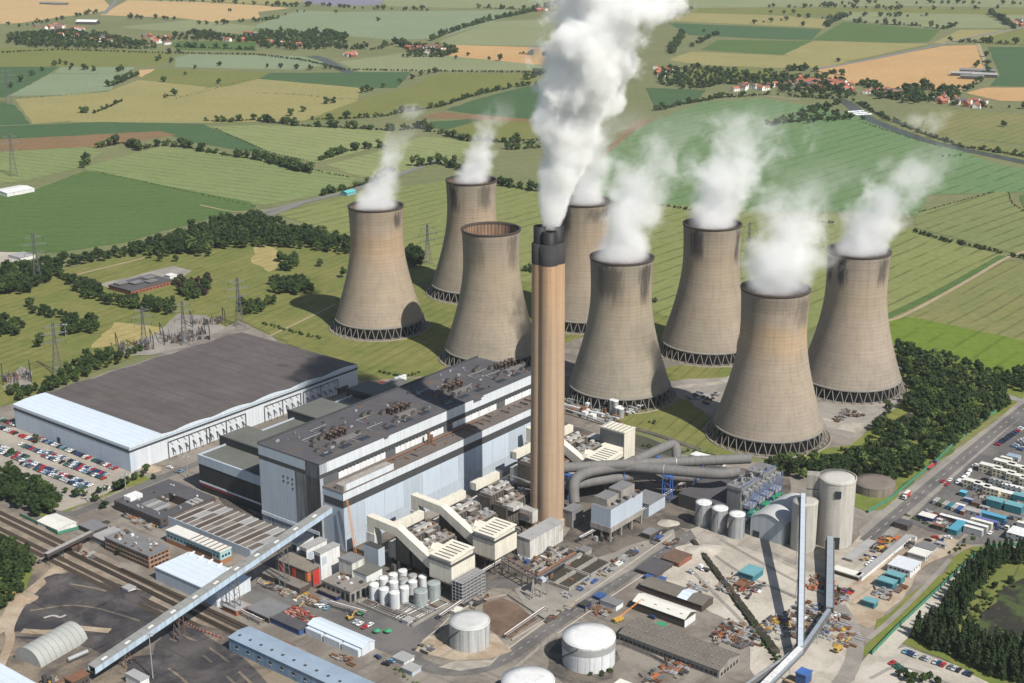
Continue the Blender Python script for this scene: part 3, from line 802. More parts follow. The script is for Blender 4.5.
gs('substation_yard', [(112, 356), (160, 332), (178, 314), (205, 316), (228, 330), (196, 346), (150, 356)], 'oldtar')
gs('substation_yard', [(2, 388), (20, 366), (34, 372), (26, 392)], 'oldtar')
gs('works_yard', [(-60, 252), (22, 252), (36, 256), (20, 262), (-60, 268)], 'sand')
strip('footpath', [(75, 275), (105, 268), (145, 258)], 3.5, track_m)
strip('footpath', [(262, 340), (300, 322), (345, 300), (372, 290)], 2.5, track_m)
gs('grass_ground', [(300, 335), (340, 300), (460, 265), (560, 290), (640, 305), (690, 330), (660, 385), (560, 392), (460, 378), (400, 385), (345, 372)], 'golf')
gs('works_yard', [(560, 345), (600, 330), (650, 350), (800, 380), (905, 395), (885, 420), (862, 445), (800, 470), (700, 440), (640, 420), (560, 400)], 'apron')
gs('grass_ground', [(655, 372), (700, 360), (745, 372), (735, 378), (700, 380), (668, 382)], 'golf')
gs('works_yard', [(660, 382), (700, 379), (735, 378), (728, 400), (716, 420), (690, 405), (668, 395)], 'oldtar')
gs('grass_ground', [(640, 400), (662, 392), (690, 402), (712, 420), (700, 430), (660, 412)], 'golf')
strip('works_road', [(655, 392), (690, 386), (720, 384), (738, 374)], 7, GM['concrete'])
gs('grass_ground', [(600, 420), (632, 402), (660, 405), (690, 425), (745, 452), (735, 462), (700, 452), (640, 430)], 'golf')
gs('works_yard', [(-60, 425), (16, 404), (190, 345), (240, 322), (362, 382), (400, 378), (460, 372), (560, 400), (625, 424), (640, 450), (740, 462), (790, 470), (850, 490), (880, 508), (940, 452), (1024, 396), (1080, 372), (1080, 740), (-80, 740)], 'apron')
gs('grass_ground', [(362, 384), (400, 380), (446, 376), (430, 388), (380, 400), (356, 398)], 'golf')
strip('canal_bank', [(632, 428), (660, 436), (700, 450)], 5, GM['apron_dark'])
sheet('canal', [(632, 434), (650, 438), (685, 452), (672, 459), (655, 456), (634, 446)], wmat)
gs('grass_ground', [(632, 447), (655, 458), (650, 464), (630, 466)], 'golf')
gs('wood_floor', [(888, 343), (960, 362), (1000, 376), (1040, 392), (1012, 412), (962, 446), (884, 506), (846, 490), (790, 472), (800, 455), (850, 445), (880, 418), (908, 392)], 'verge')
gs('works_yard', [(812, 405), (850, 402), (905, 396), (900, 408), (872, 420), (866, 434), (850, 440), (828, 432), (818, 420)], 'oldtar')
gs('concrete_yard', [(822, 418), (846, 423), (872, 424), (858, 434), (840, 430), (828, 428)], 'concrete')
sheet('wood_pond', [(896, 422), (900, 416), (908, 413), (914, 416), (912, 423), (904, 426)], wmat)
gs('car_park', [(-60, 432), (15, 428), (134, 474), (120, 492), (62, 512), (-60, 478)], 'carpark')
gs('grass_ground', [(-60, 500), (0, 497), (50, 520), (70, 512), (110, 495), (150, 480), (140, 474), (120, 490), (60, 512), (0, 490), (-60, 478)], 'verge')
strip('works_road', [(-40, 480), (60, 520), (100, 505), (160, 478), (250, 445), (340, 405), (372, 392)], 8, GM['tarmac'])
strip('country_road', [(268, 216), (300, 204)], 11, lane_m)
gs('railway_ballast', [(-60, 490), (0, 508), (70, 538), (150, 585), (225, 622), (290, 645), (400, 705), (320, 715), (225, 650), (150, 612), (90, 585), (20, 560), (-60, 528)], 'ballast')
gs('coal_ground', [(-80, 600), (-20, 560), (30, 560), (100, 580), (165, 612), (250, 640), (300, 680), (330, 740), (-80, 740)], 'coaledge')
gs('coal_ground', [(6, 624), (38, 588), (66, 574), (105, 582), (160, 606), (168, 620), (130, 646), (100, 655), (60, 636), (10, 632)], 'coal')
gs('coal_ground', [(160, 625), (200, 630), (250, 662), (280, 700), (120, 740), (135, 690), (150, 655)], 'coal')
gs('coal_ground', [(100, 655), (130, 646), (168, 622), (150, 655), (130, 690), (60, 700)], 'coaledge')
gs('dirt_bank', [(-10, 640), (12, 600), (54, 566), (64, 572), (30, 596), (8, 630)], 'sand2')
gs('wood_floor', [(-60, 528), (20, 555), (34, 570), (28, 590), (0, 612), (-60, 640)], 'verge')
gs('works_yard', [(205, 470), (262, 520), (340, 560), (380, 520), (560, 540), (600, 500), (660, 520), (690, 535), (560, 600), (520, 590), (470, 590), (420, 560), (340, 600), (250, 560)], 'apron_dark')
gs('works_yard', [(540, 470), (560, 420), (640, 450), (740, 470), (790, 480), (780, 520), (690, 530), (640, 520), (560, 520)], 'apron_dark')
gs('asphalt_yard', [(240, 600), (262, 580), (300, 600), (345, 600), (400, 610), (440, 632), (420, 660), (390, 655), (330, 630), (300, 622)], 'tarmac')
strip('works_road', [(300, 608), (350, 600), (385, 585)], 8, GM['tarmac'])
strip('works_road', [(370, 640), (405, 655), (425, 668), (460, 674), (500, 664), (536, 638), (600, 594), (690, 534), (720, 526)], 9.5, GM['tarmac'])
strip('works_road', [(405, 652), (425, 628), (450, 607), (480, 590), (505, 580), (535, 600), (552, 622)], 8.5, GM['tarmac'])
gs('concrete_yard', [(415, 652), (424, 640), (432, 636), (470, 652), (508, 646), (512, 652), (490, 660), (455, 662)], 'sand2')
gs('concrete_yard', [(438, 668), (455, 662), (492, 661), (500, 656), (490, 667), (460, 672)], 'concrete')
gs('bund_floor', [(483, 603), (505, 598), (540, 622), (510, 640), (487, 628)], 'bund')
gs('bund_floor', [(432, 640), (448, 628), (492, 636), (505, 646), (470, 655), (445, 652)], 'sand2')
gs('bund_floor', [(548, 652), (560, 640), (612, 640), (620, 660), (612, 678), (570, 690), (545, 672)], 'apron_dark')
gs('works_yard', [(515, 590), (560, 570), (640, 545), (672, 530), (678, 540), (600, 590), (545, 625)], 'oldtar')
gs('stone_yard', [(676, 548), (700, 538), (760, 545), (850, 560), (872, 548), (900, 560), (880, 590), (856, 610), (846, 640), (862, 740), (760, 740), (752, 670), (742, 632), (700, 605), (660, 588)], 'sand')
gs('concrete_yard', [(690, 530), (720, 520), (800, 550), (850, 548), (880, 512), (900, 520), (850, 575), (800, 572), (745, 548), (700, 545)], 'concrete')
gs('earth_yard', [(845, 590), (900, 545), (945, 535), (975, 548), (930, 560), (900, 600), (870, 628), (846, 620)], 'sand2')
gs('asphalt_yard', [(905, 522), (960, 470), (1024, 412), (1080, 385), (1080, 470), (990, 500), (960, 540), (930, 532)], 'tarmac')
gs('asphalt_yard', [(955, 545), (985, 525), (1080, 500), (1080, 540), (1000, 545)], 'tarmac')
gs('verge_grass', [(862, 655), (880, 622), (930, 580), (968, 548), (1000, 542), (1015, 546), (985, 552), (940, 592), (890, 640), (874, 658)], 'verge')
strip('footpath', [(868, 640), (890, 622), (925, 588), (950, 560)], 3.2, GM['oldtar'])
gs('verge_grass', [(950, 448), (1000, 416), (1012, 412), (962, 446), (890, 498), (884, 506), (876, 512)], 'rich')
gs('verge_grass', [(949, 450), (990, 416), (1004, 416), (964, 446)], 'hay')
gs('verge_grass', [(840, 500), (855, 495), (900, 494), (890, 510), (866, 512)], 'verge')
gs('main_road', [(858, 532), (900, 496), (950, 456), (1000, 418), (1030, 392), (1080, 355), (1080, 372), (1030, 410), (985, 450), (930, 500), (890, 540), (866, 548)], 'oldtar')
strip('main_road', [(866, 542), (905, 508), (950, 470), (1010, 420), (1060, 382)], 9, GM['tarmac'])
strip('country_road', [(890, 365), (915, 372), (945, 380)], 6, lane_m)
strip('main_road', [(985, 388), (1010, 398), (1040, 408)], 8, GM['oldtar'])
strip('works_road', [(1080, 535), (1010, 548), (985, 556), (950, 588), (905, 630), (880, 655), (868, 668), (862, 690)], 10, GM['sand'])
gs('car_park', [(868, 664), (890, 652), (905, 648), (960, 668), (1010, 690), (1000, 740), (850, 740)], 'sand')
strip('works_road', [(800, 740), (838, 690), (856, 660), (854, 630), (838, 606)], 9, GM['oldtar'])
gs('wood_floor', [(905, 645), (930, 620), (975, 568), (990, 552), (1080, 545), (1080, 740), (1010, 692), (960, 668)], 'verge')
gs('grass_ground', [(950, 640), (985, 572), (1010, 566), (1080, 575), (1080, 660), (1024, 665), (975, 650)], 'golf')
gs('marsh', [(970, 640), (1000, 596), (1024, 580), (1080, 575), (1080, 665), (1024, 655)], 'marsh')
# painted road markings: dashes on the main roads
line_m = mat('road paint', (.40, .38, .35), .8, .25, .5)
def dashes(px, n, ln, w, off=0.0):
    P = [G(x, y) for x, y in px]
    mb = MB()
    seg = [(P[i], P[i + 1]) for i in range(len(P) - 1)]
    tot = sum((b - a).length for a, b in seg)
    for k in range(n):
        s_ = tot * (k + .5) / n
        for a, b in seg:
            L = (b - a).length
            if s_ <= L:
                d = (b - a).normalized()
                q = a + d * s_
                nrm = Vector((-d.y, d.x, 0))
                q += nrm * off
                mb.add([q - d * ln / 2 - nrm * w / 2, q + d * ln / 2 - nrm * w / 2, q + d * ln / 2 + nrm * w / 2, q - d * ln / 2 + nrm * w / 2], [(0, 1, 2, 3)], line_m)
                break
            s_ -= L
    tag(mb.build('road_marking', None, (0, 0, _z[0] + .02)), kind='structure')
dashes([(866, 542), (905, 508), (950, 470), (1010, 420), (1060, 382)], 30, 5, .45)
dashes([(500, 664), (536, 638), (600, 594), (690, 534)], 26, 3, .3)
# kerbs of the works road
kerb_m = mat('kerb stone', (.40, .37, .32), .9, .2, .4)
def kerb(px, w=.45, h=.14, name='kerb'):
    P = [G(x, y) for x, y in px]
    mb = MB()
    for a, b in zip(P, P[1:]):
        d = b - a
        mb.box(0, d.length, -w / 2, w / 2, 0, _z[0] + h, kerb_m, math.atan2(d.y, d.x), (a.x, a.y, 0))
    tag(mb.build(name), kind='structure')
kerb([(508, 650), (540, 626), (604, 583), (672, 535)])
kerb([(538, 648), (610, 598), (692, 544)])
kerb([(425, 640), (438, 630), (450, 618), (484, 597)])
# railway: sleepers and rails
ZG = _z[0] + .03
rail_m = mat('rusty rail', (.11, .075, .055), .5, .3, .4, metal=.6)
sleeper_m = mat('rail sleeper', (.055, .045, .037), .95, .3, .4)
oily_m = mat('oily ballast', (.085, .066, .050), .95, .35, .3)
def railway(px, lb):
    P = [G(x, y) for x, y in px]
    for a, b in zip(P, P[1:]):
        d = b - a
        rz = math.atan2(d.y, d.x)
        mb = MB()
        for s_ in (-.72, .72):
            mb.box(0, d.length, s_ - .09, s_ + .09, .16, .36, rail_m)
        sl = MB()
        n = int(d.length / 2.2)
        sl.box(0, d.length, -1.7, 1.7, -.12, .02, oily_m)
        for k in range(n): sl.box(k * 2.2, k * 2.2 + .8, -1.35, 1.35, .02, .15, sleeper_m)
        t = thing('railway_track', lb, 'railway track', (a.x, a.y, _z[0] + .14), rz, 'railway tracks')
        mb.build('rail', t)
        tag(sl.build('sleeper', t), kind='stuff')
for a, b, lb in (((-30, 499), (335, 675), 'rail line running nearest the brick office and white store'), ((-30, 505), (320, 676), 'second rail line from the brick office'), ((-30, 515), (200, 628), 'rail line second nearest the coal ground'), ((-30, 521), (185, 628), 'rail line running nearest the coal ground'), ((120, 570), (330, 667), 'short siding that starts below the brick office'), ((60, 548), (300, 668), 'siding that starts at the footbridge')):
    railway([a, b], lb)
# ================================================================== BIG BUILDINGS
white_m = mat('white sheeting', (.57, .605, .64), .6, .10, .08, streak=.13, ribs=(3.0, .06, E2))
paleblue_shade_m = mat('pale blue and shaded sheeting', (.47, .535, .61), .6, .10, .08, streak=.08, ribs=(3.0, .06, E1))
bluewall_m = mat('light blue cladding', (.40, .455, .515), .65, .12, .07, streak=.10)
whiteroof_m = mat('white metal roof', (.54, .61, .67), .5, .10, .1, ribs=(5.0, .08, E2))
darkband_m = mat('dark band', (.055, .057, .06), .7, .3, .2)
felt_m = mat('dark felt roof', (.098, .086, .082), .9, .45, .035, dirt=.3, ribs=(11.0, .12, E2))
felt2_m = mat('charcoal roof', (.078, .075, .082), .9, .40, .05, dirt=.3)
feltpatch_m = mat('paler felt patch', (.095, .085, .078), .9, .35, .06)
feltlt_m = mat('grey green roof', (.115, .118, .105), .9, .30, .05, dirt=.3)
brownroof_m = mat('brown ledge roof', (.125, .105, .095), .9, .35, .06, dirt=.3)
window_m = mat('dark glass', (.022, .027, .034), .25, .3, .3, spec=.5)
rust_m = mat('rusty steel', (.17, .085, .05), .8, .5, .4)
steel_m = mat('grey steelwork', (.16, .16, .165), .6, .4, .4, metal=.3)
dsteel_m = mat('dark steelwork', (.05, .048, .046), .7, .4, .4)
galv_m = mat('galvanised steel', (.36, .37, .38), .5, .3, .3, metal=.3)
concw_m = mat('weathered concrete wall', (.30, .28, .25), .9, .3, .15, streak=.3)
sootwall_m = mat('sooty metal wall', (.35, .385, .42), .7, .3, .05, streak=.38, dirt=.35)
def corners(N, Rr, Lf, h):
    n, r, l = G(*N, h), G(*Rr, h), G(*Lf, h)
    return Vector((n.x, n.y, 0)), abs((l - n).dot(-E1)), abs((r - n).dot(E2))
def site(name, label, cat, N, Rr, Lf, h, group=None):
    """a building whose roof corners (near, right, left in the photograph) lie at height h. In its own space the near
    corner is the origin: it fills x -w..0 (to the left) and y 0..l (away to the right)"""
    loc, w, l = corners(N, Rr, Lf, h)
    return thing(name, label, cat, loc, AX, group), w, l
def pieces(name, root, mesh, spots, rz=0.0):
    for s_ in spots: link(name, mesh, root, s_, rz if not isinstance(rz, (list, tuple)) else 0)
def win_mesh(w, h, face, m=None, frame=None, d=.12):
    mb = MB()
    if face == 'S':
        mb.box(-w / 2, w / 2, -d, .05, 0, h, m or window_m)
        if frame: mb.box(-w / 2 - .15, w / 2 + .15, -d - .1, .05, -.25, 0, frame)
    else:
        mb.box(-.05, d, -w / 2, w / 2, 0, h, m or window_m)
        if frame: mb.box(-.05, d + .1, -w / 2 - .15, w / 2 + .15, -.25, 0, frame)
    return mb.mesh('window')
def windows(root, face, u0, u1, n, z, w, h, m=None, frame=None, name='window', depth=0.0):
    me = win_mesh(w, h, face, m, frame)
    for k in range(n):
        u = u0 + (u1 - u0) * (k + .5) / n
        link(name, me, root, (-u, -depth, z) if face == 'S' else (depth, u, z))
# ---- the great white shed
t, w, l = site('white_shed', 'huge white shed with dark flat roof beside the full car park', 'shed', (129, 447), (353, 363), (16, 401), 19.5)
w *= .97
SW, SL_ = w, l
h = 19.5
MB().box(-w, 0, 0, l, 0, h - .6, paleblue_shade_m).build('wall', t)  # bluish, duller shade of the front face is put into its colour
mb = MB()
nb, f0 = 6, .135
for k in range(40):                                         # long low barrel vaults side by side, so the long edges wave
    y0, y1 = l * k / 40, l * (k + 1) / 40
    za, zb = (abs(math.sin(math.pi * (y0 / l * nb))) * 1.6, abs(math.sin(math.pi * (y1 / l * nb))) * 1.6)
    m = whiteroof_m if y1 <= l * f0 + 1 else felt_m
    mb.add([(-w - .4, y0, h + za), (.4, y0, h + za), (.4, y1, h + zb), (-w - .4, y1, h + zb), (.4, y0, h - .8), (.4, y1, h - .8), (-w - .4, y0, h - .8), (-w - .4, y1, h - .8)], [(0, 1, 2, 3)], m)
    mb.add([(.42, y0, h + za + .02), (.42, y1, h + zb + .02), (.42, y1, h - 1.4), (.42, y0, h - 1.4), (-w - .42, y0, h + za + .02), (-w - .42, y1, h + zb + .02), (-w - .42, y1, h - 1.4), (-w - .42, y0, h - 1.4)], [(0, 3, 2, 1), (4, 5, 6, 7)], whiteroof_m)
mb.add([(-w - .4, -.4, h), (.4, -.4, h), (.4, -.4, h - 2), (-w - .4, -.4, h - 2), (.4, l, h), (-w - .4, l, h), (-w - .4, l, h - 2), (.4, l, h - 2), (-w - .4, 0, h), (.4, 0, h)], [(0, 3, 2, 1), (4, 7, 6, 5), (0, 1, 9, 8)], whiteroof_m)
mb.build('roof', t)
MB().box(-w - .25, .25, -.25, l + .25, h - 4.4, h - 2.9, darkband_m).build('band', t)
MB().box(-.1, .18, l * .02, l - .02, 0, h - 4.4, white_m).build('side_wall', t)
mb = MB()
for k in range(18):                                         # felt repairs on the roof
    x, y = -w * rnd.uniform(.08, .9), l * rnd.uniform(.18, .9)
    q = y / l * nb
    z_ = h + abs(math.sin(math.pi * q)) * 1.6
    if abs(q - round(q)) > .12:
        z2 = h + abs(math.sin(math.pi * (q + 5.5 * nb / l))) * 1.6
        dx = rnd.uniform(8, 40)
        mb.add([(x, y, z_ + .10), (min(x + dx, -1), y, z_ + .10), (min(x + dx, -1), y + 5.5, z2 + .10), (x, y + 5.5, z2 + .10)], [(0, 1, 2, 3)], feltpatch_m)
tag(mb.build('roof_patch', t), kind='stuff')
MB().box(-w * .62, -w * .60 + 1, -.2, .1, 0, 6, darkband_m).build('door', t)
fr = MB()
for u in (0, 19, 38):                                       # black portal of transformer connections on the long side
    fr.bar((.9, u, 0), (.9, u, 13), .5, dsteel_m)
fr.bar((.9, 0, 13), (.9, 38, 13), .5, dsteel_m)
for u in (4, 10, 16, 23, 29, 35):
    fr.bar((.5, u, 7), (3.4, u, 5), .9, dsteel_m)
    fr.bar((1.2, u - 1, 8), (1.2, u + 1.2, 4.8), .45, dsteel_m)
    fr.bar((3.4, u, 5), (3.6, u, 0), .35, dsteel_m)
    fr.bar((.6, u - 2, 12.6), (.6, u + .5, 9.5), .25, dsteel_m)
fme = fr.mesh('connection_frame')
for y in (l * .145, l * .30, l * .55, l * .73): link('connection_frame', fme, t, (0, y, 0))
MB().box(.2, 1.6, l * .90, l * .945, 0, 5, darkband_m).build('shutter_door', t)
# ---- boiler house
t, w, l = site('boiler_house', 'long tall pale blue boiler house with dark roof and stacked brown vents', 'power station', (319, 464.5), (532, 371.5), (260, 443), 55)
BH, BW, BL, B_LOC = 55.0, w, l, t.location.copy()
MB().box(-w, 0, 0, l, 0, BH - .4, sootwall_m).build('wall', t)
roof_ = MB().box(-w - .3, .3, -.3, l + .3, BH - .4, BH + .25, felt2_m).build('roof', t)
MB().box(-w - .35, -w + .35, -.3, l + .3, BH + .25, BH + 1.5, darkband_m).build('parapet', t)
MB().box(-.1, .22, 6, l, BH - 7.2, BH - .42, white_m).build('upper_cladding', t)
MB().box(-w, -w * .222, -.22, .1, BH - 7.0, BH - .42, bluewall_m).build('end_cladding', t)
MB().box(-w + .02, .12, -.16, l, BH - 9.8, BH - 7.2, darkband_m).build('band', t)
for x0, x1 in ((-w + .1, -w * .56), (-w * .55, -w * .22)): 
    MB().box(x0, x1, -.14, .1, 9.0, BH - 10.1, bluewall_m).build('wall_panel', t)
soot1_m, soot2_m = mat('half sooted wall', (.19, .205, .215), .75, .4, .06, streak=.55, dirt=.4), mat('black sooted wall', (.075, .078, .08), .8, .4, .06, streak=.5, dirt=.4)
MB().box(-w * .40, -w * .22, -.18, .1, 9.0, BH - 10.1, soot1_m).build('wall_panel', t)
MB().box(-w * .215, .05, -.2, .1, 2.0, BH - 10.1, soot2_m).build('wall_panel', t)
MB().box(-w * .22, .1, -.26, .1, BH - 9.7, BH - .5, mat('sooty end cladding', (.13, .14, .15), .75, .4, .06, streak=.5, dirt=.3)).build('end_cladding', t)
MB().box(-w, -2, -.5, .1, 6.5, 8.8, white_m).build('string_band', t)
# dark glazing band with white panels between
MB().box(-.1, .16, 3, l, BH - 14.8, BH - 9.8, mat('grey glazing', (.10, .105, .11), .5, .3, .2)).build('glazing_band', t)
pn = MB().box(0, .25, 0, 4.6, 0, 4.4, mat('white wall panel', (.72, .73, .73), .6, .15, .2, streak=.25)).mesh('wall_panel')
y = 16.0
k = 0
while y < l - 6:
    if k % 12 not in (9, 10): link('wall_panel', pn, t, (.16, y, BH - 14.9))
    y += 4.75
    k += 1
lv = MB().box(0, .45, 0, 1.6, 0, 1.2, darkband_m).mesh('louvre')
y = 16.0
while y < l - 4:
    link('louvre', lv, t, (.16, y, BH - 10.4))
    y += 3.3
for q in range(7): 
    o = MB().box(-.6, .6, -.3, .1, 0, 1.3, darkband_m)
    o.build('vent_hole', t, (-w * .5 - (q % 3) * 4 + 3, 0, BH - 17 - (q // 3) * 3.2))
# roof plant: rows of brown vent stacks, long boxes, pale ducts
vst_m = mat('brown vent metal', (.10, .065, .052), .8, .4, .4)
stk = MB().lathe([(.9, 0), (.9, 4.0), (1.2, 4.1), (1.2, 4.9), (.4, 5.4)], vst_m, 12, cap_top=vst_m).mesh('vent_stack')
bxs = MB().box(-1.4, 1.4, -1.8, 1.8, 0, 2.4, mat('brown plant box', (.105, .093, .085), .8, .4, .3)).box(-1.0, 1.0, -1.2, 1.2, 2.4, 3.0, dsteel_m).mesh('roof_unit')
lng = MB().box(-1.6, 1.6, -9, 9, 0, 2.2, mat('grey roof monitor', (.145, .14, .135), .8, .3, .2)).mesh('roof_monitor')
hat = MB().box(-2.2, 2.2, -4.2, 4.2, 0, .5, darkband_m).box(-1.9, 1.9, -3.9, 3.9, .5, .6, window_m).mesh('roof_hatch')
for blk in range(4):
    y0 = 8 + blk * 58
    for q in range(8): link('vent_stack', stk, roof_, (-w * .40 - (q % 2) * 3.4, y0 + 24 + (q // 2) * 4.4, BH + .2))
    for q in range(7): link('roof_unit', bxs, roof_, (-w * rnd.uniform(.42, .68), y0 + 10 + q * 5.6, BH + .2))
    for q in range(5): link('roof_unit', bxs, roof_, (-w * rnd.uniform(.20, .34), y0 + 6 + q * 9.6, BH - .9))
    link('roof_monitor', lng, roof_, (-w * .28, y0 + 30, BH + .2))
    for q in range(3): link('roof_hatch', hat, roof_, (-w * .14, y0 + 6 + q * 17, BH + .2))
mb = MB()
for q in range(70):
    x, y = -w * rnd.uniform(.1, .92), l * rnd.uniform(.02, .98)
    s1, s2 = rnd.uniform(.3, 1.4), rnd.uniform(.3, 3.5)
    mb.box(x, x + s1, y, y + s2, BH + .2, BH + .25 + rnd.uniform(.3, 1.5), rnd.choice([rust_m, dsteel_m, galv_m, galv_m]))
for q in range(9):
    x, y = -w * rnd.uniform(.15, .85), l * rnd.uniform(.05, .9)
    mb.tube([(x, y, BH + .7), (x, y + rnd.uniform(8, 22), BH + .7)], .22, galv_m, 6)
    mb.tube([(x, y, BH + .7), (x + rnd.uniform(4, 9), y, BH + .7)], .22, galv_m, 6)
tag(mb.build('roof_clutter', t), kind='stuff')
mb = MB()
for q in range(26):
    x, y = -w * rnd.uniform(.05, .9), l * rnd.uniform(.0, .95)
    mb.box(x, x + rnd.uniform(3, 8), y, y + rnd.uniform(2, 16), BH + .2, BH + .27 + .002 * q, feltpatch_m)
tag(mb.build('roof_patch', t), kind='stuff')
# ---- bunker annex along the boiler house
loc = B_LOC + E1 * .35 + E2 * 2
AN, AWD = 40.0, 17.5
t = thing('bunker_bay', 'lower light blue bay with brown roof along the boiler house', 'power station', loc, AX)
l2 = BL - 2
MB().box(0, AWD, 0, l2, 0, AN - .3, bluewall_m).build('wall', t)
MB().box(-.05, AWD + .25, -.25, l2 + .2, AN - .3, AN + .2, brownroof_m).build('roof', t)
MB().box(AWD - .1, AWD + .16, -.16, l2, AN - 5.2, AN - .34, white_m).build('upper_cladding', t)
MB().box(1.0, AWD + .12, -.12, l2, AN - 10.2, AN - 5.4, darkband_m).build('band', t)
for k in range(12):
    MB().box(AWD - .05, AWD + .14, l2 * k / 12 + .2, l2 * (k + 1) / 12 - .2, 12, AN - 10.6, paleblue_shade_m if k % 3 else bluewall_m).build('wall_panel', t)
MB().box(AWD - 7.5, AWD - .6, 1.2, 46, AN + .2, AN + 4.0, concw_m).build('rooftop_gallery', t)
MB().box(AWD - .7, AWD - .35, 3, 46, AN + .4, AN + 4.4, white_m).build('gallery_wall', t)
mb = MB()
mb.tube([(5, 50, AN + 1), (5, 150, AN + 1)], .5, rust_m, 8)
mb.tube([(8, 50, AN + .6), (8, 190, AN + .6)], .3, brownroof_m, 8)
for q in range(26): mb.box(2 + rnd.random() * 12, 3 + rnd.random() * 13, 50 + q * 7, 51 + q * 7, AN + .2, AN + .7 + rnd.random(), rnd.choice([rust_m, brownroof_m, dsteel_m]))
for q in range(2): mb.tube([(6, 92 + 3 * q, AN), (6, 92 + 3 * q, AN + 9 - q * 3)], 1.0, rust_m, 10)
tag(mb.build('roof_pipework', t), kind='stuff')
# ---- turbine hall on the left of the boiler house
TH = 26.0
n_ = G(262, 478.5, TH)
l_ = G(205, 453.5, TH)
tw = abs((l_ - n_).dot(-E1)) + 1
loc = Vector((n_.x, n_.y, 0))
t = thing('turbine_hall', 'dark clad turbine hall with pale parapet and red stripe, left of the boiler house', 'power station', loc, AX)
TL_ = BL - 18
black_m = mat('black ribbed cladding', (.042, .045, .048), .6, .35, .2, streak=.35, ribs=(2.2, .25, E1))
MB().box(-tw, 0, 0, TL_, 0, TH - .5, black_m).build('wall', t)
MB().box(-tw - .3, 0, -.35, 1.0, TH - 5.6, TH + .9, bluewall_m).build('parapet', t)
MB().box(-tw - .35, -tw + .8, 1.0, TL_, TH - 5.6, TH + .9, bluewall_m).build('side_parapet', t)
MB().box(-tw + .5, -.3, 1.0, TL_ - .3, TH - .5, TH + .05, feltlt_m).build('roof', t)
MB().box(-tw - .1, 0, -.28, .1, 6.6, 7.8, white_m).build('sill_band', t)
MB().box(-tw - .1, -tw * .45, -.26, .1, 4.6, 6.5, mat('dark red band', (.20, .03, .045), .6, .2, .3)).build('red_stripe', t)
for y0, y1, zt in ((24, 50, TH + 5), (88, 122, TH + 5), (148, 172, TH + 4.5)):
    MB().box(-tw - 6, -.2, y0, y1, TH - 8, zt, black_m, top=feltlt_m).build('roof_block', t)
    MB().box(-tw - 6.2, -.1, y0 - .2, y0 + .9, zt, zt + .8, darkband_m).build('coping', t)
MB().box(-tw * .18, -.3, 1, TL_ - .5, TH, TH + 3.2, black_m, top=felt2_m).build('roof_step', t)
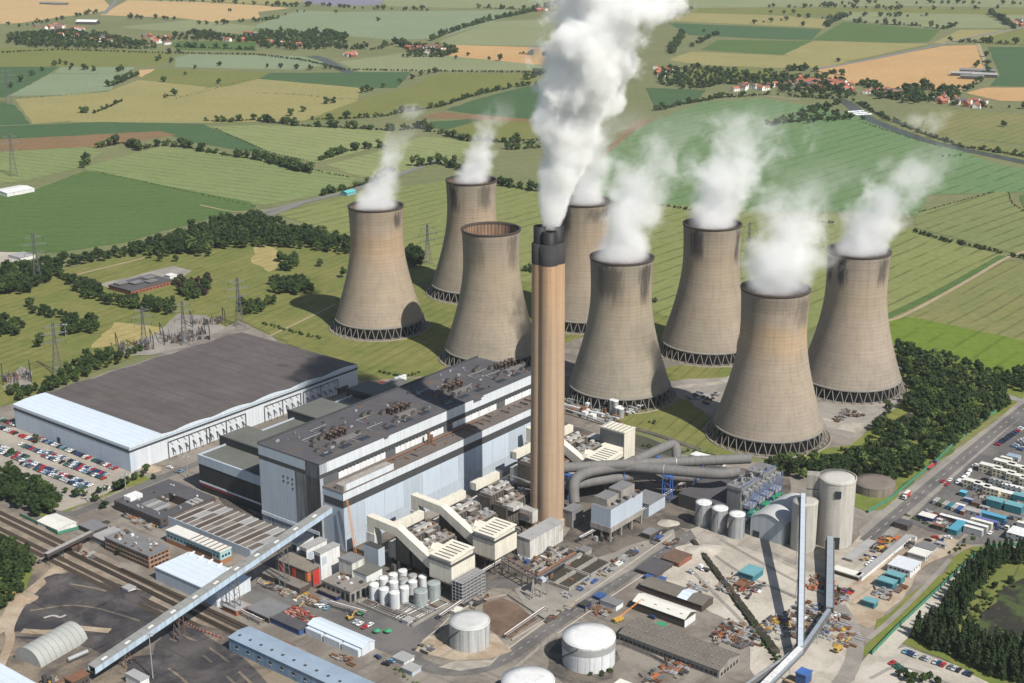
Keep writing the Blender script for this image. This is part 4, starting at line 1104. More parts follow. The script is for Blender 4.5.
# ---- flue duct bridges and precipitators: four units between boiler house and chimney
cream_m = mat('cream cladding', (.64, .605, .51), .65, .14, .12, streak=.16, dirt=.08)
creamtop_m = mat('cream roof sheet', (.64, .61, .51), .65, .15, .12, dirt=.15)
brownbox_m = mat('brown precipitator casing', (.125, .105, .09), .85, .4, .25, streak=.3, dirt=.3)
lgreydeck_m = mat('grey white deck', (.34, .33, .31), .85, .35, .3, dirt=.35)
dirtywhite_m = mat('dirty white cladding', (.55, .54, .50), .75, .3, .15, streak=.35, dirt=.3)
WALL_X = 0
PN = G(451.3, 561, 26)                                     # near roof corner of the first unit's bin
P0 = Vector((PN.x, PN.y, 0))
WALL_X = (B_LOC + E1 * (.35 + AWD) - P0).dot(E1)
def precip(k, off, dx=0.0, has_bin=True, drop=0.0):
    root = thing('dust_precipitator', PLAB[k], 'precipitator', P0 + E2 * off + E1 * dx, AX, 'precipitator units')
    bw, bl = 17, 21                                         # the bin
    m = cream_m
    if not has_bin:
        precip_casings(root, m)
        return root
    b = MB()
    b.box(-bw, 0, 0, bl, 11, 22.4, m)
    q0 = [(-bw, 0), (0, 0), (0, bl), (-bw, bl)]
    q1 = [(-bw + 4, 5), (-4, 5), (-4, bl - 5), (-bw + 4, bl - 5)]
    b.add([(x, y, 11) for x, y in q0] + [(x, y, 6.5) for x, y in q1], [(0, 4, 5, 1), (1, 5, 6, 2), (2, 6, 7, 3), (3, 7, 4, 0), (4, 7, 6, 5)], m)
    b.build('bin', root)
    MB().box(-bw - .5, .5, -.5, bl + .5, 22.4, 23.0, darkband_m).build('gutter', root)
    r = MB()
    r.box(-bw + .5, -.8, .6, bl - .6, 23, 25.0, m)
    r.add([(-bw - .3, 0, 25.0), (0, 0, 25.0), (0, bl, 26.2), (-bw - .3, bl, 26.2), (-bw - .3, 0, 25.6), (0, 0, 25.6), (0, bl, 26.8), (-bw - .3, bl, 26.8)], [(4, 5, 6, 7), (0, 1, 5, 4), (1, 2, 6, 5), (2, 3, 7, 6), (3, 0, 4, 7)], creamtop_m)
    br_ = r.build('bin_roof', root)
    sl = MB().add([(0, 0, 0), (11.5, 0, 0), (11.5, .75, 0.043), (0, .75, 0.043), (0, 0, .12), (11.5, 0, .12), (11.5, .75, .163), (0, .75, .163)], [(4, 5, 6, 7), (0, 1, 5, 4), (1, 2, 6, 5), (2, 3, 7, 6), (3, 0, 4, 7)], darkband_m).mesh('roof_slot')
    for j in range(6): link('roof_slot', sl, br_, (-bw + 2.6, 2.0 + j * 3.2, 25.62 + (2.0 + j * 3.2) * 1.2 / bl))
    lg = MB()
    for x in (-bw + 1, -bw / 2, -1):
        for y in (1, bl / 2, bl - 1):
            lg.bar((x, y, 0), (x, y, 11.2), .6, dsteel_m)
    for x in (-bw + 1, -1):
        lg.bar((x, 1, 0), (x, bl / 2, 10), .3, dsteel_m); lg.bar((x, bl - 1, 0), (x, bl / 2, 10), .3, dsteel_m)
    lg.bar((-bw + 1, 1, 0), (-1, 1, 10), .3, dsteel_m)
    lg.build('steel_frame', root)
    # arched duct from the boiler house down to the bin
    d = MB()
    yd0, yd1 = 4.5, 9.5
    prof = [(-62, 30), (-62, 36), (-41, 35.5), (-17.5, 17.0), (-17.5, 12.5), (-21.5, 12.5), (-43, 30.5), (-57, 31), (-57, 30)]
    XL = max(-71, WALL_X + 4)
    prof = [(XL, 22), (XL, 32.5), (-46, 31.5), (-16.9, 17.8), (-16.9, 12.0), (-22.5, 13.0), (-47.5, 26.2), (XL + 6, 27), (XL + 6, 22)]
    V = [(x, yd0, z) for x, z in prof] + [(x, yd1, z) for x, z in prof]
    n = len(prof)
    d.add(V, [(i, i + n, (i + 1) % n + n, (i + 1) % n) for i in range(n)], m)
    d.add(V, [(0, 1, 7, 8), (1, 2, 6, 7), (2, 3, 5, 6), (3, 4, 5)], m)
    d.add(V, [(n + 8, n + 7, n + 1, n), (n + 7, n + 6, n + 2, n + 1), (n + 6, n + 5, n + 3, n + 2), (n + 5, n + 4, n + 3)], m)
    d.build('arch_duct', root)
    MB().box(XL - .4, XL + 6.4, 4, 10.2, 6, 22, dirtywhite_m).build('duct_riser', root)
    MB().box(XL + 3, XL + 15, -2, 3.6, 5, 17, bluewall_m, top=dsteel_m).build('fan_house', root)
    precip_casings(root, m)
    u = MB()
    pts = [(-28, 16, 21), (-24, 9, 21), (-18.5, 9, 21), (-17.2, 14, 21)]
    u.tube(pts, 2.6, cream_m, 4, smooth=False)
    u.build('return_duct', root)
    MB().box(-27.5, -18.3, 10.5, 19, 17, 22.5, cream_m, top=creamtop_m).build('inlet_box', root)
    return root
def precip_casings(root, m):
    e = MB()
    e.box(-58.5, -54.5, 11, 38, 23, 28, m)
    e.box(-64, -58.5, 16, 26, 20, 25, dirtywhite_m)
    e.box(-60, -54, 11, 38, 6, 16, dirtywhite_m)
    e.build('cross_duct', root)
    # casings: two long banks of ribbed brown boxes with dirty pale decks
    for j, (x0, x1, zt) in enumerate(((-53, -42, 21.5), (-40, -29, 18.5))):
        MB().box(x0, x1, 10.2, 38.5, 6, zt, brownbox_m).build('casing', root)
        c = MB()
        for y in range(10):
            c.box(x0 - .3, x1 + .3, 11 + y * 2.75, 11.5 + y * 2.75, 7, zt + .5, dsteel_m)
        c.box(x0 + 1, x1 - 1, 11.6, 38, zt + .5, zt + 1.5, mat('grey deck', (.22, .20, .18), .85, .4, .3, dirt=.3))
        for y in range(5):
            c.box(x0 + 2, x0 + 4, 13 + y * 5.5, 16 + y * 5.5, zt + 1.5, zt + 2.8, rnd.choice([dirtywhite_m, brownbox_m, galv_m]))
            c.box(x1 - 4, x1 - 2, 13 + y * 5.5, 15 + y * 5.5, zt + 1.5, zt + 2.4, rnd.choice([rust_m, brownbox_m, galv_m]))
        tag(c.build('casing_rib', root), kind='stuff')
        MB().box(x0 + .5, x1 - .5, 12, 38, 2.0, 6, dsteel_m).build('hopper', root)
    MB().box(-28.5, -18, 23, 37, 6, 14.0, dirtywhite_m, top=lgreydeck_m).build('outlet_box', root)
    MB().box(-33, -24, 11, 21, 17, 19.5, dirtywhite_m, top=lgreydeck_m).build('deck', root)
    for q in range(3): MB().box(-48 + q * 6, -45 + q * 6, 20 + q * 4, 34 - q * 3, 21.5 - q * 1.6, 24.4 - q * 1.6, (dirtywhite_m, brownbox_m, cream_m)[q], top=lgreydeck_m).build('deck_box', root)
    s_ = MB()
    for q in range(70):
        x, y = rnd.uniform(-58, -17), rnd.uniform(2, 44)
        s_.box(x, x + rnd.uniform(.4, 2.6), y, y + rnd.uniform(.4, 2.6), 0, rnd.uniform(2, 9), rnd.choice([dsteel_m, steel_m, rust_m, brownbox_m, galv_m]))
    for q in range(8):
        y = rnd.uniform(2, 44)
        s_.tube([(-56, y, rnd.uniform(4, 12)), (-18, y + rnd.uniform(-3, 3), rnd.uniform(4, 12))], .35, rnd.choice([galv_m, rust_m]), 6)
    tag(s_.build('pipework', root), kind='stuff')
PLAB = ['nearest precipitator unit with scaffold against its cream bin', 'second precipitator unit from the left with clean cream bin and ribbed roof', 'dark precipitator casings standing just left of the chimney foot',
        'precipitator casings behind the chimney on its right side', 'precipitator unit with cream bin right of the chimney, above the big ducts', 'farthest precipitator unit beside the canal']
precip(0, 0)
precip(1, 39.5)
precip(2, 79, -2, False)
precip(3, 136, -14, False)
precip(4, 174, -14)
# ================================================================== SMALLER BUILDINGS, TANKS, DUCTS
brick_m = mat('orange brick', (.30, .145, .075), .9, .3, .3, dirt=.2)
redbrick_m = mat('red brick', (.24, .095, .06), .9, .3, .3, dirt=.2)
greyroof_m = mat('grey flat roof', (.165, .165, .17), .9, .3, .08, dirt=.25)
lgrey_m = mat('pale grey roof', (.30, .30, .295), .85, .25, .1, dirt=.2)
asb_m = mat('grey brown asbestos roof', (.145, .13, .112), .95, .3, .12, dirt=.35, ribs=(2.4, .14, E1))
cream2_m = mat('cream sheet roof', (.60, .59, .54), .6, .12, .2, dirt=.1)
teal_m = mat('pale teal cladding', (.29, .47, .48), .6, .15, .2)
tealdk_m = mat('teal container paint', (.035, .16, .20), .6, .25, .3)
tealroof_m = mat('teal container roof', (.13, .30, .33), .6, .3, .3)
blueroof_m = mat('grey blue sheet roof', (.24, .305, .38), .6, .22, .08, dirt=.2)
bluedk_m = mat('blue paint', (.04, .085, .22), .55, .25, .3)
navy_m = mat('navy paint', (.018, .025, .115), .5, .25, .3)
orange_m = mat('orange paint', (.40, .125, .045), .6, .2, .3)
yellow_m = mat('yellow paint', (.46, .29, .06), .55, .25, .4)
red_m = mat('red paint', (.42, .045, .035), .5, .25, .3)
green_m = mat('green paint', (.04, .25, .12), .6, .2, .3)
bluesteel_m = mat('blue steelwork', (.05, .12, .34), .55, .25, .3)
sil_m = mat('pale silo concrete', (.43, .41, .37), .85, .18, .06, streak=.22)
tankw_m = mat('white tank paint', (.60, .62, .63), .55, .18, .1, streak=.28)
tankg_m = mat('grey green tank paint', (.30, .335, .33), .6, .2, .1, streak=.25)
tankgrey_m = mat('grey tank plate', (.44, .45, .44), .6, .18, .08, streak=.25)
duct_m = mat('grey flue duct', (.155, .15, .145), .75, .25, .12, streak=.15)
white2_m = mat('dull white paint', (.66, .67, .66), .65, .2, .2, streak=.2)
tile_m = mat('brown tile roof', (.13, .085, .06), .9, .3, .4)
def shed(name, label, cat, N, Rr, Lf, h, wall, roof, rise=0.0, along='x', group=None, wins=(), over=.35, base=None):
    t, w, l = site(name, label, cat, N, Rr, Lf, h - rise, group)
    w, l = max(w, 2.5), max(l, 2.5)
    if rise:
        g = MB()
        if along == 'x': g.gable(-w, 0, 0, l, 0, h - rise, h, wall, roof, 'x', over)
        else: g.gable(-w, 0, 0, l, 0, h - rise, h, wall, roof, 'y', over)
        k = [i for i, mi in enumerate(g.mi) if g.mats[mi] is wall]
        wl, rf = MB(), MB()
        for part, keep in ((wl, True), (rf, False)):
            for i, f in enumerate(g.f):
                if (g.mats[g.mi[i]] is wall) == keep:
                    part.add([g.v[j] for j in f], [tuple(range(len(f)))], g.mats[g.mi[i]])
        wl.build('wall', t)
        rf.build('roof', t)
    else:
        MB().box(-w, 0, 0, l, 0, h - .35, wall).build('wall', t)
        rb_ = MB().box(-w - over, over, -over, l + over, h - .35, h, roof)
        rb_.box(-w - over, over, -over, -over + .4, h, h + .35, roof).box(over - .4, over, -over + .4, l + over, h, h + .35, roof)
        rb_.build('roof', t)
    if base: MB().box(-w - .12, .12, -.12, l + .12, 0, base[0], base[1]).build('base', t)
    for face, n, z, ww, hh in wins:
        windows(t, face, .8, (w if face == 'S' else l) - .8, n, z, ww, hh)
    return t, w, l
def clutter(root, n, x0, x1, y0, y1, z, mats_, smin=.5, smax=2.2, hmax=1.6, name='roof_clutter'):
    mb = MB()
    for q in range(n):
        x, y = rnd.uniform(x0, x1), rnd.uniform(y0, y1)
        a, b, c = rnd.uniform(smin, smax), rnd.uniform(smin, smax), rnd.uniform(.3, hmax)
        mb.box(x, x + a, y, y + b, z, z + c, rnd.choice(mats_))
    return tag(mb.build(name, root), kind='stuff')
# courtyard office
t, w, l = site('courtyard_office', 'dark brown flat roofed office built round a small courtyard', 'office', (160.3, 519.4), (214.4, 496.6), (106, 503.5), 7)
brown_m = mat('dark brown wall', (.075, .06, .052), .85, .3, .3)
cx0, cx1, cy0, cy1 = -w * .62, -w * .18, l * .30, l * .68
wl, rf = MB(), MB()
for x0, x1, y0, y1 in ((-w, 0, 0, cy0), (-w, 0, cy1, l), (-w, cx0, cy0, cy1), (cx1, 0, cy0, cy1)):
    wl.box(x0, x1, y0, y1, 0, 6.6, brown_m)
    rf.box(x0 - .02, x1 + .02, y0 - .02, y1 + .02, 6.62, 7, felt2_m)
wl.build('wall', t)
rf.build('roof', t)
for z in (1.2, 4.2): windows(t, 'S', 1, w - 1, 16, z, 1.9, 1.3)
windows(t, 'E', 1, l - 1, 9, 4.2, 1.9, 1.3)
MB().box(-w * .93, -w * .78, l * .12, l * .34, 7, 9.6, white2_m).build('plant_room', t)
for q in range(4): MB().box(cx0 + 1 + q * 4.4, cx0 + 4.4 + q * 4.4, cy0 - 7, cy0 + 5, 7.0, 7.5, lgrey_m if q % 2 else greyroof_m).build('roof_light', t)
for q in range(3): MB().box(cx1 + .5, cx1 + 8, cy1 - 4 + q * 3.4, cy1 - 1.4 + q * 3.4, 7.0, 7.6, lgrey_m).build('roof_light', t)
clutter(t, 22, -w * .95, -2, 1, l - 2, 7, [white2_m, galv_m, dsteel_m, lgrey_m])
# saw-tooth workshop
t, w, l = site('sawtooth_workshop', 'long workshop with brown and white striped north light roof', 'workshop', (250.5, 549.2), (268, 541), (167.4, 514), 7)
l = abs((G(213, 498, 7) - G(167.4, 514, 7)).dot(E2))
MB().box(-w, 0, 0, l, 0, 5.2, bluewall_m).build('wall', t)
MB().box(-w - .2, .2, -.5, .0, 0, 6.9, bluewall_m).build('end_screen', t)
nb = 13
bm_ = [brownroof_m, mat('dark brown sheet roof', (.085, .062, .05), .9, .3, .2, dirt=.3), mat('tan sheet roof', (.19, .165, .14), .9, .3, .2, dirt=.3)]
for k in range(nb):
    x0, x1 = -w + w * k / nb, -w + w * (k + 1) / nb
    for j in range(3):
        y0, y1 = l * j / 3, l * (j + 1) / 3 - .1
        ms = bm_[1] if (k % 3 == 1 and j < 2) else (lgrey_m if (k % 4 == 3 and j == 2) or (k % 5 == 2 and j == 1) else bm_[(k + j) % 2 * 2])
        MB().add([(x0, y0, 5.2), (x1 - .22, y0, 5.9), (x1 - .22, y1, 5.9), (x0, y1, 5.2), (x0, y0, 4.9), (x1 - .22, y0, 4.9), (x1 - .22, y1, 4.9), (x0, y1, 4.9)], [(0, 1, 2, 3), (0, 4, 5, 1), (2, 6, 7, 3)], ms).build('roof_slope', t)
    MB().add([(x1 - .21, 0, 5.9), (x1, 0, 5.2), (x1, l, 5.2), (x1 - .21, l, 5.9)], [(0, 1, 2, 3)], lgrey_m).build('roof_glazing', t)
# teal two storey office with round end
t, w, l = shed('teal_office', 'two storey pale teal office on orange brick with ribbed cream roof', 'office', (220, 552.3), (234, 548.5), (168.2, 528.8), 9.2, teal_m, cream2_m, wins=(('S', 16, 5.2, 1.8, 1.4), ('E', 3, 5.2, 1.6, 1.4)), base=(3.6, brick_m))
for k in range(7): MB().box(-w * (.04 + k * .085), -w * (.04 + k * .085) + .5, -.3, l + .3, 9.2, 9.6, brownroof_m).build('roof_rib', t)
MB().box(-w * .62, -w * .15, -.2, .1, 3.8, 6.4, window_m).build('glazed_front', t)
# white flat roofed store
t, w, l = shed('white_store', 'low store with large plain white roof beneath the coal conveyor', 'store', (216, 594), (249, 577), (155, 567), 9, bluewall_m, whiteroof_m)
MB().box(-.05, .15, .5, l - .5, .4, 8.4, white_m).build('side_cladding', t)
for k in range(6): MB().box(-w + 3 + k * w / 6.5, -w + 3.6 + k * w / 6.5, l - 3, l + 1.5, 9, 10, white2_m).build('roof_vent', t)
# brick office by the railway
t, w, l = shed('brick_office', 'three storey orange brick office with grey flat roof by the railway', 'office', (148.6, 556.2), (172, 548.4), (107, 536), 9.2, brick_m, greyroof_m, wins=(('S', 14, 1.0, 2.2, 1.3), ('S', 14, 4.0, 2.2, 1.3), ('S', 14, 6.8, 2.2, 1.2), ('E', 5, 1.0, 2.0, 1.3), ('E', 5, 4.0, 2.0, 1.3), ('E', 5, 6.8, 2, 1.2)))
for z in (2.6, 5.5, 8.2): MB().box(-w - .1, .1, -.1, l + .1, z, z + .5, concw_m).build('floor_band', t)
clutter(t, 30, -w + 2, -2, 1, l - 2, 9.2, [white2_m, rust_m, lgrey_m, galv_m, brown_m])
shed('ribbed_shed', 'small white ribbed roof shed inside the fence by the railway', 'shed', (57.5, 530), (75, 522), (40, 520), 4.5, white2_m, cream2_m, 1.0, 'x')
shed('grey_shed', 'small grey flat roofed block beside the brick office', 'shed', (104, 541), (124, 531), (92, 535), 4.5, greyroof_m, lgrey_m)
shed('dark_shed', 'low dark roofed huts behind the ribbed shed', 'shed', (93, 531), (108, 525.5), (80, 524.5), 4, brown_m, greyroof_m)
# footbridge over the railway
a, b = G(47, 566), G(93, 543)
d = b - a
t = thing('footbridge', 'brown covered footbridge crossing the railway', 'footbridge', a, math.atan2(d.y, d.x))
L = d.length
MB().box(0, L, -1.4, 1.4, 6, 6.4, dsteel_m).build('deck', t)
for s_ in (-1.4, 1.2): MB().box(0, L, s_, s_ + .2, 6.4, 8, brown_m).build('side_panel', t)
MB().box(0, L, -1.5, 1.5, 8.2, 8.4, lgrey_m).build('roof', t)
for x in (1, L / 3, L * 2 / 3, L - 1):
    g_ = MB()
    for s_ in (-1.2, 1.2): g_.bar((x, s_, 0), (x, s_, 6), .4, dsteel_m)
    g_.build('pier', t)
mb = MB()
for k in range(10): mb.box(-3 + k * .2, -.2, 1.6 + k * .7, 2.3 + k * .7, 5.2 - k * .55, 5.5 - k * .55, lgrey_m).box(L + .2, L + 3, 1.6 + k * .7, 2.3 + k * .7, 5.2 - k * .55, 5.5 - k * .55, lgrey_m)
mb.build('stair', t)
# fire-red pump house with annex and the white towers behind
t, w, l = shed('pump_house', 'dark pump house with red doors and an orange corner bay', 'pump house', (307.3, 571.7), (321, 564.5), (278.8, 556.8), 11.5, brown_m, mat('stained concrete roof', (.20, .175, .145), .9, .35, .1, dirt=.5))
MB().box(-2.0, .2, -.2, 2.5, 5.0, 10.4, orange_m).build('corner_bay', t)
dr = MB().box(-1.3, 1.3, -.22, .1, 0.3, 10, red_m).mesh('door')
for u in (w * .42, w * .78): link('door', dr, t, (-u, 0, 0))
dr = MB().box(-.1, .22, -1.6, 1.6, 0.3, 10, red_m).mesh('door')
for u in (l * .50, l * .78): link('door', dr, t, (0, u, 0))
MB().box(-.1, .16, 3, l * .38, 0.3, 8, window_m).build('glazing', t)
MB().box(-w - 4, 2, -8.5, -.4, 0, 4.6, brown_m, top=mat('annex roof', (.17, .155, .135), .9, .3, .1, dirt=.4)).build('annex', t)
for nm, N_c, R_c, L_c, hh in (('nearest and tallest of three white vent towers behind the pump house', (320.3, 553.7), (337.5, 543.5), (314.3, 550.8), 20), ('middle white vent tower with a dark louvre behind the pump house', (306.5, 549), (323.4, 538), (300, 546), 15.5), ('farthest small white vent tower beside the boiler house wall', (297, 542.7), (311, 534), (292, 540), 14.5)):
    t, w, l = shed('vent_tower', nm, 'vent tower', N_c, R_c, L_c, hh, white2_m, asb_m if False else lgrey_m, group='white vent towers')
    MB().box(-w + .6, -.6, -.15, .1, hh - 7, hh - 2, darkband_m).build('louvre', t)
    MB().box(-.1, .12, 1, l * .3, hh - 8, hh - 3, bluewall_m).build('side_panel', t)
t, w, l = shed('switch_house', 'open fronted grey block with stained flat roof beside the tank farm', 'switch house', (350, 592), (369.7, 581), (325, 578.8), 7.5, concw_m, mat('grey stained roof', (.20, .185, .165), .9, .3, .1, dirt=.4))
for k in range(6): MB().box(-w * (k + .85) / 6, -w * (k + .2) / 6, -.12, .2, .3, 5.6, window_m).build('bay', t)
for k in range(4): MB().box(-.2, .12, l * (k + .2) / 4, l * (k + .8) / 4, .4, 5.4, window_m).build('bay', t)
clutter(t, 14, -w + 2, -2, 1, l - 2, 7.5, [white2_m, rust_m, galv_m, dsteel_m])
shed('store_block', 'square block with dark flat roof beside the white tanks', 'store', (366.5, 575.6), (381, 567), (349, 565.8), 12, white2_m, feltlt_m)
shed('tower_shed', 'tall narrow pale block beside the orange crane', 'plant block', (352, 563), (362, 556), (340, 557), 17, dirtywhite_m, greyroof_m)
# storage container and the low blocks by the railway
shed('navy_container', 'long navy blue container parked before the grey switch house', 'container', (336, 596.8), (339.5, 594.4), (320.3, 588), 3.4, navy_m, mat('dusty container roof', (.14, .12, .105), .8, .3, .3))
shed('low_store', 'low grey store with a patched flat roof by the railway', 'store', (268.6, 618), (287.4, 605.4), (246, 608.5), 4, brown_m, greyroof_m)
shed('low_store', 'small pale roofed store left of the grey patched store', 'store', (236, 611), (247, 604), (224, 604.5), 4, redbrick_m, lgrey_m)
t, w, l = shed('pipe_store', 'low blue walled store with red pipes stacked on its roof', 'store', (299, 630), (313, 617), (270, 617), 4, bluedk_m, felt2_m)
mb = MB()
for q in range(60):
    x, y = -w * rnd.uniform(.1, .95), l * rnd.uniform(.45, 1.1)
    mb.box(x, x + rnd.uniform(1, 3), y, y + rnd.uniform(.5, 1.2), 4, 4.4 + rnd.random(), rnd.choice([red_m, rust_m, rust_m, mat('pink tube', (.45, .22, .18), .7, .3, .4)]))
tag(mb.build('pipe_pile'), 'stack of dull red pipes on the low blue store', kind='stuff')
bpy.data.objects['pipe_pile'].location = t.location
bpy.data.objects['pipe_pile'].rotation_euler = (0, 0, AX)
# long white shed and the blue roofed workshop along the railway
t, w, l = shed('white_long_shed', 'long white gabled shed between the railway and the yard', 'shed', (362, 648), (374.8, 641), (304.8, 625.8), 7, white_m, whiteroof_m, 1.6, 'x')
for k in range(3): MB().box(-w * (k + .95) / 3, -w * (k + .05) / 3, -2.4, 0, 0, 4.6, white_m, top=whiteroof_m).build('lean_to', t)
lq, bq = G(228.5, 637, 8.5), G(246, 625, 8.5)
w, l = 118.0, abs((bq - lq).dot(E2))
t = thing('blue_workshop', 'long workshop with grey blue roof beside the coal ground', 'workshop', Vector((lq.x, lq.y, 0)) + E1 * w, AX)
MB().gable(-w, 0, 0, l, 0, 8.3, 9.2, mat('faded blue wall', (.20, .29, .40), .7, .25, .15, streak=.3), blueroof_m, 'x', .4).build('wall', t)
windows(t, 'S', 2, w - 2, 13, 3.6, 1.8, 1.8, None, white2_m)
rl = MB().box(-.8, .8, -.8, .8, 0, .5, dsteel_m).mesh('roof_light')
for k in range(14): link('roof_light', rl, t, (-w * (k + .5) / 14, l * .3, 8.75))
# coal conveyor gallery
a, b = G(92, 672, 6), G(329, 511, 36)
d = b - a
L = Vector((d.x, d.y, 0)).length
t = thing('coal_conveyor', 'long inclined coal conveyor gallery climbing from the coal ground to the boiler house', 'conveyor', (a.x, a.y, 0), math.atan2(d.y, d.x))
def incl(mb, x0, x1, y0, y1, dz0, dz1, m, za=a.z, zb=b.z, L=L):
    f = lambda x: za + (zb - za) * x / L
    V = [(x0, y0, f(x0) + dz0), (x1, y0, f(x1) + dz0), (x1, y1, f(x1) + dz0), (x0, y1, f(x0) + dz0), (x0, y0, f(x0) + dz1), (x1, y0, f(x1) + dz1), (x1, y1, f(x1) + dz1), (x0, y1, f(x0) + dz1)]
    mb.add(V, [(0, 3, 2, 1), (4, 5, 6, 7), (0, 1, 5, 4), (1, 2, 6, 5), (2, 3, 7, 6), (3, 0, 4, 7)], m)
    return mb
ns = 34
cr_m = mat('weathered conveyor roof', (.235, .235, .225), .85, .3, .15, dirt=.35)
for k in range(ns):
    x0, x1 = L * k / ns, L * (k + 1) / ns - .12
    o = incl(MB(), x0, x1, -3.0, 3.0, 3.2, 3.5 + .04 * (k % 2), cr_m).build('roof_panel', t)
    incl(MB(), x0, x1, -3.02, -2.8, -.2, 3.2, mat('pale blue gallery wall', (.40, .50, .60), .7, .15, .15, streak=.25)).build('wall_panel', t)
    if k % 3 == 1:
        incl(MB(), x0 + 1, x0 + 4.2, -1.4, .2, 3.56, 3.72, white2_m).build('roof_light', t)
incl(MB(), 0, L, 2.8, 3.0, -.2, 3.2, paleblue_shade_m).build('back_wall', t)
incl(MB(), 0, L, -3, 3, -.6, -.2, dsteel_m).build('floor', t)
for f in (.12, .33, .56, .78):
    g_ = MB()
    x, zt = L * f, a.z + (b.z - a.z) * f - .6
    for s_ in (-2.4, 2.4):
        for e_ in (-2.2, 2.2): g_.bar((x + e_, s_, 0), (x + e_ * .6, s_, zt), .45, rust_m if f < .4 else steel_m)
    n = max(2, int(zt / 4))
    for j in range(n):
        z0, z1 = zt * j / n, zt * (j + 1) / n
        g_.bar((x - 2, -2.4, z0), (x - 2, 2.4, z1), .22, steel_m).bar((x + 2, -2.4, z1), (x + 2, 2.4, z0), .22, steel_m).bar((x - 2, -2.4, z1), (x + 2, -2.4, z0), .22, steel_m)
    g_.build('trestle', t)
# coal ground sheds
aa, bb = G(28, 664), G(70, 640)
d = bb - aa
t = thing('arched_shed', 'grey corrugated half round shed on the edge of the coal ground', 'shed', aa, math.atan2(d.y, d.x))
L2, r2 = d.length + 4, 10.0
nis_m = mat('grey corrugated arch', (.33, .34, .32), .6, .2, .1, dirt=.15)
n = 16
for k in range(9):
    V = []
    for x in (L2 * k / 9, L2 * (k + 1) / 9 - .15):
        V += [(x, r2 * math.cos(math.pi * j / n), r2 * .95 * math.sin(math.pi * j / n)) for j in range(n + 1)]
    MB().add(V, [(j, n + 1 + j, n + 2 + j, j + 1) for j in range(n)], nis_m, True).build('arch_sheet', t)
for x in (0, L2 - .1):
    MB().add([(x, r2 * .99 * math.cos(math.pi * j / n), r2 * .94 * math.sin(math.pi * j / n)) for j in range(n + 1)], [tuple(range(n + 1))], lgrey_m).build('end_wall', t)
shed('white_roof_shed', 'white roofed shed at the bottom left corner', 'shed', (6, 706), (37, 684), (-40, 676), 8, white2_m, whiteroof_m)
t, w, l = shed('transfer_house', 'brown boxy transfer house with rusty roof at the conveyor foot', 'transfer house', (72, 682), (88, 673), (66, 677), 9, brown_m, rust_m, wins=(('E', 4, 5, 1.2, 1.6),))
shed('conveyor_end', 'low grey roofed gallery with white end at the foot of the conveyor', 'shed', (140, 681), (146, 675), (92, 690), 6, white2_m, lgrey_m)
t = thing('road_tanker', 'white tanker trailer parked beside the arched shed', 'trailer', G(78, 659), R(48))
MB().tube([(-6, 0, 2.2), (6, 0, 2.2)], 1.2, galv_m, 12).build('tank', t)
MB().box(-6, 6, -.9, .9, .7, 1.1, dsteel_m).build('chassis', t)
wh = MB().tube([(0, -1.2, .5), (0, 1.2, .5)], .5, dsteel_m, 10).mesh('wheel')
for x in (-5, -3.7, 4.5): link('wheel', wh, t, (x, 0, 0))
# lamp mast
def mast(px, py, h, label):
    t = thing('lamp_mast', label, 'lamp mast', G(px, py), 0, 'lamp masts')
    MB().tube([(0, 0, 0), (0, 0, h)], [.4, .2], galv_m, 6).build('pole', t)
    MB().box(-2, 2, -.3, .3, h, h + .5, galv_m).build('lamp_head', t)
    for s_ in (-1.5, 1.5): MB().box(s_ - .4, s_ + .4, -.5, .5, h - .5, h, white2_m).build('lamp', t)
for px, py, h, lb in ((153, 679, 26, 'pale mast on the coal ground beside the conveyor'), (104, 503, 12, 'lamp mast at the car park corner'), (126, 490, 12, 'lamp mast at the end of the white shed'), (89, 503, 9, 'lamp mast by the car park trees'), (188, 480, 18, 'tall portal mast between white shed and turbine hall'), (66, 337, 12, 'lamp mast on the grass')):
    mast(px, py, h, lb)
# ---- tanks
def tank(px, py, r, h, m, topm, label, name='storage_tank', seams=14, rings=3, group=None, cone=.06, ladder=True):
    t = thing(name, label, 'tank', G(px, py), AX, group)
    MB().lathe([(r, 0), (r, h)], m, 40).build('shell', t)
    MB().lathe([(r + .12, h - .25), (r + .12, h + .15), (r * .6, h + r * cone * .5), (r * .05, h + r * cone)], topm, 40, cap_top=topm).build('roof', t)
    s_ = MB()
    for k in range(seams):
        a = 2 * math.pi * k / seams
        s_.box(-.07, .07, -.05, .12, 0, h - .3, steel_m if m is not tankw_m else lgrey_m, a - math.pi / 2, (r * math.cos(a), r * math.sin(a), 0))
    if seams: tag(s_.build('seam', t), kind='stuff')
    if rings:
        for k in range(rings):
            z = h * (k + 1) / (rings + 1)
            MB().lathe([(r + .02, z - .1), (r + .1, z), (r + .02, z + .1)], m, 40).build('hoop', t)
    if ladder:
        l_ = MB()
        N = 26
        for k in range(N):
            a = R(-150) + R(75) * k / N
            l_.box(-.5, .5, 0, .9, h * k / N, h * k / N + .15, steel_m, a - math.pi / 2, (r * math.cos(a), r * math.sin(a), 0))
        tag(l_.build('stair', t), kind='stuff')
        MB().tube([(r * .98 * math.cos(2 * math.pi * k / 40), r * .98 * math.sin(2 * math.pi * k / 40), h + .9) for k in range(41)], .06, steel_m, 4, False, False).build('rail', t)
    return t
tank(469.7, 643.5, 11.2, 14.2, tankgrey_m, mat('pale grey tank top', (.47, .475, .465), .7, .2, .15, dirt=.12), 'large grey cylindrical tank in the middle of the lower yard')
tw_top = mat('patchy white tank top', (.62, .63, .62), .7, .2, .12, dirt=.3)
t = tank(588.5, 661.5, 14.2, 15.5, tankw_m, tw_top, 'large white tank with stained roof beside the long brown shed')
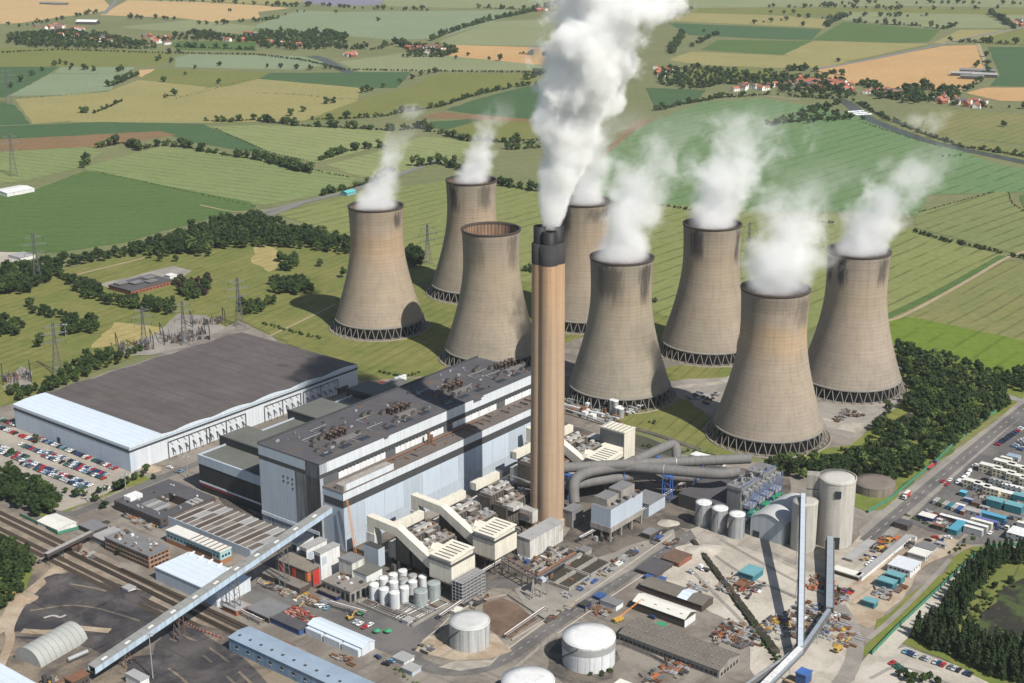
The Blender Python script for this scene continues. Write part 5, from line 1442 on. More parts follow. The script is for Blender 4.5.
tank(528, 706, 13.5, 15, tankw_m, tw_top, 'white tank cut off by the bottom edge of the photo')
MB().lathe([(14.4, 10.6), (14.5, 14.4)], lgrey_m, 40).build('shell_band', t)
t = tank(874, 490.5, 13.8, 6.5, mat('brown concrete tank wall', (.24, .205, .165), .9, .25, .1, streak=.25), mat('brown gravel tank top', (.165, .135, .115), .95, .2, .12), 'wide low brown round tank between wood and silo', seams=18, rings=0, cone=.01, ladder=False)
for (px, py, lb) in ((702.8, 525, 'leftmost of three silver tanks before the desulphurisation plant'), (719, 531, 'middle one of three silver tanks before the desulphurisation plant'), (736, 537, 'rightmost of three silver tanks before the desulphurisation plant')):
    tank(px, py, 5.1, 16.2, galv_m, white2_m, lb, 'silver_tank', 10, 2, 'three silver tanks', .03)
# the cluster of chemical tanks on its plinth
c_ = G(402, 606)
t = thing('tank_plinth', 'sooty concrete plinth with pipes under the cluster of white tanks', 'plinth', c_, AX)
MB().box(-19, 21, -14, 16, 0, 1.6, mat('plinth concrete', (.16, .145, .125), .9, .3, .2, dirt=.4)).build('slab', t)
mb = MB()
for q in range(16):
    x = rnd.uniform(-18, 20)
    mb.tube([(x, -14.6, rnd.uniform(1, 2.6)), (x + rnd.uniform(-4, 4), 16, rnd.uniform(1, 2.6))], .2, rnd.choice([galv_m, rust_m, white2_m]), 5)
    y = rnd.uniform(-14, 15)
    mb.tube([(-19, y, rnd.uniform(1.8, 3)), (21, y, rnd.uniform(1.8, 3))], .2, rnd.choice([galv_m, rust_m, steel_m]), 5)
tag(mb.build('pipework', t), kind='stuff')
bw = MB()
for x0, x1, y0, y1 in ((-20, 22, -15.4, -14.8), (-20, 22, 16.4, 17), (-20.4, -19.8, -15, 17), (21.6, 22.2, -15, 17)): bw.box(x0, x1, y0, y1, 0, 2.2, concw_m)
bw.build('bund_wall', t)
CTL = ['leftmost white chemical tank, front row of the cluster', 'second white chemical tank in the front row of the cluster', 'frontmost white chemical tank of the cluster', 'white chemical tank between the frontmost one and the grey green tank', 'white chemical tank in the middle of the cluster', 'white chemical tank behind the leftmost one',
       'white chemical tank at the left of the rear row', 'short grey topped chemical tank inside the cluster', 'white chemical tank just behind the front grey green tank', 'rearmost white chemical tank of the cluster', 'short grey topped chemical tank at the back of the cluster', 'white chemical tank at the right end of the cluster']
ci = 0
for (px, py, r, h, m, tp_) in ((374.5, 601, 2.9, 11, tankw_m, white2_m), (384.5, 605.5, 2.9, 11, tankw_m, white2_m), (395, 610, 3.0, 11.5, tankw_m, white2_m), (404.8, 604, 2.8, 11, tankw_m, white2_m), (394, 597.5, 2.8, 10.5, tankw_m, white2_m), (384, 593.5, 2.8, 10.5, tankw_m, white2_m),
      (393.5, 588.5, 2.7, 9.5, tankw_m, white2_m), (404, 592.5, 2.8, 9, tankw_m, lgrey_m), (413, 596.5, 2.7, 10, tankw_m, white2_m), (403, 584, 2.7, 9, tankw_m, white2_m), (413, 587, 2.6, 8, tankw_m, lgrey_m), (423, 590, 2.6, 9, tankw_m, white2_m), (421, 607, 4.1, 10.5, tankg_m, tankg_m), (434, 600.5, 3.9, 11.5, tankg_m, tankg_m)):
    lb = CTL[ci] if ci < 12 else ('front one of two grey green tanks beside the white tank cluster' if ci == 12 else 'rear one of two grey green tanks beside the white tank cluster')
    tk = tank(px, py, r, h, m, tp_, lb, 'chemical_tank', 0, 1, 'chemical tank cluster', .1, False)
    MB().tube([(r * .7, r * .5, 1), (r * .75, r * .55, h + .8), (r * 1.6, r * 1.1, h + .8)], .16, rust_m, 5).build('pipe', tk)
    ci += 1
# ---- silos and limestone plant
t = tank(833, 542, 11.4, 44, sil_m, mat('silo top', (.43, .42, .39), .85, .15, .1, dirt=.1), 'tall pale concrete silo with a square dark opening', 'concrete_silo', 0, 0, None, .02, False)
for k in range(13):
    MB().lathe([(11.42, 3.3 * k + 1.5), (11.5, 3.3 * k + 1.6), (11.42, 3.3 * k + 1.7)], sil_m, 40).build('lift_joint', t)
MB().lathe([(11.7, 43.4), (11.75, 44.9), (11.2, 44.9)], sil_m, 40).build('parapet', t)
ta = R(-98)
MB().box(-1.8, 1.8, -.4, .8, 35, 39.5, window_m, ta - math.pi / 2 - AX, (11.3 * math.cos(ta - AX), 11.3 * math.sin(ta - AX), 0)).build('opening', t)
MB().box(-2.8, 2.8, -.4, .9, 0, 8.5, window_m, ta - math.pi / 2 - AX, (11.3 * math.cos(ta - AX), 11.3 * math.sin(ta - AX), 0)).build('lower_opening', t)
sx = Vector((-14.6, -1, 0))
st = MB().box(-18.5, -10.8, -3.5, 3.5, 0, 45.5, concw_m, -AX + R(-12)).build('stair_tower', t)
for z in (12, 20, 28, 36): MB().box(-18.6, -10.7, -3.6, 3.6, z, z + .6, dsteel_m, -AX + R(-12)).build('landing', t)
t = tank(802.5, 548, 7.8, 32, sil_m, sil_m, 'narrower concrete silo behind the steep conveyor', 'concrete_silo', 0, 0, None, .02, False)
# arched hall
n_ = G(783, 546.5)
t = thing('arched_hall', 'pale hall with curved roof beside the silos', 'hall', n_, AX)
W_, L_ = 23.5, 40
n = 12
pf_ = [(-W_ * k / n, 14 + 4.6 * math.sin(math.pi * k / n)) for k in range(n + 1)]
hall_m = mat('pale grey hall cladding', (.40, .44, .46), .6, .15, .1, streak=.15)
MB().add([(x, 0, z) for x, z in pf_] + [(-W_, 0, 0), (0, 0, 0)], [tuple(range(n + 3))[::-1]], hall_m).add([(x, L_, z) for x, z in pf_] + [(-W_, L_, 0), (0, L_, 0)], [tuple(range(n + 3))], hall_m).add([(0, 0, 0), (0, L_, 0), (0, L_, 14), (0, 0, 14), (-W_, 0, 0), (-W_, L_, 0), (-W_, L_, 14), (-W_, 0, 14)], [(0, 1, 2, 3), (4, 7, 6, 5)], hall_m).build('wall', t)
for k in range(n):
    (xa, za), (xb, zb) = pf_[k], pf_[k + 1]
    MB().add([(xa, -.5, za + .2), (xb, -.5, zb + .2), (xb, L_ + .5, zb + .2), (xa, L_ + .5, za + .2), (xa, -.5, za), (xb, -.5, zb)], [(3, 2, 1, 0), (0, 1, 5, 4)], mat('pale hall roof', (.45, .46, .455), .6, .15, .1, dirt=.1), True).build('roof_sheet', t)
MB().box(-W_ * .92, -W_ * .72, -.2, .1, 0, 5, window_m).build('door', t)
# flue gas plant
fg_m = mat('grey plant cladding', (.20, .20, .20), .75, .3, .15, streak=.3)
n_ = G(741, 487, 25)
t = thing('desulphurisation_plant', 'grey blocks hung with blue steelwork and green gear at the end of the big ducts', 'plant block', (n_.x, n_.y, 0), AX)
L_ = 44
MB().box(-10, 0, 0, L_, 6, 22.0, fg_m, top=greyroof_m).build('absorber', t)
MB().box(-10.5, .8, -.4, 22, 22.0, 24, fg_m, top=greyroof_m).build('penthouse', t)
MB().box(-12, .8, 27, L_ + .5, 22.0, 25, fg_m, top=greyroof_m).build('penthouse', t)
MB().box(-44, -10.2, -4, 36, 0, 10, dsteel_m, top=felt2_m).build('low_block', t)
MB().box(-30, -10.2, 38, L_ - 3, 0, 15, fg_m, top=greyroof_m).build('back_block', t)
fan = MB().tube([(0, 0, 0), (2.8, 0, 0)], 2.0, galv_m, 14).mesh('fan_drum')
for k in range(8): link('fan_drum', fan, t, (.8, 3 + k * 6, 19.5))
g_ = MB()
for k in range(11):
    y = L_ * k / 10
    g_.bar((6.5, y, 0), (6.5, y, 22), .3, bluesteel_m).bar((0, y, 22), (6.5, y, 22), .25, steel_m).bar((0, y, 13), (6.5, y, 13), .25, bluesteel_m)
    if k < 10: g_.bar((6.5, y, 13), (6.5, y + L_ / 10, 22), .2, bluesteel_m)
for z in (13, 22, 23.2): g_.bar((6.5, 0, z), (6.5, L_, z), .3, steel_m)
g_.bar((.9, 0, 25.2), (.9, 22, 25.2), .3, bluesteel_m).bar((.9, 27, 26.2), (.9, L_, 26.2), .3, bluesteel_m)
for k in range(7): g_.bar((.9, 2 * k, 24), (.9, 2 * k, 25.2), .2, bluesteel_m).bar((.9, 28 + 2 * k, 25), (.9, 28 + 2 * k, 26.2), .2, bluesteel_m)
g_.build('blue_frame', t)
for k in range(4): MB().box(.8, 6, 3 + k * 11, 11 + k * 11, 9.5, 11.8, galv_m).build('duct_box', t)
for k in range(3): MB().box(2, 8.5, 4 + k * 17, 12 + k * 17, 3.5, 6.5, green_m).build('green_gear', t)
clutter(t, 60, 0, 9, 0, L_, 0, [dsteel_m, steel_m, galv_m, green_m, bluesteel_m], .8, 3, 8, 'ground_gear')
clutter(t, 30, -9, -1, 1, L_ - 2, 24.0, [dsteel_m, galv_m, lgrey_m], .5, 2, 3, 'roof_gear')
def duct(name, label, pts, r):
    P = [G(*p) for p in pts]
    Q = [P[0]]
    for a, b, c in zip(P, P[1:], P[2:]):                     # rounded elbows
        k1, k2 = min(.45, r * 2.4 / (b - a).length), min(.45, r * 2.4 / (c - b).length)
        s0, s1 = b.lerp(a, k1), b.lerp(c, k2)
        for j in range(7):
            u = j / 6
            Q.append(s0.lerp(b, u).lerp(b.lerp(s1, u), u))
    Q.append(P[-1])
    t = thing(name, label, 'flue duct', (0, 0, 0), 0, 'big flue ducts')
    c = sum(P, Vector()) / len(P)
    t.location = (c.x, c.y, 0)
    off = Vector((c.x, c.y, 0))
    MB().tube([q - off for q in Q], r, duct_m, 20).build('pipe', t)
    for a, b in zip(P, P[1:]):
        d = (b - a)
        n = max(1, int(d.length / 9))
        for k in range(1, n):
            p = a + d * k / n - off
            u = d.normalized()
            MB().tube([p - u * .25, p + u * .25], r + .18, galv_m if k % 4 == 0 else duct_m, 20).build('flange', t)
    return t
duct('flue_duct', 'straight grey flue duct, upper one of the pair crossing to the chimney', [(750, 458.5, 22), (728, 459.5, 22.5), (622, 464.5, 24), (560, 468, 24)], 3.4)
duct('flue_duct', 'grey flue duct with a drooping elbow, in front of the straight one', [(738, 471.5, 22), (721, 474.5, 22), (622, 466, 22), (586, 472, 22), (573, 480, 21), (574.5, 503, 8)], 3.6)
duct('flue_duct', 'grey flue duct with a hooked end rising beside the canal', [(677, 462, 14), (676, 444, 22), (668, 445, 22), (645, 456, 22), (622, 466, 21.5)], 3.3)
duct('flue_duct', 'low grey flue duct running underneath the crossing pair', [(700, 478, 8), (672, 476, 11), (645, 474, 14), (600, 480, 14), (568, 486, 14)], 3.4)
def bent(px, py, z, label, w=6):
    p = G(px, py, z)
    t = thing('duct_trestle', label, 'trestle', (p.x, p.y, 0), AX, 'blue duct trestles')
    g_ = MB()
    for x in (-w / 2, w / 2):
        for y in (-1.5, 1.5): g_.bar((x, y, 0), (x, y, z - 2.6), .55, bluesteel_m)
    n = 4
    for j in range(n):
        z0, z1 = (z - 3) * j / n, (z - 3) * (j + 1) / n
        g_.bar((-w / 2, -1.5, z0), (w / 2, -1.5, z1), .3, bluesteel_m).bar((w / 2, 1.5, z0), (-w / 2, 1.5, z1), .3, bluesteel_m)
        g_.bar((-w / 2, -1.5, z1), (w / 2, -1.5, z1), .3, bluesteel_m)
    g_.build('frame', t)
    MB().box(-w / 2 - .6, w / 2 + .6, -1.9, 1.9, z - 3.1, z - 2.5, bluesteel_m).build('saddle', t)
for a in ((668, 472, 22, 'blue trestle under the ducts beside the grey flat roofed block'), (622, 466, 22, 'blue trestle where the big ducts cross'), (566, 470, 23, 'blue trestle beside the chimney foot'), (700, 459, 24, 'blue trestle under the straight duct near its far end'), (655, 452, 22, 'blue trestle beside the canal')):
    bent(*a)
# grey-blue booster house on legs
t, w, l = site('booster_house', 'pale blue clad booster house standing on stained concrete legs', 'plant block', (611, 509.5), (632, 488), (599, 499), 23)
MB().box(-w, 0, 0, l, 10, 22.6, bluewall_m, top=greyroof_m).build('upper_wall', t)
MB().box(-w - .3, .3, -.3, l + .3, 6.8, 10.4, concw_m).build('beam_band', t)
lgm = MB().box(0, 1.1, 0, 1.1, 0, 7, concw_m).mesh('leg')
for x in (-w, -w / 2, -1):
    for y in (0, l / 3, l * .66, l - 1): link('leg', lgm, t, (x, y, 0))
MB().box(-w * .8, -w * .2, l * .2, l * .8, 0, 6.5, dsteel_m).build('core', t)
for y0, y1, z in ((.06, .42, 27.5), (.50, .92, 28)): 
    MB().box(-w * .95, -w * .3, l * y0, l * y1, 22.6, z, concw_m, top=greyroof_m).build('roof_house', t)
clutter(t, 20, -w * .9, -1, 0, l - 2, 22.6, [dsteel_m, galv_m, rust_m], .5, 2, 2)
clutter(t, 14, -w - 6, 3, -5, l, 0, [dsteel_m, rust_m, galv_m], .6, 2.2, 4, 'ground_gear')
shed('duct_block', 'plain grey block with dark flat roof beside the booster house', 'plant block', (649, 505), (664, 495), (633, 496.5), 9, bluewall_m, greyroof_m)
shed('small_office', 'small white office with a strip window beside the booster house', 'office', (624.5, 518.7), (634.7, 514), (618.5, 515.8), 5.5, white2_m, greyroof_m, wins=(('E', 3, 2.4, 1.8, 1.3),))
shed('duct_plinth', 'grey box where the drooping duct comes down', 'plant block', (572, 512), (581, 505), (564, 508), 12, fg_m, greyroof_m)
t, w, l = shed('chimney_inlet', 'dirty white sloping inlet duct leading to the chimney foot', 'inlet duct', (530, 540), (556, 519), (520, 534), 14, dirtywhite_m, lgrey_m)
shed('canal_cover', 'white roofed low cover beside the canal', 'shed', (723, 463.5), (729.5, 460.5), (693, 453), 3, white2_m, white2_m)
# sheds on the right of the works road
t, w, l = shed('long_brown_shed', 'long brown gabled shed dotted with small roof lights', 'shed', (719.5, 670.7), (742, 655.5), (620.75, 632), 8.0, concw_m, asb_m, 2.8, 'x', wins=(('S', 22, 1.4, 2.2, 1.8), ('E', 6, 1.2, 1.8, 2)))
rl = MB().box(-.7, .7, -.45, .45, 0, .25, mat('dusty roof light', (.20, .185, .165), .8, .3, .3)).mesh('roof_light')
for k in range(17):
    for j, (f, sgn) in enumerate(((.15, 1), (.34, 1), (.62, -1), (.82, -1))):
        z = 5.2 + 2.8 * (1 - abs(f - .5) * 2) + .3
        link('roof_light', rl, t, (-w * (k + .5) / 17, l * f, z))
t, w, l = shed('white_shed_small', 'white gabled shed with brown roof panels beside the long brown shed', 'shed', (684.5, 619.5), (695.7, 611.5), (638, 598), 8.0, brown_m, cream2_m, 2.2, 'x')
MB().box(-.05, .14, .2, l - .2, .5, 4.7, white2_m).build('end_wall', t)
for k in range(4): MB().box(-w * (k + .55) / 4, -w * (k + .45) / 4 + 1, l * .2, l * .42, 6.4, 7.2, asb_m).build('roof_light', t)
t, w, l = shed('grey_stores', 'grey roofed stores with one white roof bay', 'shed', (702, 605.7), (713, 597.5), (643, 583), 6.2, brown_m, asb_m, 1.6, 'x')
MB().add([(-w * .40, -.5, 4.9), (-w * .24, -.5, 4.9), (-w * .24, l / 2, 6.65), (-w * .40, l / 2, 6.65), (-w * .40, l + .5, 4.9), (-w * .24, l + .5, 4.9)], [(0, 1, 2, 3), (3, 2, 5, 4)], whiteroof_m).build('white_bay', t)
shed('brick_hut', 'small red brick building with brown tiled roof on the pale yard', 'hut', (679, 563.5), (696, 556), (663, 557.5), 4.6, redbrick_m, tile_m, 1.2, 'x', wins=(('S', 4, 1.2, 1, 1.2),))
shed('flat_canopy', 'dark flat canopy between the brick hut and the stores', 'canopy', (655, 575), (674, 564), (640, 566), 3, brown_m, felt2_m)
shed('yard_hut', 'small grey roofed hut beside the orange crane yard', 'hut', (616, 606), (623, 601), (603, 598.5), 4, white2_m, greyroof_m)
shed('ribbed_cabin', 'white ribbed cabin roof at the bottom edge', 'cabin', (640, 700), (654, 692), (616, 682), 4, white2_m, cream2_m)
t, w, l = shed('teal_workshop', 'teal container workshop on the pale stone yard', 'container', (753, 576), (762, 568), (741, 570), 5, tealdk_m, tealroof_m)
# inclined limestone conveyors
def gallery(name, label, A, B, w, h, m, roof, legs=()):
    a, b = G(*A), G(*B)
    d = b - a
    L = Vector((d.x, d.y, 0)).length
    t = thing(name, label, 'conveyor', (a.x, a.y, 0), math.atan2(d.y, d.x))
    n = max(4, int(L / 5))
    f = lambda x: a.z + (b.z - a.z) * x / L
    def bx(x0, x1, y0, y1, z0, z1, mm):
        V = [(x0, y0, f(x0) + z0), (x1, y0, f(x1) + z0), (x1, y1, f(x1) + z0), (x0, y1, f(x0) + z0), (x0, y0, f(x0) + z1), (x1, y0, f(x1) + z1), (x1, y1, f(x1) + z1), (x0, y1, f(x0) + z1)]
        return MB().add(V, [(0, 3, 2, 1), (4, 5, 6, 7), (0, 1, 5, 4), (1, 2, 6, 5), (2, 3, 7, 6), (3, 0, 4, 7)], mm)
    bx(0, L, -w / 2, w / 2, 0, h * .8, m).build('gallery', t)
    for k in range(n): bx(L * k / n, L * (k + 1) / n - .15, -w * .42, w * .42, h * .8, h + .05 * (k % 2), roof).build('roof_panel', t)
    for s_ in (-1, 1): bx(0, L, s_ * w / 2 - .3 - (.3 if s_ < 0 else -.3), s_ * w / 2 + .3 - (.3 if s_ < 0 else -.3), -.5, .4, steel_m).build('walkway', t)
    for fr in legs:
        g_ = MB()
        x = L * fr
        for s_ in (-w / 2, w / 2): g_.bar((x, s_ * 1.6, 0), (x, s_, f(x)), .4, galv_m)
        for j in range(3): g_.bar((x, -w * .7, f(x) * j / 3), (x, w * .6, f(x) * (j + 1) / 3), .2, galv_m)
        g_.build('trestle', t)
    return t
slv = mat('silver gallery sheet', (.30, .34, .38), .45, .15, .2, metal=.2)
gallery('steep_conveyor', 'steep silver conveyor rising to the narrow silo', (800, 652, 7), (803, 497, 33), 3.0, 2.8, slv, mat('pale gallery top', (.42, .47, .52), .6, .15, .2), (.2, .5, .8))
gallery('silo_conveyor', 'dark sided conveyor climbing to the mouth of the tall silo', (829, 612, 3), (830, 541, 8), 4.4, 3.4, dsteel_m, slv)
gallery('low_conveyor', 'thin conveyor running across the yard to the transfer tower', (800, 654, 8), (829, 612, 6), 2.4, 2.2, steel_m, slv, (.5,))
gallery('long_conveyor', 'conveyor leaving the transfer tower towards the bottom edge', (752, 700, 9), (800, 652, 9), 3.6, 3.0, slv, white2_m, (.3, .7))
gallery('long_conveyor', 'second thin conveyor beside the one leaving the transfer tower', (738, 692, 6), (798, 650, 7), 1.6, 1.6, steel_m, galv_m, (.5,))
t, w, l = shed('transfer_tower', 'blue transfer tower where the yard conveyors meet', 'transfer tower', (806, 676), (813, 671), (796, 672), 9, bluedk_m, bluesteel_m)
shed('rusty_skid', 'long rusty skid beside the blue transfer tower', 'skid', (812, 690), (816, 684), (790, 676), 3, rust_m, mat('tan skid top', (.36, .25, .15), .9, .3, .3))
shed('grey_annex', 'low pale block at the foot of the tall silo', 'plant block', (852, 560), (872, 540), (846, 556), 2.2, concw_m, lgrey_m)
# hedge bund across the stone yard
trench_m = mat('mossy trench', (.036, .034, .021), .95, .5, .4)
t = thing('pipe_trench', 'dark overgrown pipe trench crossing the pale stone yard', 'trench', (0, 0, 0))
a, b = G(693, 542), G(776, 655)
t.location = a + Vector((0, 0, ZG - .3))
d = b - a
mb = MB()
nn = 60
for k in range(nn):
    q = d * (k / nn)
    s_ = .5 + .5 * k / nn
    rz = math.atan2(d.y, d.x)
    mb.box(0, d.length / nn, -2.2 * s_ - rnd.random() * .5, 2.2 * s_ + rnd.random() * .5, 0, 1.2 + rnd.random() * .8, rnd.choice([trench_m, trench_m, trench_m, brown_m]), rz, tuple(q))
tag(mb.build('bund', t), kind='stuff')
mb = MB()
mb.tube([(0, 0, 1.6), tuple(d + Vector((0, 0, 1.6)))], .35, dsteel_m, 6)
mb.build('pipe', t)
# gantry crane and settling pits beside the road
n_ = G(540, 597)
t = thing('gantry_crane', 'orange and grey gantry crane over the pits by the works road', 'gantry crane', G(560, 583) , AX)
for y in (-26, 6):
    g_ = MB()
    g_.bar((0, y, 0), (0, y, 13), 1.0, concw_m).bar((0, y - 3, 0), (0, y, 13), .5, concw_m).bar((0, y + 3, 0), (0, y, 13), .5, concw_m)
    g_.build('leg', t)
a, b = G(517, 558, 10), G(560, 583, 10)
for nm, p0, p1, h0 in (('gantry', (505, 560), (545, 583), 9.5),):
    p, q = G(*p0, h0), G(*p1, h0)
    d = q - p
    tt = thing('pipe_gantry', 'long orange topped pipe gantry on concrete legs', 'gantry', (p.x, p.y, 0), math.atan2(d.y, d.x))
    L = d.length
    for s_ in (-2.2, 2.2): MB().box(0, L, s_ - .35, s_ + .35, 8.6, 9.8, lgrey_m, top=rust_m).build('girder', tt)
    for k in range(9): MB().box(L * k / 9, L * k / 9 + .5, -2, 2, 9, 9.4, steel_m).build('cross_beam', tt)
    for x in (.5, L * .5, L - .8):
        g_ = MB()
        for s_ in (-2.2, 2.2): g_.bar((x, s_, 0), (x, s_, 8.6), .8, concw_m)
        g_.bar((x, -2.2, 1), (x, 2.2, 8), .35, steel_m)
        g_.build('leg', tt)
    MB().box(L - 4, L - .5, -1.5, 1.5, 9.8, 12, bluewall_m).build('cab', tt)
bpy.data.objects.remove(bpy.data.objects[t.children[1].name], do_unlink=True)
bm2 = MB().box(-.8, .8, -20, 20, 12, 13.4, steel_m)
bm2.tube([(0, -19, 14.2), (0, 19, 14.2)], .9, rust_m, 10)
o = bm2.build('bridge_beam', t)
o.location = (0, -4, 0)
p = G(566, 570)
t = thing('settling_pits', 'dark concrete settling pits beside the works road', 'settling pit', p, AX)
for j in range(3):
    for k in range(2):
        x, y = -14 + j * 11, -22 + k * 22
        g_ = MB()
        for a0, a1, b0, b1 in ((x, x + 10.4, y, y + .7), (x, x + 10.4, y + 20.3, y + 21), (x, x + .7, y + .7, y + 20.3), (x + 9.7, x + 10.4, y + .7, y + 20.3)): g_.box(a0, a1, b0, b1, 0, 2.8, concw_m)
        g_.build('pit_wall', t)
        MB().box(x + .7, x + 9.7, y + .7, y + 20.3, 0, 1.0 + .2 * j, mat('pit sludge', (.05, .045, .035), .6, .3, .2)).build('pit_floor', t)
clutter(t, 40, -22, 18, -26, 24, 0, [dsteel_m, rust_m, steel_m, galv_m, concw_m], .5, 2.5, 4, 'pit_gear')
# scaffold against the first bin
p = P0 + E1 * 1.2 + E2 * (-1)
t = thing('scaffold', 'dense grey scaffold standing against the nearest cream bin', 'scaffold', p, AX)
lv_ = MB()
for i in range(7):
    for j in range(4):
        lv_.bar((j * 2.6, i * 3.4, 0), (j * 2.6, i * 3.4, 15), .28, galv_m)
lv_.build('standard', t)
for z in range(7):
    g_ = MB()
    for j in range(4): g_.bar((j * 2.6, 0, 2 + z * 2.1), (j * 2.6, 20.4, 2 + z * 2.1), .24, galv_m)
    for i in range(7): g_.bar((0, i * 3.4, 2 + z * 2.1), (7.8, i * 3.4, 2 + z * 2.1), .24, galv_m)
    g_.box(0, 7.8, 0, 20.4, 1.7 + z * 2.1, 1.8 + z * 2.1, mat('scaffold board', (.21, .205, .20), .9, .3, .4))
    g_.build('platform', t)
# orange mobile crane
p = G(356, 560)
t = thing('mobile_crane', 'orange mobile crane with its lattice jib raised beside the boiler house', 'crane', p, R(-30))
MB().box(-1.6, 1.6, -5, 5, .8, 2.4, yellow_m).box(-1.4, 1.4, -5, -2.5, 2.4, 3.8, orange_m).build('body', t)
for y in (-4, -2, 2, 4): MB().tube([(-1.7, y, .8), (1.7, y, .8)], .8, dsteel_m, 10).build('wheel', t)
jib_m = mat('orange yellow jib', (.50, .20, .04), .6, .2, .3)
jib = MB()
top = Vector((-6.5, 2, 38))
for dx, dy in ((-.9, -.9), (.9, -.9), (.9, .9), (-.9, .9)): jib.bar((dx, 1 + dy, 3), tuple(top + Vector((dx * .4, dy * .4, 0))), .26, jib_m)
for k in range(18):
    f0, f1 = k / 18, (k + 1) / 18
    A = Vector((0, 1, 3)).lerp(top, f0); B = Vector((0, 1, 3)).lerp(top, f1)
    s0 = .9 * (1 - f0 * .6) * (1 if k % 2 else -1)
    jib.bar(tuple(A + Vector((s0, -.9 * (1 - f0 * .6), 0))), tuple(B + Vector((-s0, -.9 * (1 - f1 * .6), 0))), .16, jib_m)
jib.build('jib', t)
# orange yard crane near the white tank
p = G(618, 622)
t = thing('yard_crane', 'orange jib crane lying low in the yard beside the white tank', 'crane', p, R(35))
MB().box(-3, 3, -1.4, 1.4, .8, 2.6, yellow_m).build('body', t)
for x in (-2.2, 0, 2.2): MB().tube([(x, -1.5, .7), (x, 1.5, .7)], .7, dsteel_m, 10).build('wheel', t)
g_ = MB()
for s_ in (-.5, .5): g_.bar((0, s_, 2.6), (17, s_ * .5, 9), .3, jib_m)
for k in range(9): g_.bar((1.9 * k, -.45, 2.7 + .72 * k), (1.9 * k + 1.9, .45, 3.4 + .72 * k), .2, jib_m)
g_.build('jib', t)
# white-roofed club house on the grass
t, w, l = shed('club_house', 'low red brick club house with patchy dark flat roof on the grass', 'club house', (131, 291), (172, 279.5), (112, 284), 5, redbrick_m, felt2_m, wins=(('S', 8, 1.4, 1.6, 1.4), ('E', 12, 1.4, 1.6, 1.4)))
for x, y, z in ((-.8, .2, 6.5), (-.5, .4, 6.8), (-.3, .65, 6.5), (-.7, .8, 6.2)): MB().box(w * x - 5, w * x + 5, l * y - 6, l * y + 6, 5, z, brown_m, top=greyroof_m).build('roof_block', t)
shed('white_van_shed', 'small white shed beside the club house', 'shed', (170, 276), (175.5, 274), (165, 274.5), 3.5, white2_m, white2_m)
shed('farm_shed', 'white roofed farm shed beside the large green field', 'shed', (7, 193.5), (26, 186.5), (-6, 190), 6, white2_m, white2_m, 1.5, 'y')
shed('roadside_barn', 'turquoise roofed barn among trees on the country road', 'barn', (347, 193), (354, 190.5), (342, 191.5), 6, tealroof_m, mat('turquoise sheet roof', (.10, .42, .42), .6, .2, .2), 1.5, 'y')
shed('vehicle_shed', 'low pale sheds on the crushed stone at the left edge', 'shed', (20, 258), (33, 254), (8, 255), 4, white2_m, lgrey_m)
# plant behind the boiler house by the towers
t, w, l = shed('valve_house', 'small pale valve house behind the boiler house', 'valve house', (382, 391), (392, 387), (376, 388), 8, cream_m, lgrey_m)
for q in range(6):
    tank(397 + (q % 3) * 3.6, 385.5 - (q % 3) * 1.2 + (q // 3) * 2.4, 1.9, 7, white2_m, white2_m, 'small white tank in the cluster behind the boiler house', 'small_tank', 0, 0, 'small white tanks', .1, False)
for q, c in enumerate((red_m, orange_m, red_m)): shed('stacked_cabin', 'red cabin behind the boiler house near the small white tanks', 'cabin', (377 + q * 3, 385.5 - q * 1.2), (380.5 + q * 3, 384 - q * 1.2), (374 + q * 3, 384 - q * 1.2), 3.5, c, c, group='red cabins')
for q in range(5):
    tank(612 + q * 3.2 - (q // 3) * 4, 414 + q * 1.0, 2.4, 12 if q < 2 else 8, galv_m, white2_m, 'small silver vessel beneath the cooling tower right of the chimney', 'small_vessel', 0, 1, 'silver vessels', .1, False)
p = G(598, 412)
t = thing('pipe_works', 'tangle of silver pipes and brick boxes below the tower right of the chimney', 'pipework', p, AX)
mb = MB()
for q in range(70):
    x, y = rnd.uniform(-30, 25), rnd.uniform(-20, 24)
    mb.box(x, x + rnd.uniform(1, 5), y, y + rnd.uniform(1, 5), 0, rnd.uniform(1, 6), rnd.choice([galv_m, rust_m, white2_m, redbrick_m, steel_m, lgrey_m]))
for q in range(14):
    y = rnd.uniform(-20, 24)
    mb.tube([(-32, y, rnd.uniform(2, 6)), (26, y + rnd.uniform(-4, 4), rnd.uniform(2, 6))], rnd.uniform(.3, .8), rnd.choice([galv_m, white2_m]), 6)
tag(mb.build('pipe', t), kind='stuff')
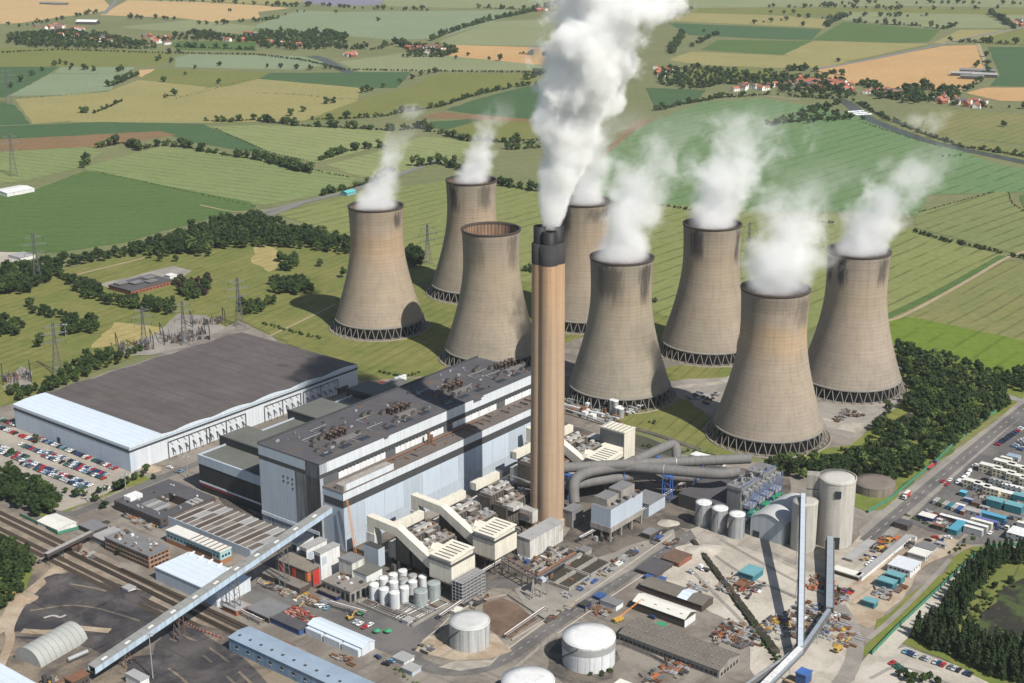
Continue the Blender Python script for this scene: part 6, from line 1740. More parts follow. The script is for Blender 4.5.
# road-side plant between the bins and the road
def stock(root, n, w, l, mats_, hmax, smax):
    """stored lengths, bundles and crates, mostly dull steel and timber"""
    dull = [dsteel_m, steel_m, rust_m, brown_m, galv_m, lgrey_m, dust_m, dust_m]
    mb = MB()
    k = 0
    while k < n:
        x, y = rnd.uniform(-w / 2, w / 2), rnd.uniform(-l / 2, l / 2)
        m = rnd.choice(mats_) if rnd.random() < .38 else rnd.choice(dull)
        ty = rnd.random()
        if ty < .55:                                        # bundle of parallel lengths
            L_, q, ax_ = rnd.uniform(2.5, 6.5), rnd.randint(2, 5), rnd.random() < .5
            for j in range(q):
                z1 = rnd.uniform(.2, .55) * min(hmax, 2)
                a0, a1, b0, b1 = x, x + L_, y + j * .75, y + j * .75 + .55
                if ax_: a0, a1, b0, b1 = x + j * .75, x + j * .75 + .55, y, y + L_
                mb.box(a0, a1, b0, b1, 0, z1 + .1, m)
                k += 1
        elif ty < .85:
            s1, s2 = rnd.uniform(.8, smax), rnd.uniform(.8, smax)
            mb.box(x, x + s1, y, y + s2, 0, rnd.uniform(.4, hmax), m)
            k += 1
        else:
            mb.tube([(x, y, .5), (x + rnd.uniform(-4, 4), y + rnd.uniform(2, 5), .5)], rnd.uniform(.25, .5), m, 6)
            k += 1
    return tag(mb.build('stored_piece', root), kind='stuff')
dust_m = mat('dusty timber', (.27, .225, .17), .95, .4, .4)
def gear_patch(px, py, label, w, l, n, mats_, hmax=4.0, smax=2.6, rz=AX):
    t = thing('gear_heap', label, 'stored gear', G(px, py) + Vector((0, 0, ZG)), rz)
    stock(t, int(n * 1.9), w, l, mats_, hmax * 1.1, smax)
RG = [rust_m, rust_m, dsteel_m, galv_m, orange_m]
MX = [rust_m, dsteel_m, galv_m, white2_m, brown_m, lgrey_m, bluedk_m]
for a in ((700, 655, 'rows of rusty pipes stacked below the long brown shed', 6, 60, 90, RG, 1.5), (665, 668, 'rusty racks beside the bottom edge cabin', 8, 46, 60, RG, 1.5), (728, 634, 'rusty racks at the end of the white gabled shed', 16, 22, 90, RG, 3), (742, 642, 'grey racks of tubes behind the trench', 10, 20, 60, [galv_m, steel_m, rust_m], 3),
          (596, 612, 'red steel frames lying beside the yard hut', 10, 9, 18, [red_m, rust_m, galv_m], 1), (810, 620, 'heap of mixed scrap under the steep conveyor', 30, 30, 150, MX + [yellow_m, rust_m], 2.2), (778, 630, 'yellow machines and scrap on the pale yard', 22, 26, 90, [yellow_m, lgrey_m, rust_m, galv_m, cream2_m], 2.2),
          (815, 586, 'orange scaffolding crates below the tall silo', 12, 16, 80, [orange_m, rust_m, rust_m], 2), (885, 592, 'brown scrap heap beside the teal containers', 9, 22, 90, [rust_m, brown_m, rust_m, lgrey_m], 1.8), (838, 598, 'dark trucks and rusty steel beside the dark conveyor', 8, 20, 50, [rust_m, navy_m, red_m, dsteel_m], 2.5),
          (738, 588, 'scattered pallets and skips on the stone yard', 22, 24, 80, MX + [red_m], 1.6), (690, 592, 'blue skips and scrap behind the grey stores', 10, 26, 40, [bluedk_m, rust_m, galv_m, lgrey_m], 1.8), (590, 580, 'rusty gear along the works road', 5, 60, 50, MX, 1.8), (640, 548, 'gear and skips along the far works road', 5, 50, 40, MX, 1.8),
          (545, 560, 'pumps and pipes beneath the bins', 30, 26, 110, MX, 3.5), (470, 600, 'pipes and boxes under the nearest bin', 14, 20, 50, [dsteel_m, galv_m, steel_m], 3), (420, 560, 'dark gear beneath the precipitators', 40, 30, 120, [dsteel_m, brown_m, galv_m, rust_m], 4), (345, 572, 'scaffold and gear beside the boiler house corner', 12, 20, 50, [dsteel_m, galv_m, yellow_m], 4),
          (300, 600, 'piled timber and rubble before the pump house', 26, 10, 50, [cream2_m, lgrey_m, rust_m, yellow_m], 1.2), (270, 588, 'yellow and grey builders gear before the pump house annex', 26, 6, 40, [yellow_m, lgrey_m, brown_m], 1.4), (130, 520, 'sand coloured stacks beside the courtyard office', 18, 7, 40, [cream2_m, orange_m, lgrey_m, brown_m], 1.6), (150, 528, 'yellow pallets by the brick office', 8, 6, 18, [yellow_m, brown_m, lgrey_m], 1.6),
          (215, 470, 'orange and brown builders heap beside the turbine hall', 22, 14, 60, [orange_m, rust_m, brown_m, cream2_m], 1.5), (880, 545, 'orange and yellow plant on the earth yard', 10, 30, 30, [yellow_m, orange_m, dsteel_m], 2), (930, 520, 'coloured bins and scrap between the sheds', 14, 18, 50, MX + [red_m, white2_m], 1.8), (985, 498, 'brown scrap between the cabins', 14, 18, 60, [rust_m, brown_m, lgrey_m], 1.4),
          (905, 455, 'low brown debris by the road gate', 6, 20, 18, [rust_m, brown_m], .8), (668, 545, 'old skips beside the brick hut', 6, 14, 20, MX, 1.5), (848, 415, 'rubble and timber heap below the rightmost tower', 16, 10, 60, [lgrey_m, rust_m, cream2_m, brown_m], 2), (838, 418, 'grey rusty frame beside the nearest cooling tower', 4, 22, 24, [dsteel_m, rust_m], 2),
          (645, 385, 'coloured containers and gear between the towers', 30, 8, 30, [orange_m, tealroof_m, bluedk_m, red_m, white2_m], 2.2), (700, 398, 'rows of dark gear in the tower shade', 18, 26, 40, [navy_m, dsteel_m, galv_m], 2), (45, 690, 'grey machinery before the white roofed shed', 8, 12, 40, [dsteel_m, galv_m, steel_m, yellow_m], 6)):
    gear_patch(*a)
# sand and stone heaps
def heap(px, py, r, h, m, label):
    V, F = [(0, 0, h)], []
    n, k = 18, 5
    for j in range(1, k + 1):
        for i in range(n):
            a = 2 * math.pi * i / n
            q = r * j / k * (1 + .25 * noise.noise((px + math.cos(a) * 1.5, py + math.sin(a) * 1.5, j * .4)))
            V.append((q * math.cos(a), q * math.sin(a) * .8, h * (1 - j / k) ** 1.1 * (1 + .2 * noise.noise((px + i, py, j)))))
    F = [(0, 1 + i, 1 + (i + 1) % n) for i in range(n)]
    for j in range(k - 1): F += [(1 + j * n + i, 1 + (j + 1) * n + i, 1 + (j + 1) * n + (i + 1) % n, 1 + j * n + (i + 1) % n) for i in range(n)]
    mb = MB().add(V, F, m, True)
    tag(mb.build('stone_heap', None, G(px, py) + Vector((0, 0, ZG - .2))), label, kind='stuff')
heap(702, 552, 12, 4, GM['sand'], 'pale crushed stone heap')
heap(668, 524, 7, 2.5, GM['sand'], 'small sand heap by the road end')
heap(150, 470, 9, 2.5, GM['sand2'], 'brown earth heap beside the white shed')
heap(20, 600, 10, 3, GM['sand2'], 'tan bank of earth')
for x, y in ((60, 580), (95, 640), (120, 600), (190, 650), (220, 670), (150, 665)): heap(x, y, rnd.uniform(10, 20), rnd.uniform(1, 2.5), GM['coal'], 'low heap of coal')

# cream filter block beyond the last bin, above the canal
t, w, l = shed('filter_block', 'cream filter block with striped roof and dark side beside the canal', 'plant block', (624.5, 433), (635.5, 427.5), (604, 424.5), 27, cream_m, creamtop_m)
MB().box(-w, -.3, -.25, .1, 8, 25.5, mat('dark grey side', (.11, .115, .12), .8, .4, .2)).build('dark_side', t)  # left side covered in a darker grey than the cream body
for k in range(6): MB().box(-w + w * k / 6 + .6, -w + w * k / 6 + 1.1, .5, l - .5, 27.02, 27.15, darkband_m).build('roof_slot', t)
MB().box(-w * .8, -.5, -9, -.4, 9, 16, cream_m, top=creamtop_m).build('low_hood', t)
MB().box(-w - 14, -w - 1, 2, 12, 0, 15, brownbox_m, top=lgreydeck_m).build('side_casing', t)
# sundry yard structures that fill the works
def pipe_bridge(px, h, label, n=4, col_=None):
    P = [G(x, y) for x, y in px]
    for a, b in zip(P, P[1:]):
        d = b - a
        t = thing('pipe_bridge', label, 'pipe bridge', a, math.atan2(d.y, d.x), 'pipe bridges')
        for k in range(n): MB().tube([(0, -1.2 + k * .8, h + .4), (d.length, -1.2 + k * .8, h + .4)], .28, (galv_m, rust_m, white2_m, steel_m)[k % 4], 6).build('pipe', t)
        g_ = MB().bar((0, -1.6, 0), (0, -1.6, h), .35, steel_m).bar((0, 1.6, 0), (0, 1.6, h), .35, steel_m).bar((0, -1.9, h), (0, 1.9, h), .4, steel_m).mesh('trestle')
        m_ = max(2, int(d.length / 9))
        for k in range(m_ + 1): link('trestle', g_, t, (d.length * k / m_, 0, 0))
pipe_bridge([(470, 588), (505, 567)], 6, 'pipe bridge running beneath the cream bins')
pipe_bridge([(580, 545), (640, 512)], 5, 'pipe bridge before the booster house')
pipe_bridge([(440, 622), (462, 607)], 4, 'pipe bridge from the tank cluster to the road')
pipe_bridge([(505, 640), (545, 612)], 3, 'low pipe run beside the reddish bund', 3)
pipe_bridge([(640, 520), (690, 486)], 6, 'pipe bridge between booster house and silver tanks')
pipe_bridge([(220, 605), (262, 625)], 3, 'low pipe run beside the low stores', 3)
pipe_bridge([(330, 608), (366, 618)], 4, 'pipe run behind the white long shed', 3)
for N_, R_, L_c, hh, wa, ro, lb in (((545, 574), (553, 569), (538, 571), 5, galv_m, lgrey_m, 'small white pump box beneath the second bin'), ((585, 552), (592, 548), (578, 549.5), 4, concw_m, greyroof_m, 'small concrete kiosk by the settling pits'), ((650, 535), (658, 530), (642, 532), 4, brown_m, greyroof_m, 'dark kiosk at the far works road'), ((455, 612), (462, 608), (449, 609.5), 3.4, cream_m, cream2_m, 'small cream kiosk beneath the scaffold'), ((408, 622), (414, 618), (402, 619.5), 3, white2_m, lgrey_m, 'pale kiosk before the tank cluster'), ((286, 650), (294, 645), (276, 646), 3.5, brown_m, rust_m, 'rusty roofed hut between rails and blue roofed workshop'), ((246, 636), (252, 632), (238, 633), 4, bluedk_m, blueroof_m, 'small blue hut by the railway'),
      ((72, 548), (80, 543), (62, 544), 3.5, brown_m, rust_m, 'dark hut beside the footbridge'), ((128, 590), (134, 586), (122, 587), 2.6, white2_m, lgrey_m, 'pale hut by the tracks below the white store'), ((741, 586), (747, 582.5), (735, 583.5), 3, redbrick_m, rust_m, 'red brown skip on the stone yard below the teal workshop'), ((660, 628), (667, 624), (654, 625), 3, green_m, green_m, 'green skip beside the white gabled shed'), ((600, 598), (606, 594), (594, 595), 2.6, bluedk_m, bluedk_m, 'blue skip by the yard hut'), ((585, 606), (591, 602), (579, 603.5), 2.8, navy_m, dsteel_m, 'navy skip by the road end of the yard'), ((650, 578), (657, 574), (645, 575), 2.6, bluedk_m, bluedk_m, 'first blue skip behind the grey stores'), ((660, 582), (667, 578), (655, 579), 2.6, bluedk_m, bluedk_m, 'second blue skip behind the grey stores')):
    shed('kiosk', lb, 'hut', N_, R_, L_c, hh, wa, ro)

# coal ground marks
pale_m = mat('pale ash', (.36, .34, .31), .95, .3, .3)
strip('ash_mark', [(44, 619), (54, 616), (60, 619), (66, 616)], 1.8, pale_m)
strip('ash_mark', [(22, 632), (50, 634), (70, 628), (88, 630), (110, 632)], 5, GM['sand2'])
strip('ash_mark', [(10, 638), (60, 640), (100, 638), (150, 640)], 2.5, GM['coal'])
strip('ash_mark', [(95, 570), (120, 580), (150, 592)], 9, GM['ballast'])
strip('haul_track', [(0, 668), (12, 640), (8, 630), (24, 600), (58, 570), (72, 562)], 5, GM['sand2'])
for px in ([(170, 640), (200, 652), (240, 690)], [(176, 634), (215, 650), (262, 695)], [(150, 660), (180, 676), (200, 700)], [(70, 585), (110, 592), (150, 612)], [(30, 612), (80, 604), (140, 622)]): strip('wheel_track', px, 1.6, GM['coaledge'])
for px in ([(700, 545), (740, 575), (800, 600)], [(720, 540), (790, 580), (835, 600)], [(690, 570), (720, 600), (760, 640)], [(850, 580), (880, 560), (930, 540)], [(880, 590), (920, 560)], [(780, 650), (820, 640), (840, 615)], [(870, 680), (900, 664), (960, 690)]): strip('wheel_track', px, 2.2, GM['oldtar'])
# ================================================================== TREES, HEDGES, PYLONS, VILLAGES
def leaf_mat(name, c, c2):
    t = NT(name)
    p = t.pos()
    k = t.noise(p, .28, 3, .6)
    k2 = t.noise(p, .03, 3, .6)
    colr = t.mix(t.smooth(t.math('ADD', t.math('MULTIPLY', k, .6), t.math('MULTIPLY', k2, .4)), .36, .64), t.rgb(c), t.rgb(c2))
    return t.finish(colr, .75, spec=.15)
LV = [leaf_mat('dark leaves', (.017, .033, .011), (.038, .060, .019)), leaf_mat('mid leaves', (.032, .056, .016), (.060, .088, .026)), leaf_mat('pale leaves', (.075, .115, .030), (.115, .150, .045)), leaf_mat('conifer needles', (.016, .030, .012), (.030, .048, .018)), leaf_mat('copper leaves', (.030, .022, .018), (.055, .035, .025))]
bark_m = mat('bark', (.06, .045, .033), .95, .4, .5)
rg = np.random.default_rng(5)
def icos():
    bm = bmesh.new()
    bmesh.ops.create_icosphere(bm, subdivisions=1, radius=1)
    v = np.array([q.co[:] for q in bm.verts])
    f = np.array([[q.index for q in fc.verts] for fc in bm.faces])
    bm.free()
    return v, f
ICV, ICF = icos()
def crown_arrays(R_, H_, zc, nl, nq, qs, cone=False):
    """lumps with leaf cards: quads (n,4,3). every lump has an added opaque core to block light and a loose coat"""
    Q = []
    lumps = []
    for i in range(nl):
        if cone:
            f = (i + .5) / nl
            a = i * 2.4
            rr = R_ * (1 - f) * .75
            c = np.array([rr * .55 * math.cos(a), rr * .55 * math.sin(a), zc - H_ * .5 + H_ * f])
            r = np.array([rr * .75 + .5, rr * .75 + .5, H_ / nl * 1.1])
        else:
            a = rg.uniform(0, 2 * math.pi)
            f = rg.uniform(-1, 1)
            q = math.sqrt(max(0, 1 - f * f)) * R_ * rg.uniform(.3, .72)
            c = np.array([q * math.cos(a), q * math.sin(a), zc + f * H_ * .34])
            s_ = rg.uniform(.30, .50) * R_
            r = np.array([s_, s_, s_ * rg.uniform(.7, 1.0)])
        lumps.append((c, r))
        for tri in ICF:  # added inner core, keeps light from passing through the lump
            a_, b_, d_ = (ICV[j] * r * rg.uniform(.78, .98) + c for j in tri)
            Q.append([a_, b_, d_, d_])
    for i in range(nq):
        c, r = lumps[rg.integers(len(lumps))]
        d = rg.normal(size=3)
        d[2] = d[2] * .8 + .35
        d /= np.linalg.norm(d)
        p = c + r * d * rg.uniform(.85, 1.18)
        n = d + rg.normal(size=3) * .55
        n /= np.linalg.norm(n)
        u = np.cross(n, rg.normal(size=3))
        u /= np.linalg.norm(u)
        w = np.cross(n, u)
        s1, s2 = qs * rg.uniform(.6, 1.2) * .5, qs * rg.uniform(.4, .9) * .5
        Q.append([p - u * s1 - w * s2, p + u * s1 - w * s2 * .6, p + u * s1 * .8 + w * s2, p - u * s1 * .7 + w * s2])
    return np.array(Q)
def quads_mesh(name, Q, m):
    """degenerate last corner marks a triangle"""
    tri = np.all(Q[:, 2] == Q[:, 3], axis=1)
    V = np.concatenate([Q[~tri].reshape(-1, 3), Q[tri][:, :3].reshape(-1, 3)])
    nq, nt = int((~tri).sum()), int(tri.sum())
    me = bpy.data.meshes.new(name)
    me.vertices.add(len(V))
    me.vertices.foreach_set('co', V.astype(np.float32).ravel())
    me.loops.add(len(V))
    me.loops.foreach_set('vertex_index', np.arange(len(V), dtype=np.int32))
    me.polygons.add(nq + nt)
    me.polygons.foreach_set('loop_start', np.concatenate([np.arange(nq) * 4, nq * 4 + np.arange(nt) * 3]).astype(np.int32))
    ms = m if isinstance(m, list) else [m]
    for x in ms: me.materials.append(x)
    me.update(calc_edges=True)
    return me
VAR = []
for i in range(7): VAR.append(crown_arrays(4.6, 9.0, 6.8, 11, 300, 1.15))
CON = [crown_arrays(2.9, 11.0, 6.3, 8, 230, 1.0, True) for i in range(4)]
FAR = [crown_arrays(5.2, 8.6, 5.2, 7, 70, 2.0) for i in range(6)]
BUSH = [crown_arrays(2.2, 2.6, 1.3, 5, 70, .8) for i in range(4)]
def trunk_mesh(h):
    mb = MB()
    mb.tube([(0, 0, -.3), (.1, .05, h * .35), (0, .1, h * .62)], [.42, .3, .16], bark_m, 6)
    for k in range(4):
        a = k * 1.7
        mb.tube([(.08, .05, h * (.3 + .06 * k)), (math.cos(a) * 1.9, math.sin(a) * 1.9, h * (.5 + .05 * k))], [.16, .06], bark_m, 5)
    return mb.mesh('trunk')
TRK = trunk_mesh(12)
CME = {}
def crown_me(kind, v, lm):
    k = (kind, v, lm)
    if k not in CME: CME[k] = quads_mesh('crown', (CON if kind == 'con' else VAR)[v], LV[lm])
    return CME[k]
def in_poly(x, y, P):
    c = False
    n = len(P)
    for i in range(n):
        (x1, y1), (x2, y2) = P[i], P[i - 1]
        if (y1 > y) != (y2 > y) and x < (x2 - x1) * (y - y1) / (y2 - y1) + x1: c = not c
    return c
TREES = []                                                  # (distance, x, y, scale, kind, leaf, wood)
def wood(idx, px, sp, s0, s1, kind='leaf', leaves=(0, 0, 1)):
    P = [tuple(G(x, y)[:2]) for x, y in px]
    x0, x1 = min(p[0] for p in P), max(p[0] for p in P)
    y0, y1 = min(p[1] for p in P), max(p[1] for p in P)
    y = y0
    row = 0
    while y < y1:
        x = x0 + (sp / 2 if row % 2 else 0)
        while x < x1:
            xx, yy = x + rnd.uniform(-.35, .35) * sp, y + rnd.uniform(-.35, .35) * sp
            if in_poly(xx, yy, P): TREES.append((math.hypot(xx, yy), xx, yy, rnd.uniform(s0, s1), kind, rnd.choice(leaves), idx))
            x += sp
        y += sp * .87
        row += 1
def row(idx, px, sp, s0, s1, jit=2.0, leaves=(0, 1, 1), kind='leaf', gap=0.0):
    P = [G(x, y) for x, y in px]
    for a, b in zip(P, P[1:]):
        L = (b - a).length
        n = max(1, int(L / sp))
        for k in range(n):
            if rnd.random() < gap: continue
            q = a.lerp(b, (k + rnd.random() * .8) / n)
            xx, yy = q.x + rnd.uniform(-jit, jit), q.y + rnd.uniform(-jit, jit)
            TREES.append((math.hypot(xx, yy), xx, yy, rnd.uniform(s0, s1), kind, rnd.choice(leaves), idx))
def single(idx, pts, s0, s1, leaves=(0, 1)):
    for x, y in pts:
        q = G(x, y)
        TREES.append((math.hypot(q.x, q.y), q.x, q.y, rnd.uniform(s0, s1), 'leaf', rnd.choice(leaves), idx))
WL = {0: 'dark leafy tree in the long belt between the large green field and the golf grass', 1: 'dark leafy tree in the wood beside the rightmost cooling tower', 2: 'dark conifer in the plantation round the marsh at lower right', 3: 'leafy tree in the belt round the club house',
      4: 'leafy tree growing behind the great white shed', 5: 'leafy tree between the car park and the railway', 6: 'leafy tree in the wood at the left edge by the coal ground', 7: 'leafy tree in a clump on the golf grass', 8: 'bushy tree at the foot of the plantation by the parked cars', 9: 'tree standing in a far field or hedgerow', 10: 'scrub tree between the silo and the nearest cooling tower'}
wood(0, [(-60, 272), (30, 270), (60, 264), (120, 255), (170, 240), (215, 224), (250, 219), (262, 220), (300, 232), (350, 244), (352, 258), (300, 250), (262, 248), (225, 250), (190, 256), (145, 256), (75, 266), (52, 282), (25, 296), (-60, 300)], 9.5, .75, 1.4, 'leaf', (0, 0, 0, 1, 0))
wood(0, [(405, 250), (424, 257), (424, 268), (408, 270)], 9, 1, 1.3)
wood(3, [(56, 274), (85, 285), (120, 302), (172, 302), (174, 317), (140, 312), (80, 300)], 8.5, .75, 1.15)
wood(7, [(25, 303), (62, 318), (58, 323), (25, 311)], 8, .7, 1.0)
wood(7, [(63, 322), (98, 324), (98, 335), (65, 337)], 8, .75, 1.1)
wood(7, [(-10, 322), (22, 322), (24, 336), (-10, 340)], 8, .75, 1.1)
wood(7, [(174, 282), (195, 284), (210, 279), (210, 297), (190, 302), (178, 294)], 8, .75, 1.1, 'leaf', (0, 1, 4))
wood(7, [(184, 243), (212, 243), (214, 256), (186, 254)], 9, .9, 1.2, 'leaf', (2, 2, 1))
wood(7, [(280, 260), (300, 262), (298, 274), (280, 272)], 8, .9, 1.2, 'leaf', (1, 0))
wood(7, [(272, 284), (310, 284), (312, 296), (274, 296)], 8, .8, 1.2)
wood(7, [(240, 304), (278, 302), (262, 314), (240, 316)], 7, .6, .9)
single(7, [(320, 267), (343, 278), (150, 259), (40, 343), (38, 348), (252, 311), (168, 257), (160, 262), (176, 262), (200, 257), (208, 257)], .8, 1.1)
wood(4, [(5, 394), (45, 387), (75, 364), (90, 356), (130, 354), (150, 347), (120, 364), (60, 390), (20, 402)], 7.5, .55, .9, 'leaf', (0, 1, 1))
wood(5, [(-30, 470), (0, 474), (35, 484), (60, 500), (60, 517), (35, 518), (0, 502), (-30, 494)], 7, .75, 1.15, 'leaf', (0, 0, 1))
single(5, [(66, 494), (100, 494), (106, 492), (84, 497), (76, 498), (154, 480), (116, 490), (122, 487), (128, 484), (135, 481), (142, 478), (147, 474), (120, 556), (104, 510), (96, 502), (36, 444), (12, 455)], .45, .75, (0, 1))
wood(6, [(-40, 530), (0, 538), (30, 554), (34, 566), (20, 600), (0, 614), (-40, 620)], 6, .6, .9, 'leaf', (0, 0, 1))
wood(1, [(896, 346), (920, 354), (950, 362), (1000, 376), (1006, 398), (1008, 408), (962, 440), (942, 456), (905, 482), (880, 494), (850, 492), (800, 482), (765, 472), (772, 460), (820, 466), (845, 460), (880, 444), (872, 430), (898, 425), (916, 424), (912, 412), (904, 410), (912, 392), (902, 372)], 7.6, .65, 1.1, 'leaf', (0, 0, 0, 1, 1, 0, 0, 2))
wood(1, [(1002, 380), (1024, 372), (1060, 378), (1060, 396), (1024, 394), (1006, 390)], 8, .8, 1.1)
single(10, [(765, 458), (774, 464), (785, 468), (850, 470), (842, 452), (884, 400), (890, 410), (884, 416), (900, 400), (846, 476), (826, 452), (815, 458), (802, 455), (790, 456)], .4, .7, (0, 1))
wood(2, [(910, 642), (920, 630), (948, 602), (975, 568), (988, 555), (1060, 548), (1060, 570), (1000, 568), (985, 582), (964, 614), (956, 636), (990, 644), (1060, 655), (1060, 692), (1000, 681), (960, 664)], 4.8, .75, 1.2, 'con', (3, 3, 0))
single(8, [(898, 678), (906, 682), (914, 680), (922, 684), (930, 680), (938, 686), (910, 690), (968, 625), (976, 612), (974, 634), (984, 600), (994, 590), (966, 600), (1010, 585)], .45, .7, (0, 1))
# hedgerows and far trees
for px in ([(660, 70), (700, 73), (770, 77), (770, 86), (720, 85), (690, 91), (660, 84)], [(768, 76), (845, 79), (852, 98), (800, 95), (768, 90)], [(880, 95), (915, 88), (956, 89), (960, 101), (900, 105)], [(8, 36), (60, 32), (110, 36), (150, 45), (120, 50), (40, 48), (8, 45)], [(256, 33), (345, 35), (348, 48), (300, 51), (256, 48)], [(402, 46), (455, 48), (452, 57), (410, 56)], [(772, 124), (800, 114), (830, 108), (850, 117), (846, 122), (800, 124)], [(172, 40), (200, 32), (256, 39), (256, 43)]):
    wood(9, px, 21, .8, 1.5, 'leaf', (0, 0, 1))
H = [([(100, 148), (122, 143), (140, 150), (160, 146), (185, 147), (205, 152), (256, 160), (285, 167), (312, 174)], 9, 1.1, 1.7, 5), ([(256, 121), (300, 126), (340, 128), (395, 131), (420, 128), (465, 141), (540, 144)], 9, .9, 1.5, 4), ([(310, 120), (345, 119), (380, 117), (420, 110), (440, 107), (470, 97), (500, 90), (540, 84)], 11, .8, 1.4, 4),
     ([(205, 121), (230, 122), (256, 120)], 12, .9, 1.4, 4), ([(256, 156), (272, 162), (300, 171)], 10, 1, 1.4, 4), ([(320, 161), (345, 152), (385, 147)], 9, .9, 1.5, 4), ([(415, 167), (440, 164), (468, 172)], 8, 1.2, 1.7, 7), ([(495, 184), (515, 188), (540, 192)], 8, 1.1, 1.6, 6), ([(320, 196), (345, 190), (375, 181), (395, 173)], 12, .9, 1.3, 4),
     ([(8, 40), (60, 34), (100, 36), (140, 46), (170, 40)], 11, 1, 1.7, 16), ([(20, 45), (80, 46), (140, 49), (180, 47), (256, 50)], 11, .9, 1.5, 8), ([(125, 19), (150, 19), (180, 20)], 20, 1.2, 1.8, 6), ([(195, 24), (220, 25), (256, 21)], 22, 1.2, 2, 6), ([(172, 38), (190, 33), (220, 38), (256, 41), (280, 43)], 12, 1.1, 1.8, 14), ([(145, 1), (200, 2), (256, 5), (300, 7)], 24, 1.2, 2, 6),
     ([(0, 24), (22, 27), (60, 20), (105, 12)], 24, 1, 1.6, 8), ([(108, 87), (120, 83), (137, 75)], 11, 1, 1.6, 5), ([(92, 114), (105, 109), (122, 101)], 14, .6, .9, 2), ([(270, 7), (320, 6), (360, 9), (430, 11)], 17, 1.2, 2, 10), ([(265, 34), (300, 32), (345, 38), (300, 46), (262, 46)], 10, 1.2, 1.8, 20), ([(335, 48), (370, 50), (400, 43), (410, 48), (455, 48)], 11, 1.1, 1.8, 18), ([(405, 57), (440, 57), (458, 52)], 11, 1.2, 1.7, 8), ([(430, 41), (460, 29), (490, 21), (540, 10)], 12, 1.1, 1.8, 6),
     ([(256, 22), (280, 18)], 14, 1.2, 1.7, 6), ([(479, 8), (505, 9), (530, 10), (565, 5)], 14, 1.3, 2, 12), ([(520, 54), (555, 56)], 12, 1.2, 1.6, 8), ([(527, 80), (540, 74), (555, 72)], 12, 1.2, 1.6, 8), ([(660, 70), (690, 68), (720, 72), (770, 76)], 11, 1, 1.5, 10), ([(660, 84), (700, 88), (720, 84), (770, 84)], 9, 1, 1.5, 12), ([(657, 111), (680, 105), (705, 101), (716, 98), (740, 97), (768, 95), (830, 99), (850, 98)], 9, .8, 1.3, 5), ([(512, 142), (538, 140)], 7, 1.2, 1.6, 8), ([(505, 150), (540, 148)], 8, 1, 1.5, 6),
     ([(768, 7), (800, 8), (845, 5), (880, 3)], 20, 1.2, 2, 8), ([(800, 18), (830, 19), (850, 16)], 16, 1.1, 1.7, 6), ([(855, 17), (900, 17), (930, 16)], 22, 1.1, 1.7, 6), ([(826, 27), (835, 21), (850, 15)], 12, 1.2, 1.8, 8), ([(853, 22), (890, 25), (922, 26)], 13, 1.1, 1.7, 6), ([(931, 28), (945, 29), (955, 26)], 12, 1.1, 1.8, 8), ([(818, 7), (860, 9), (905, 10)], 18, 1.1, 1.8, 8), ([(898, 4), (960, 4), (1010, 5), (1050, 4)], 24, 1.3, 2, 10), ([(991, 14), (1005, 23), (1015, 29)], 11, 1.3, 1.9, 8), ([(952, 42), (985, 43), (1040, 46)], 10, 1.2, 1.8, 8), ([(880, 8), (940, 10), (1000, 9)], 40, 1, 1.6, 10),
     ([(768, 74), (800, 70), (845, 76)], 10, 1, 1.6, 12), ([(790, 90), (830, 90), (850, 96)], 9, 1, 1.5, 10), ([(855, 85), (872, 86), (880, 98), (905, 100)], 7, 1.2, 1.7, 10), ([(908, 94), (915, 88), (955, 93), (955, 100), (910, 101)], 8, 1.3, 2, 8), ([(940, 104), (985, 108), (1010, 108), (1050, 110)], 16, .8, 1.4, 8), ([(855, 102), (885, 119), (920, 133), (960, 147), (1000, 153), (1050, 162)], 7, .5, .9, 5), ([(770, 126), (785, 123), (815, 120), (850, 120), (862, 121)], 8, .8, 1.3, 9), ([(805, 113), (825, 106), (838, 104)], 9, .8, 1.3, 8), ([(935, 158), (960, 156)], 9, .6, .9, 2),
     ([(975, 68), (985, 62), (990, 72), (965, 92)], 22, .9, 1.4, 6), ([(668, 16), (680, 14), (690, 10)], 14, 1.2, 1.6, 6), ([(770, 13), (800, 14)], 30, 1, 1.5, 6), ([(684, 33), (676, 44), (670, 54)], 9, 1.1, 1.6, 9), ([(690, 48), (705, 40), (720, 34)], 16, 1, 1.5, 5), ([(645, 306), (656, 302)], 6, .7, 1, 2), ([(512, 268), (536, 274)], 7, .9, 1.2, 4), ([(790, 20), (760, 24), (730, 22)], 40, 1, 1.5, 6), ([(256, 21), (300, 12), (340, 13)], 40, .8, 1.3, 4)]
FARB = [crown_arrays(2.6, 3.0, 1.4, 3, 18, 1.6) for i in range(4)]
HB = []
for px, sp, s0, s1, j in H:
    if sp <= 14:
        for a, b in zip(px, px[1:]):
            A, B = G(*a), G(*b)
            n = max(1, int((B - A).length / 4.6))
            for k in range(n):
                if noise.noise((A.x * .01 + k * .09, A.y * .01, 2.2)) < -.28: continue
                q = A.lerp(B, (k + rnd.random()) / n)
                HB.append((q.x + rnd.uniform(-1, 1) * j * .25, q.y + rnd.uniform(-1, 1) * j * .25, rnd.uniform(.7, 1.5)))
for px, sp, s0, s1, j in H: row(9, px, sp * .9, s0 * .62, s1 * 1.05, j, gap=.22)
